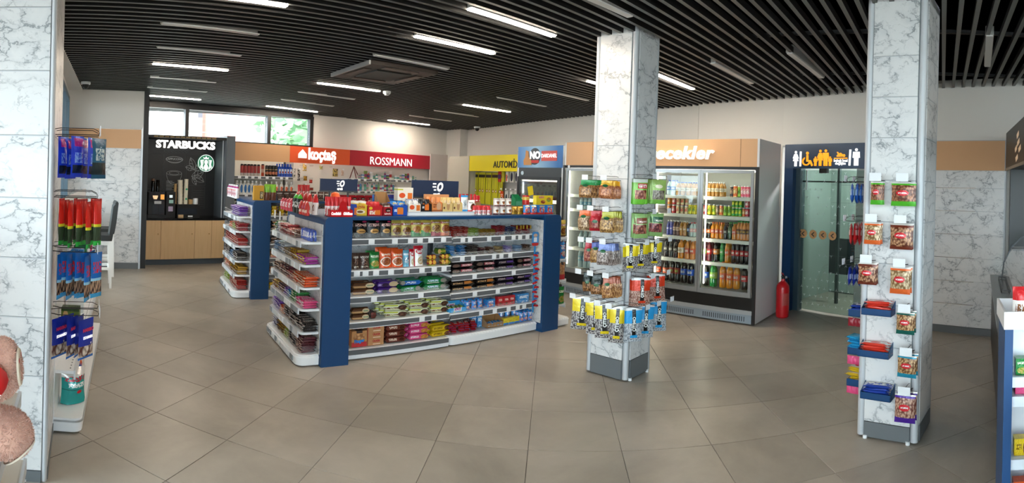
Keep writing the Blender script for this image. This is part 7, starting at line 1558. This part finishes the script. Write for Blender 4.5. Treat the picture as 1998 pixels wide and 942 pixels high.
Lbag(UL[5], *ZL[2], .10, 'nuts_red2', 'red-topped nut bag', 'third', 3); Lbag(UL[6], *ZL[2], .11, 'nuts_navy', 'navy-topped nut bag', 'third', 4); Lbag(UL[7], *ZL[2], .12, 'nuts_lilac', 'lilac-topped nut bag', 'third', 7)
Lbag(UL[8], *ZL[3], .10, 'nuts_black', 'left black mixed nut bag', 'fourth', 2); Lbag(UL[9], *ZL[3], .12, 'nuts_black', 'right black mixed nut bag', 'fourth', 4); Lbag(UL[10], *ZL[3], .11, 'nuts_brown', 'brown-topped nut bag', 'fourth', 6)
for i, (u, n, w, nn) in enumerate(((UL[11], 3, .20, 'leftmost yellow seed bag'), (UL[12], 3, .17, 'second yellow seed bag'), (UL[13], 3, .18, 'third yellow seed bag'), (UL[14], 3, .14, 'rightmost yellow seed bag'))): Lbag(u, ZL[4][0]-.01*i, ZL[4][1]+.02-.015*i, w, 'seeds_yellow', nn, 'bottom', n, True)
UR = [-0.013,0.242, 0.003,0.26, -0.104,0.063,0.296, 0.011,0.287, -0.056,0.132,0.371]
Rbag(UR[0], *ZR[0], .13, 'green_red_bag', 'green-and-red dried fruit bag', 'top', 3); Rbag(UR[1], *ZR[0], .14, 'green_olive_bag', 'green-and-olive seed bag', 'top', 4)
Rbag(UR[2], *ZR[1], .13, 'green_brown_bag', 'green-and-brown dried fruit bag', 'second', 3); Rbag(UR[3], *ZR[1], .13, 'green_dark_bag', 'green-and-dark cranberry bag', 'second', 3)
for i, u in enumerate(UR[4:7] if False else [UR[4], UR[5], UR[6]]): Rbag(u, ZR[2][0], ZR[2][1], .14, 'seeds_yellow', ('left', 'middle', 'right')[i]+' yellow seed bag', 'third', 2, True)
for i, u in enumerate([UR[7], UR[8]]): Rbag(u, ZR[3][0], ZR[3][1], .15, 'seeds_red', ('left', 'right')[i]+' red seed bag', 'fourth', 4, True)
for i, u in enumerate([UR[9], UR[10], UR[11]]): Rbag(u, ZR[4][0], ZR[4][1], .15, 'seeds_blue', ('left', 'middle', 'right')[i]+' blue seed bag', 'bottom', 3, True)
# ================================================================ BAGS AND TRAYS ON THE RIGHT PILLAR
def rbag(name, col, f1, f2, top=.12, bot=.2): return mk(name, 'dcd8d2', (('rfood', 0, 1, 0, .9, f1, f2, 8.), ('rect', 0, 1, 0, bot, col), ('rect', 0, 1, 1-top, .95, col), ('ell', .48, .55, .26, .12, 'c91f2a'), ('scr', .3, .66, .52, .58, 'f6e6e6')), .22)
rbag('peanut_green', '4fb02c', 'b07a5a', '5a2f20'); rbag('peanut_orange', 'e0662c', 'd9c09a', '7a5a34'); rbag('peanut_brown', '6b2c1c', 'c99a74', '5a2a18', .14, .12); rbag('nut_teal', '0f5a50', 'cfa878', '6b4526'); rbag('nut_blue', '1f8aa8', 'cfa878', '6b4526'); rbag('nut_purple', '4a2490', 'cfa890', '6b3a30')
RP = 'on front of right pillar'
bags = [(1698.6, 1722.5, 357, 400, 'peanut_green', 'small green peanut bag, top left'), (1739.5, 1787, 357, 401, 'peanut_green', 'wide green peanut bag, top right'), (1685.6, 1719, 439, 479, 'peanut_orange', 'orange-edged peanut bag, second row left'), (1736.6, 1782, 439, 486, 'peanut_brown', 'brown-edged peanut bag, second row right'), (1674, 1710.5, 520, 560, 'peanut_brown', 'brown-edged nut bag, third row left'), (1737, 1777.5, 525, 573, 'peanut_orange', 'orange-edged peanut bag, third row right'), (1749, 1785.5, 613, 651, 'nut_teal', 'teal-edged cashew bag, fourth row right'), (1751, 1789.5, 697, 735, 'nut_blue', 'blue-edged cashew bag, fifth row right'), (1746, 1787, 774, 824, 'nut_purple', 'purple-edged nut bag, lowest row right')]
BU = [0.094,0.242, 0.054,0.239, 0.019,0.248, 0.299, 0.314, 0.304]
BV = [0.181,0.41, 0.176,0.4, 0.153,0.392, 0.427, 0.448, 0.447]
BT = [1.782,1.782,1.503,1.503,1.226,1.213,0.916,0.632,0.375]; BB = [1.627,1.623,1.356,1.332,1.08,1.035,0.77,0.486,0.187]
for i, (_, _, _, _, m_, nn) in enumerate(bags):
    w = BV[i]-BU[i]; h = BT[i]-BB[i]; n = 3 if i in (1, 3, 4) else 2
    for k in range(n):
        put('nut_bag', pouch(w, h, .035, P_[m_], 0, i+k), PRF, (BU[i]+BV[i])/2+.004*k-.004*(n-1), -.04-(.06/(n-1) if n > 1 else 0)*k, BB[i], (nn if k == n-1 else f'{nn}, tucked {("rear","middle")[k] if n > 2 else "behind"}')+' '+RP, 'bag', rz=rng.uniform(-.06, .06))
    um = (BU[i]+BV[i])/2
    phook(e_r, (um-.22, -.22, BT[i]+.01), (0, -1, 0), .13, (.085, .055))
# small navy trays
TR = [(0.052,0.265, 0.876), (0.034,0.255, 0.592), (0.06,0.276, 0.31)]
for i, (u0, u1, z) in enumerate(TR):
    b = MB(); a0, a1 = u0-.22, u1-.22; y0, y1 = -.22-.11, -.22
    b.box(a0, a1, y0, y1, z, z+.005); b.box(a0, a1, y0, y0+.004, z, z+.045); b.prism([(y0, z), (y1, z), (y1, z+.09), (y0, z+.045)], a0, a0+.004, 'x'); b.prism([(y0, z), (y1, z), (y1, z+.09), (y0, z+.045)], a1-.004, a1, 'x')
    b.build('navy_tray', navy, e_r, smooth=False)
mk('foil_red', 'c9c6c6', (('rect', 0, 1, 0, .3, 'd03a2c'), ('rect', 0, 1, .7, 1, 'd03a2c'), ('ell', .5, .5, .2, .14, 'c91f2a')), .2, plane='xy'); mk('foil_blue', 'c9ccd2', (('rect', 0, 1, 0, .35, '24409c'), ('nz', '24409c', .5, 4)), .2, plane='xy'); mk('foil_yellow', 'd0cdc0', (('rect', 0, 1, 0, .25, 'd9b92c'), ('ell', .5, .55, .2, .14, 'c9303a')), .2, plane='xy'); mk('sky_foil', '2a9ad0', (), .25); mk('crimson_foil', '8a1a2a', (), .3); mk('pink_foil', 'd8487c', (), .3)
for i, (m_, nn) in enumerate((('foil_red', 'red-and-silver foil packet'), ('foil_red', 'red-and-silver snack packet'), ('foil_blue', 'blue-and-silver foil packet'))):
    u0, u1, z = TR[i]
    for k in range(5): put('foil_packet', flow((u1-u0)*(.92-.05*(k % 2)), .078, .018, P_[m_], k+i), PRF, (u0+u1)/2+rng.uniform(-.012, .012), -.058, z+.008+.017*k, f'{("lowest", "second", "middle", "fourth", "topmost")[k]} {nn} in the {("upper", "middle", "lower")[i]} front tray', 'packet', f'{nn}s in the {("upper", "middle", "lower")[i]} front tray of right pillar', rz=rng.uniform(-.15, .15), ry=rng.uniform(-.06, .06))
# left side of the right pillar: bags seen edge-on, and trays
mk('side_blue', '1f5ab0', (('rect', .1, .9, .4, .7, '9ab8d8'), ('scr', .2, .8, .72, .85, 'e8eef6'))); mk('side_red', 'b8282c', (('rect', .15, .85, .45, .7, 'd8b8b4'), ('scr', .2, .8, .75, .88, 'f2e0e0'))); mk('side_navy', '22389a', (('rect', .1, .9, .35, .62, 'a8b4d8'),))
SZ = [(1.774,1.625,1.48,1.321,1.157,1.025)]
SZ = [1.773,1.626,1.483,1.326,1.165,1.034]
for i, (m_, nn) in enumerate((('side_blue', 'blue snack bag'), ('side_red', 'red snack bag'), ('side_navy', 'navy snack bag'))):
    zt, zb = SZ[2*i], SZ[2*i+1]; rw = ('top', 'second', 'third')[i]
    for hk_ in range(2):
        for k in range(3):
            put('snack_bag', pouch(.11, zt-zb, .03, P_[m_], 0, k+i), PRF, -.045-.035*k-.012*hk_, .1+.17*hk_, zb, f'{("inner", "middle", "outer")[k]} {nn}, {("nearer", "farther")[hk_]} hook, {rw} row, left side of right pillar', 'bag', f'{nn}s on left side of right pillar', rz=R(-90)+rng.uniform(.1, .5))
        phook(e_r, (-.22, .1+.17*hk_-.22, zt+.012), (-1, 0, 0), .16, (.06, .045))
SB2 = [0.882,0.805,0.577,0.53,0.387,0.303]
for i in range(3):
    z = SB2[2*i+1]-.0 if i != 1 else SB2[3]; b = MB(); b.box(-.22-.12, -.22, -.12, .1, z, z+.005); b.box(-.34, -.336, -.12, .1, z, z+.045); b.box(-.34, -.22, -.12, -.116, z, z+.05); b.build('navy_tray', navy, e_r, smooth=False)
    m_, nn, nk = (('foil_blue', 'silver-blue packet', 4), ('sky_foil', 'sky blue foil packet', 7), ('foil_yellow', 'yellow-and-white packet', 7))[i]
    for k in range(nk): put('foil_packet', flow(.11, .12, .018, P_[m_], k+3*i), PRF, -.065+rng.uniform(-.01, .01)-(.012 if k > 3 else 0), .18+rng.uniform(-.02, .02), z+.008+.016*k, f'{ORD[k]} {nn} from below in {("upper", "middle", "lower")[i]} side tray of right pillar', 'packet', f'{nn}s in the {("upper", "middle", "lower")[i]} side tray', rz=rng.uniform(-.2, .2), ry=rng.uniform(-.1, .1))
    row(PRF, .12, z-.075 if i != 2 else z-.06, -.12, -.02, 3, pouch(.05, .06, .02, P_['crimson_foil' if i == 0 else 'pink_foil'], 0, 2), ('crimson' if i == 0 else 'pink')+' packet', f'hanging under the {("upper", "middle", "lower")[i]} side tray of right pillar', 'packet', name='small_packet')
# ================================================================ BAGS ON THE LEFT PILLAR (its side face, hooks towards the aisle)
LPX = -.165
mk('candy_blue', '1f3fd0', (('rect', .2, .9, .75, .95, 'c02a8a'), ('rect', .1, .9, .1, .3, '14203a'), ('scr', .2, .8, .35, .6, '8ab0f0')), .18); mk('candy_teal', '1f5a78', (('rect', 0, 1, .1, .4, '1c2c30'), ('scr', .2, .8, .45, .75, 'c9d8d8')), .18)
mk('carrot_red', 'b01c1c', (('rect', 0, 1, 0, .10, '2fb040'), ('rect', 0, 1, .10, .40, '3a4a34'), ('rect', 0, 1, .40, .46, 'd8d02c'), ('rect', 0, 1, .46, .95, 'd8281c')), .2); mk('gummy_blue', '1f6ab8', (('rect', 0, 1, 0, .1, '3aa0d8'), ('rfood', 0, 1, .1, .38, 'c9a080', '3a2a28', 6.), ('rect', 0, 1, .38, .44, '9ad0e8'), ('scr', .15, .85, .55, .8, 'd8303c')), .2)
mk('gummy_navy', '1c2f9a', (('rect', 0, 1, 0, .06, '2a70c8'), ('rfood', 0, 1, .06, .34, 'e8d8c8', '5a3028', 5.), ('rect', .7, .8, .36, .4, 'f2f2f2')), .2)
LFR = Frame(LPX, 3.12, R(-90)); 
LP = [(1.88, 1.655, 'candy_blue', 'blue-and-pink sweet bag', 'top', 6, .13), (1.535, 1.275, 'carrot_red', 'red carrot-shaped sweet bag', 'second', 9, .07), (1.235, .985, 'gummy_blue', 'blue gummy sweet bag', 'third', 9, .10), (.885, .665, 'gummy_navy', 'navy gummy sweet bag', 'lowest', 5, .13)]
for zt, zb, m_, nn, rw, n, w in LP:
    h = zt-zb; X0 = .045; step = .20/(n-1) if rw != 'lowest' else .15/(n-1)
    for i in range(n):
        o = put('sweet_bag', pouch(w*(1 if m_ != 'carrot_red' else 1), h, .028, P_[m_ if not (m_ == 'candy_blue' and i == n-1) else 'candy_teal'], 0, i % 4), Frame(0, 0, 0), LPX+X0+step*i, 3.02+rng.uniform(-.03, .03)+(.06 if i % 2 else 0), zb+rng.uniform(-.01, .008), f'{"outermost" if i == n-1 else "innermost" if i == 0 else ORD[i]+"-from-pillar"} {nn}, {rw} hooks, left pillar', 'bag', f'{nn}s on the {rw} hooks of left pillar', rz=R(90)-rng.uniform(.15, .75) if i < n-1 else R(90)-.7)
        if m_ == 'gummy_navy': text('HARIBO', .025, o, (.0, -.017, h*.74), lt_white if False else M('letter_crimson', 'd82a50', .5), .0004, .001, rot=(R(90), 0, 0)); text('STARMIX', .020, o, (0, -.017, h*.55), lt_white, .0004, .0008)
    for j, y in enumerate((3.0, 3.16)):
        phook(e_l, (LPX-e_l.location.x, y-e_l.location.y, zt+.012), (1, 0, 0), .24 if rw != 'lowest' else .26, (.07, .055))
# ================================================================ GOODS ON THE SHELVING BEHIND THE LEFT PILLAR
def lsput(name, me, dx, dy, z, l, c, g=None, rz=0, **k): return put(name, me, Frame(.02, 3.47, R(-4.7)), dx, dy, z, l, c, g, rz=rz, **k)
mk('teal_pack', '1f9a96', (('rect', 0, 1, .78, 1, 'd8d4d0'), ('scr', .1, .9, .66, .8, 'b02a3c'), ('ell', .6, .35, .1, .06, 'c9202c'), ('rect', 0, 1, .42, .45, '16706e'), ('scr', .2, .8, .5, .62, 'e8f2f2')), .2)
lsput('nappy_pack', pouch(.19, .23, .13, P_['teal_pack'], 1, 3), -.085, .26, .104, 'teal plastic nappy pack on the bottom tray behind left pillar', 'pack', rz=R(35))
lsput('toy_bag', pouch(.2, .2, .12, mk('clear_orange_bag', 'd9d4ce', (('food', .35, .45, .28, .28, 'e0622c', '2f6ab0', 3.),), .15), 0, 4), -.12, .75, .104, 'clear bag with orange and blue toy on bottom tray', 'bag', rz=R(50))
lsput('snack_pouch', pouch(.2, .25, .1, mk('red_green_black', '1c1a1a', (('nz', 'c92a4a', .55, 4), ('rect', 0, 1, 0, .2, '3a9a3a')), .2), 0, 5), -.13, 1.45, .104, 'black, red and green bag on the far end of bottom tray', 'bag', rz=R(50))
lsput('snack_pouch', pouch(.2, .25, .1, P_['red_green_black'], 0, 6), -.15, 1.8, .104, 'farther black, red and green bag on bottom tray', 'bag', rz=R(60))
for i in range(2): lsput('yellow_top_can', can(.05, .17, mk('white_can', 'd6d9dc', (('rect', 0, 1, .72, .9, 'c9b82c'), ('scr', .2, .8, .3, .65, '55585c'))), M('yellow_cap', 'e8d81c', .4)), -.16, .55+.16*i, 1.223, f'{("nearer", "farther")[i]} white can with yellow top behind left pillar', 'can')
for i in range(3): lsput('toy_ball', jar(.05, .09, mk('blue_toy', '3a5ac0', (('food', .5, .4, .3, .3, 'c94a5a', 'd8d8e8', 4.),)), M('blue_lid', '3a62c8', .4)), -.165, 1.0+.25*i, 1.223, f'{ORD[i]} blue-lidded toy tub on shelf behind left pillar', 'tub', 'blue toy tubs')
for i in range(5): lsput('carton', carton(.1, .08, .16, [P_['red_carton'], P_['blue_carton'], P_['green_box'], white_gloss, P_['pink_roll']][i]), -.10, .2+.3*i, .963, f'{ORD[i]} carton on the third shelf behind left pillar', 'box', 'cartons behind left pillar')
for i in range(4): lsput('paper_pack', carton(.12, .1, .12, [P_['green_cracker'], white_gloss, P_['red_carton'], P_['yellow_coffee']][i]), -.10, .15+.35*i, .663, f'{ORD[i]} pack on the second shelf behind left pillar', 'box', 'packs behind left pillar')
# ================================================================ GOODS ON THE RIGHT EDGE UNIT
UF = Frame(2.25, -.27, R(-90))   # u runs right (-Y), front faces the camera
for si, z in enumerate((.94, .86, .6, .42)):
    for i in range(6):
        m_ = ('green_pack', 'pink_bar', 'yellow_roll', 'orange_pack')[si] if i % 2 == 0 else ('green_box', 'tan_bar', 'red_bar', 'yellow_coffee')[si]
        put('gum_pack', carton(.06, .05, .05 if si == 1 else .07, P_[m_]), UF, .09+.1*i, .11, z+.003, f'{ORD[i]} small pack from left, {("top", "second", "third", "fourth")[si]} shelf of right edge unit', 'box', 'small packs on the right edge unit')
for i in range(4): put('sweet_pouch', pouch(.09, .14, .05, P_[('white_red_bag', 'red_coffee', 'hello_pink', 'yellow_coffee')[i]], 1, i), UF, .08+.12*i, .06, 1.185, f'{ORD[i]} white-and-red pouch from left in top tray of right edge unit', 'bag')
# ---- keep every label inside 16 words
for o in SC.objects:
    if o.parent is None and 'label' in o.keys():
        w = o['label'].split()
        if len(w) > 16: w = [x for x in w if x not in ('the', 'of', 'on')]
        if len(w) > 16: w = w[:16]
        o['label'] = ' '.join(w)
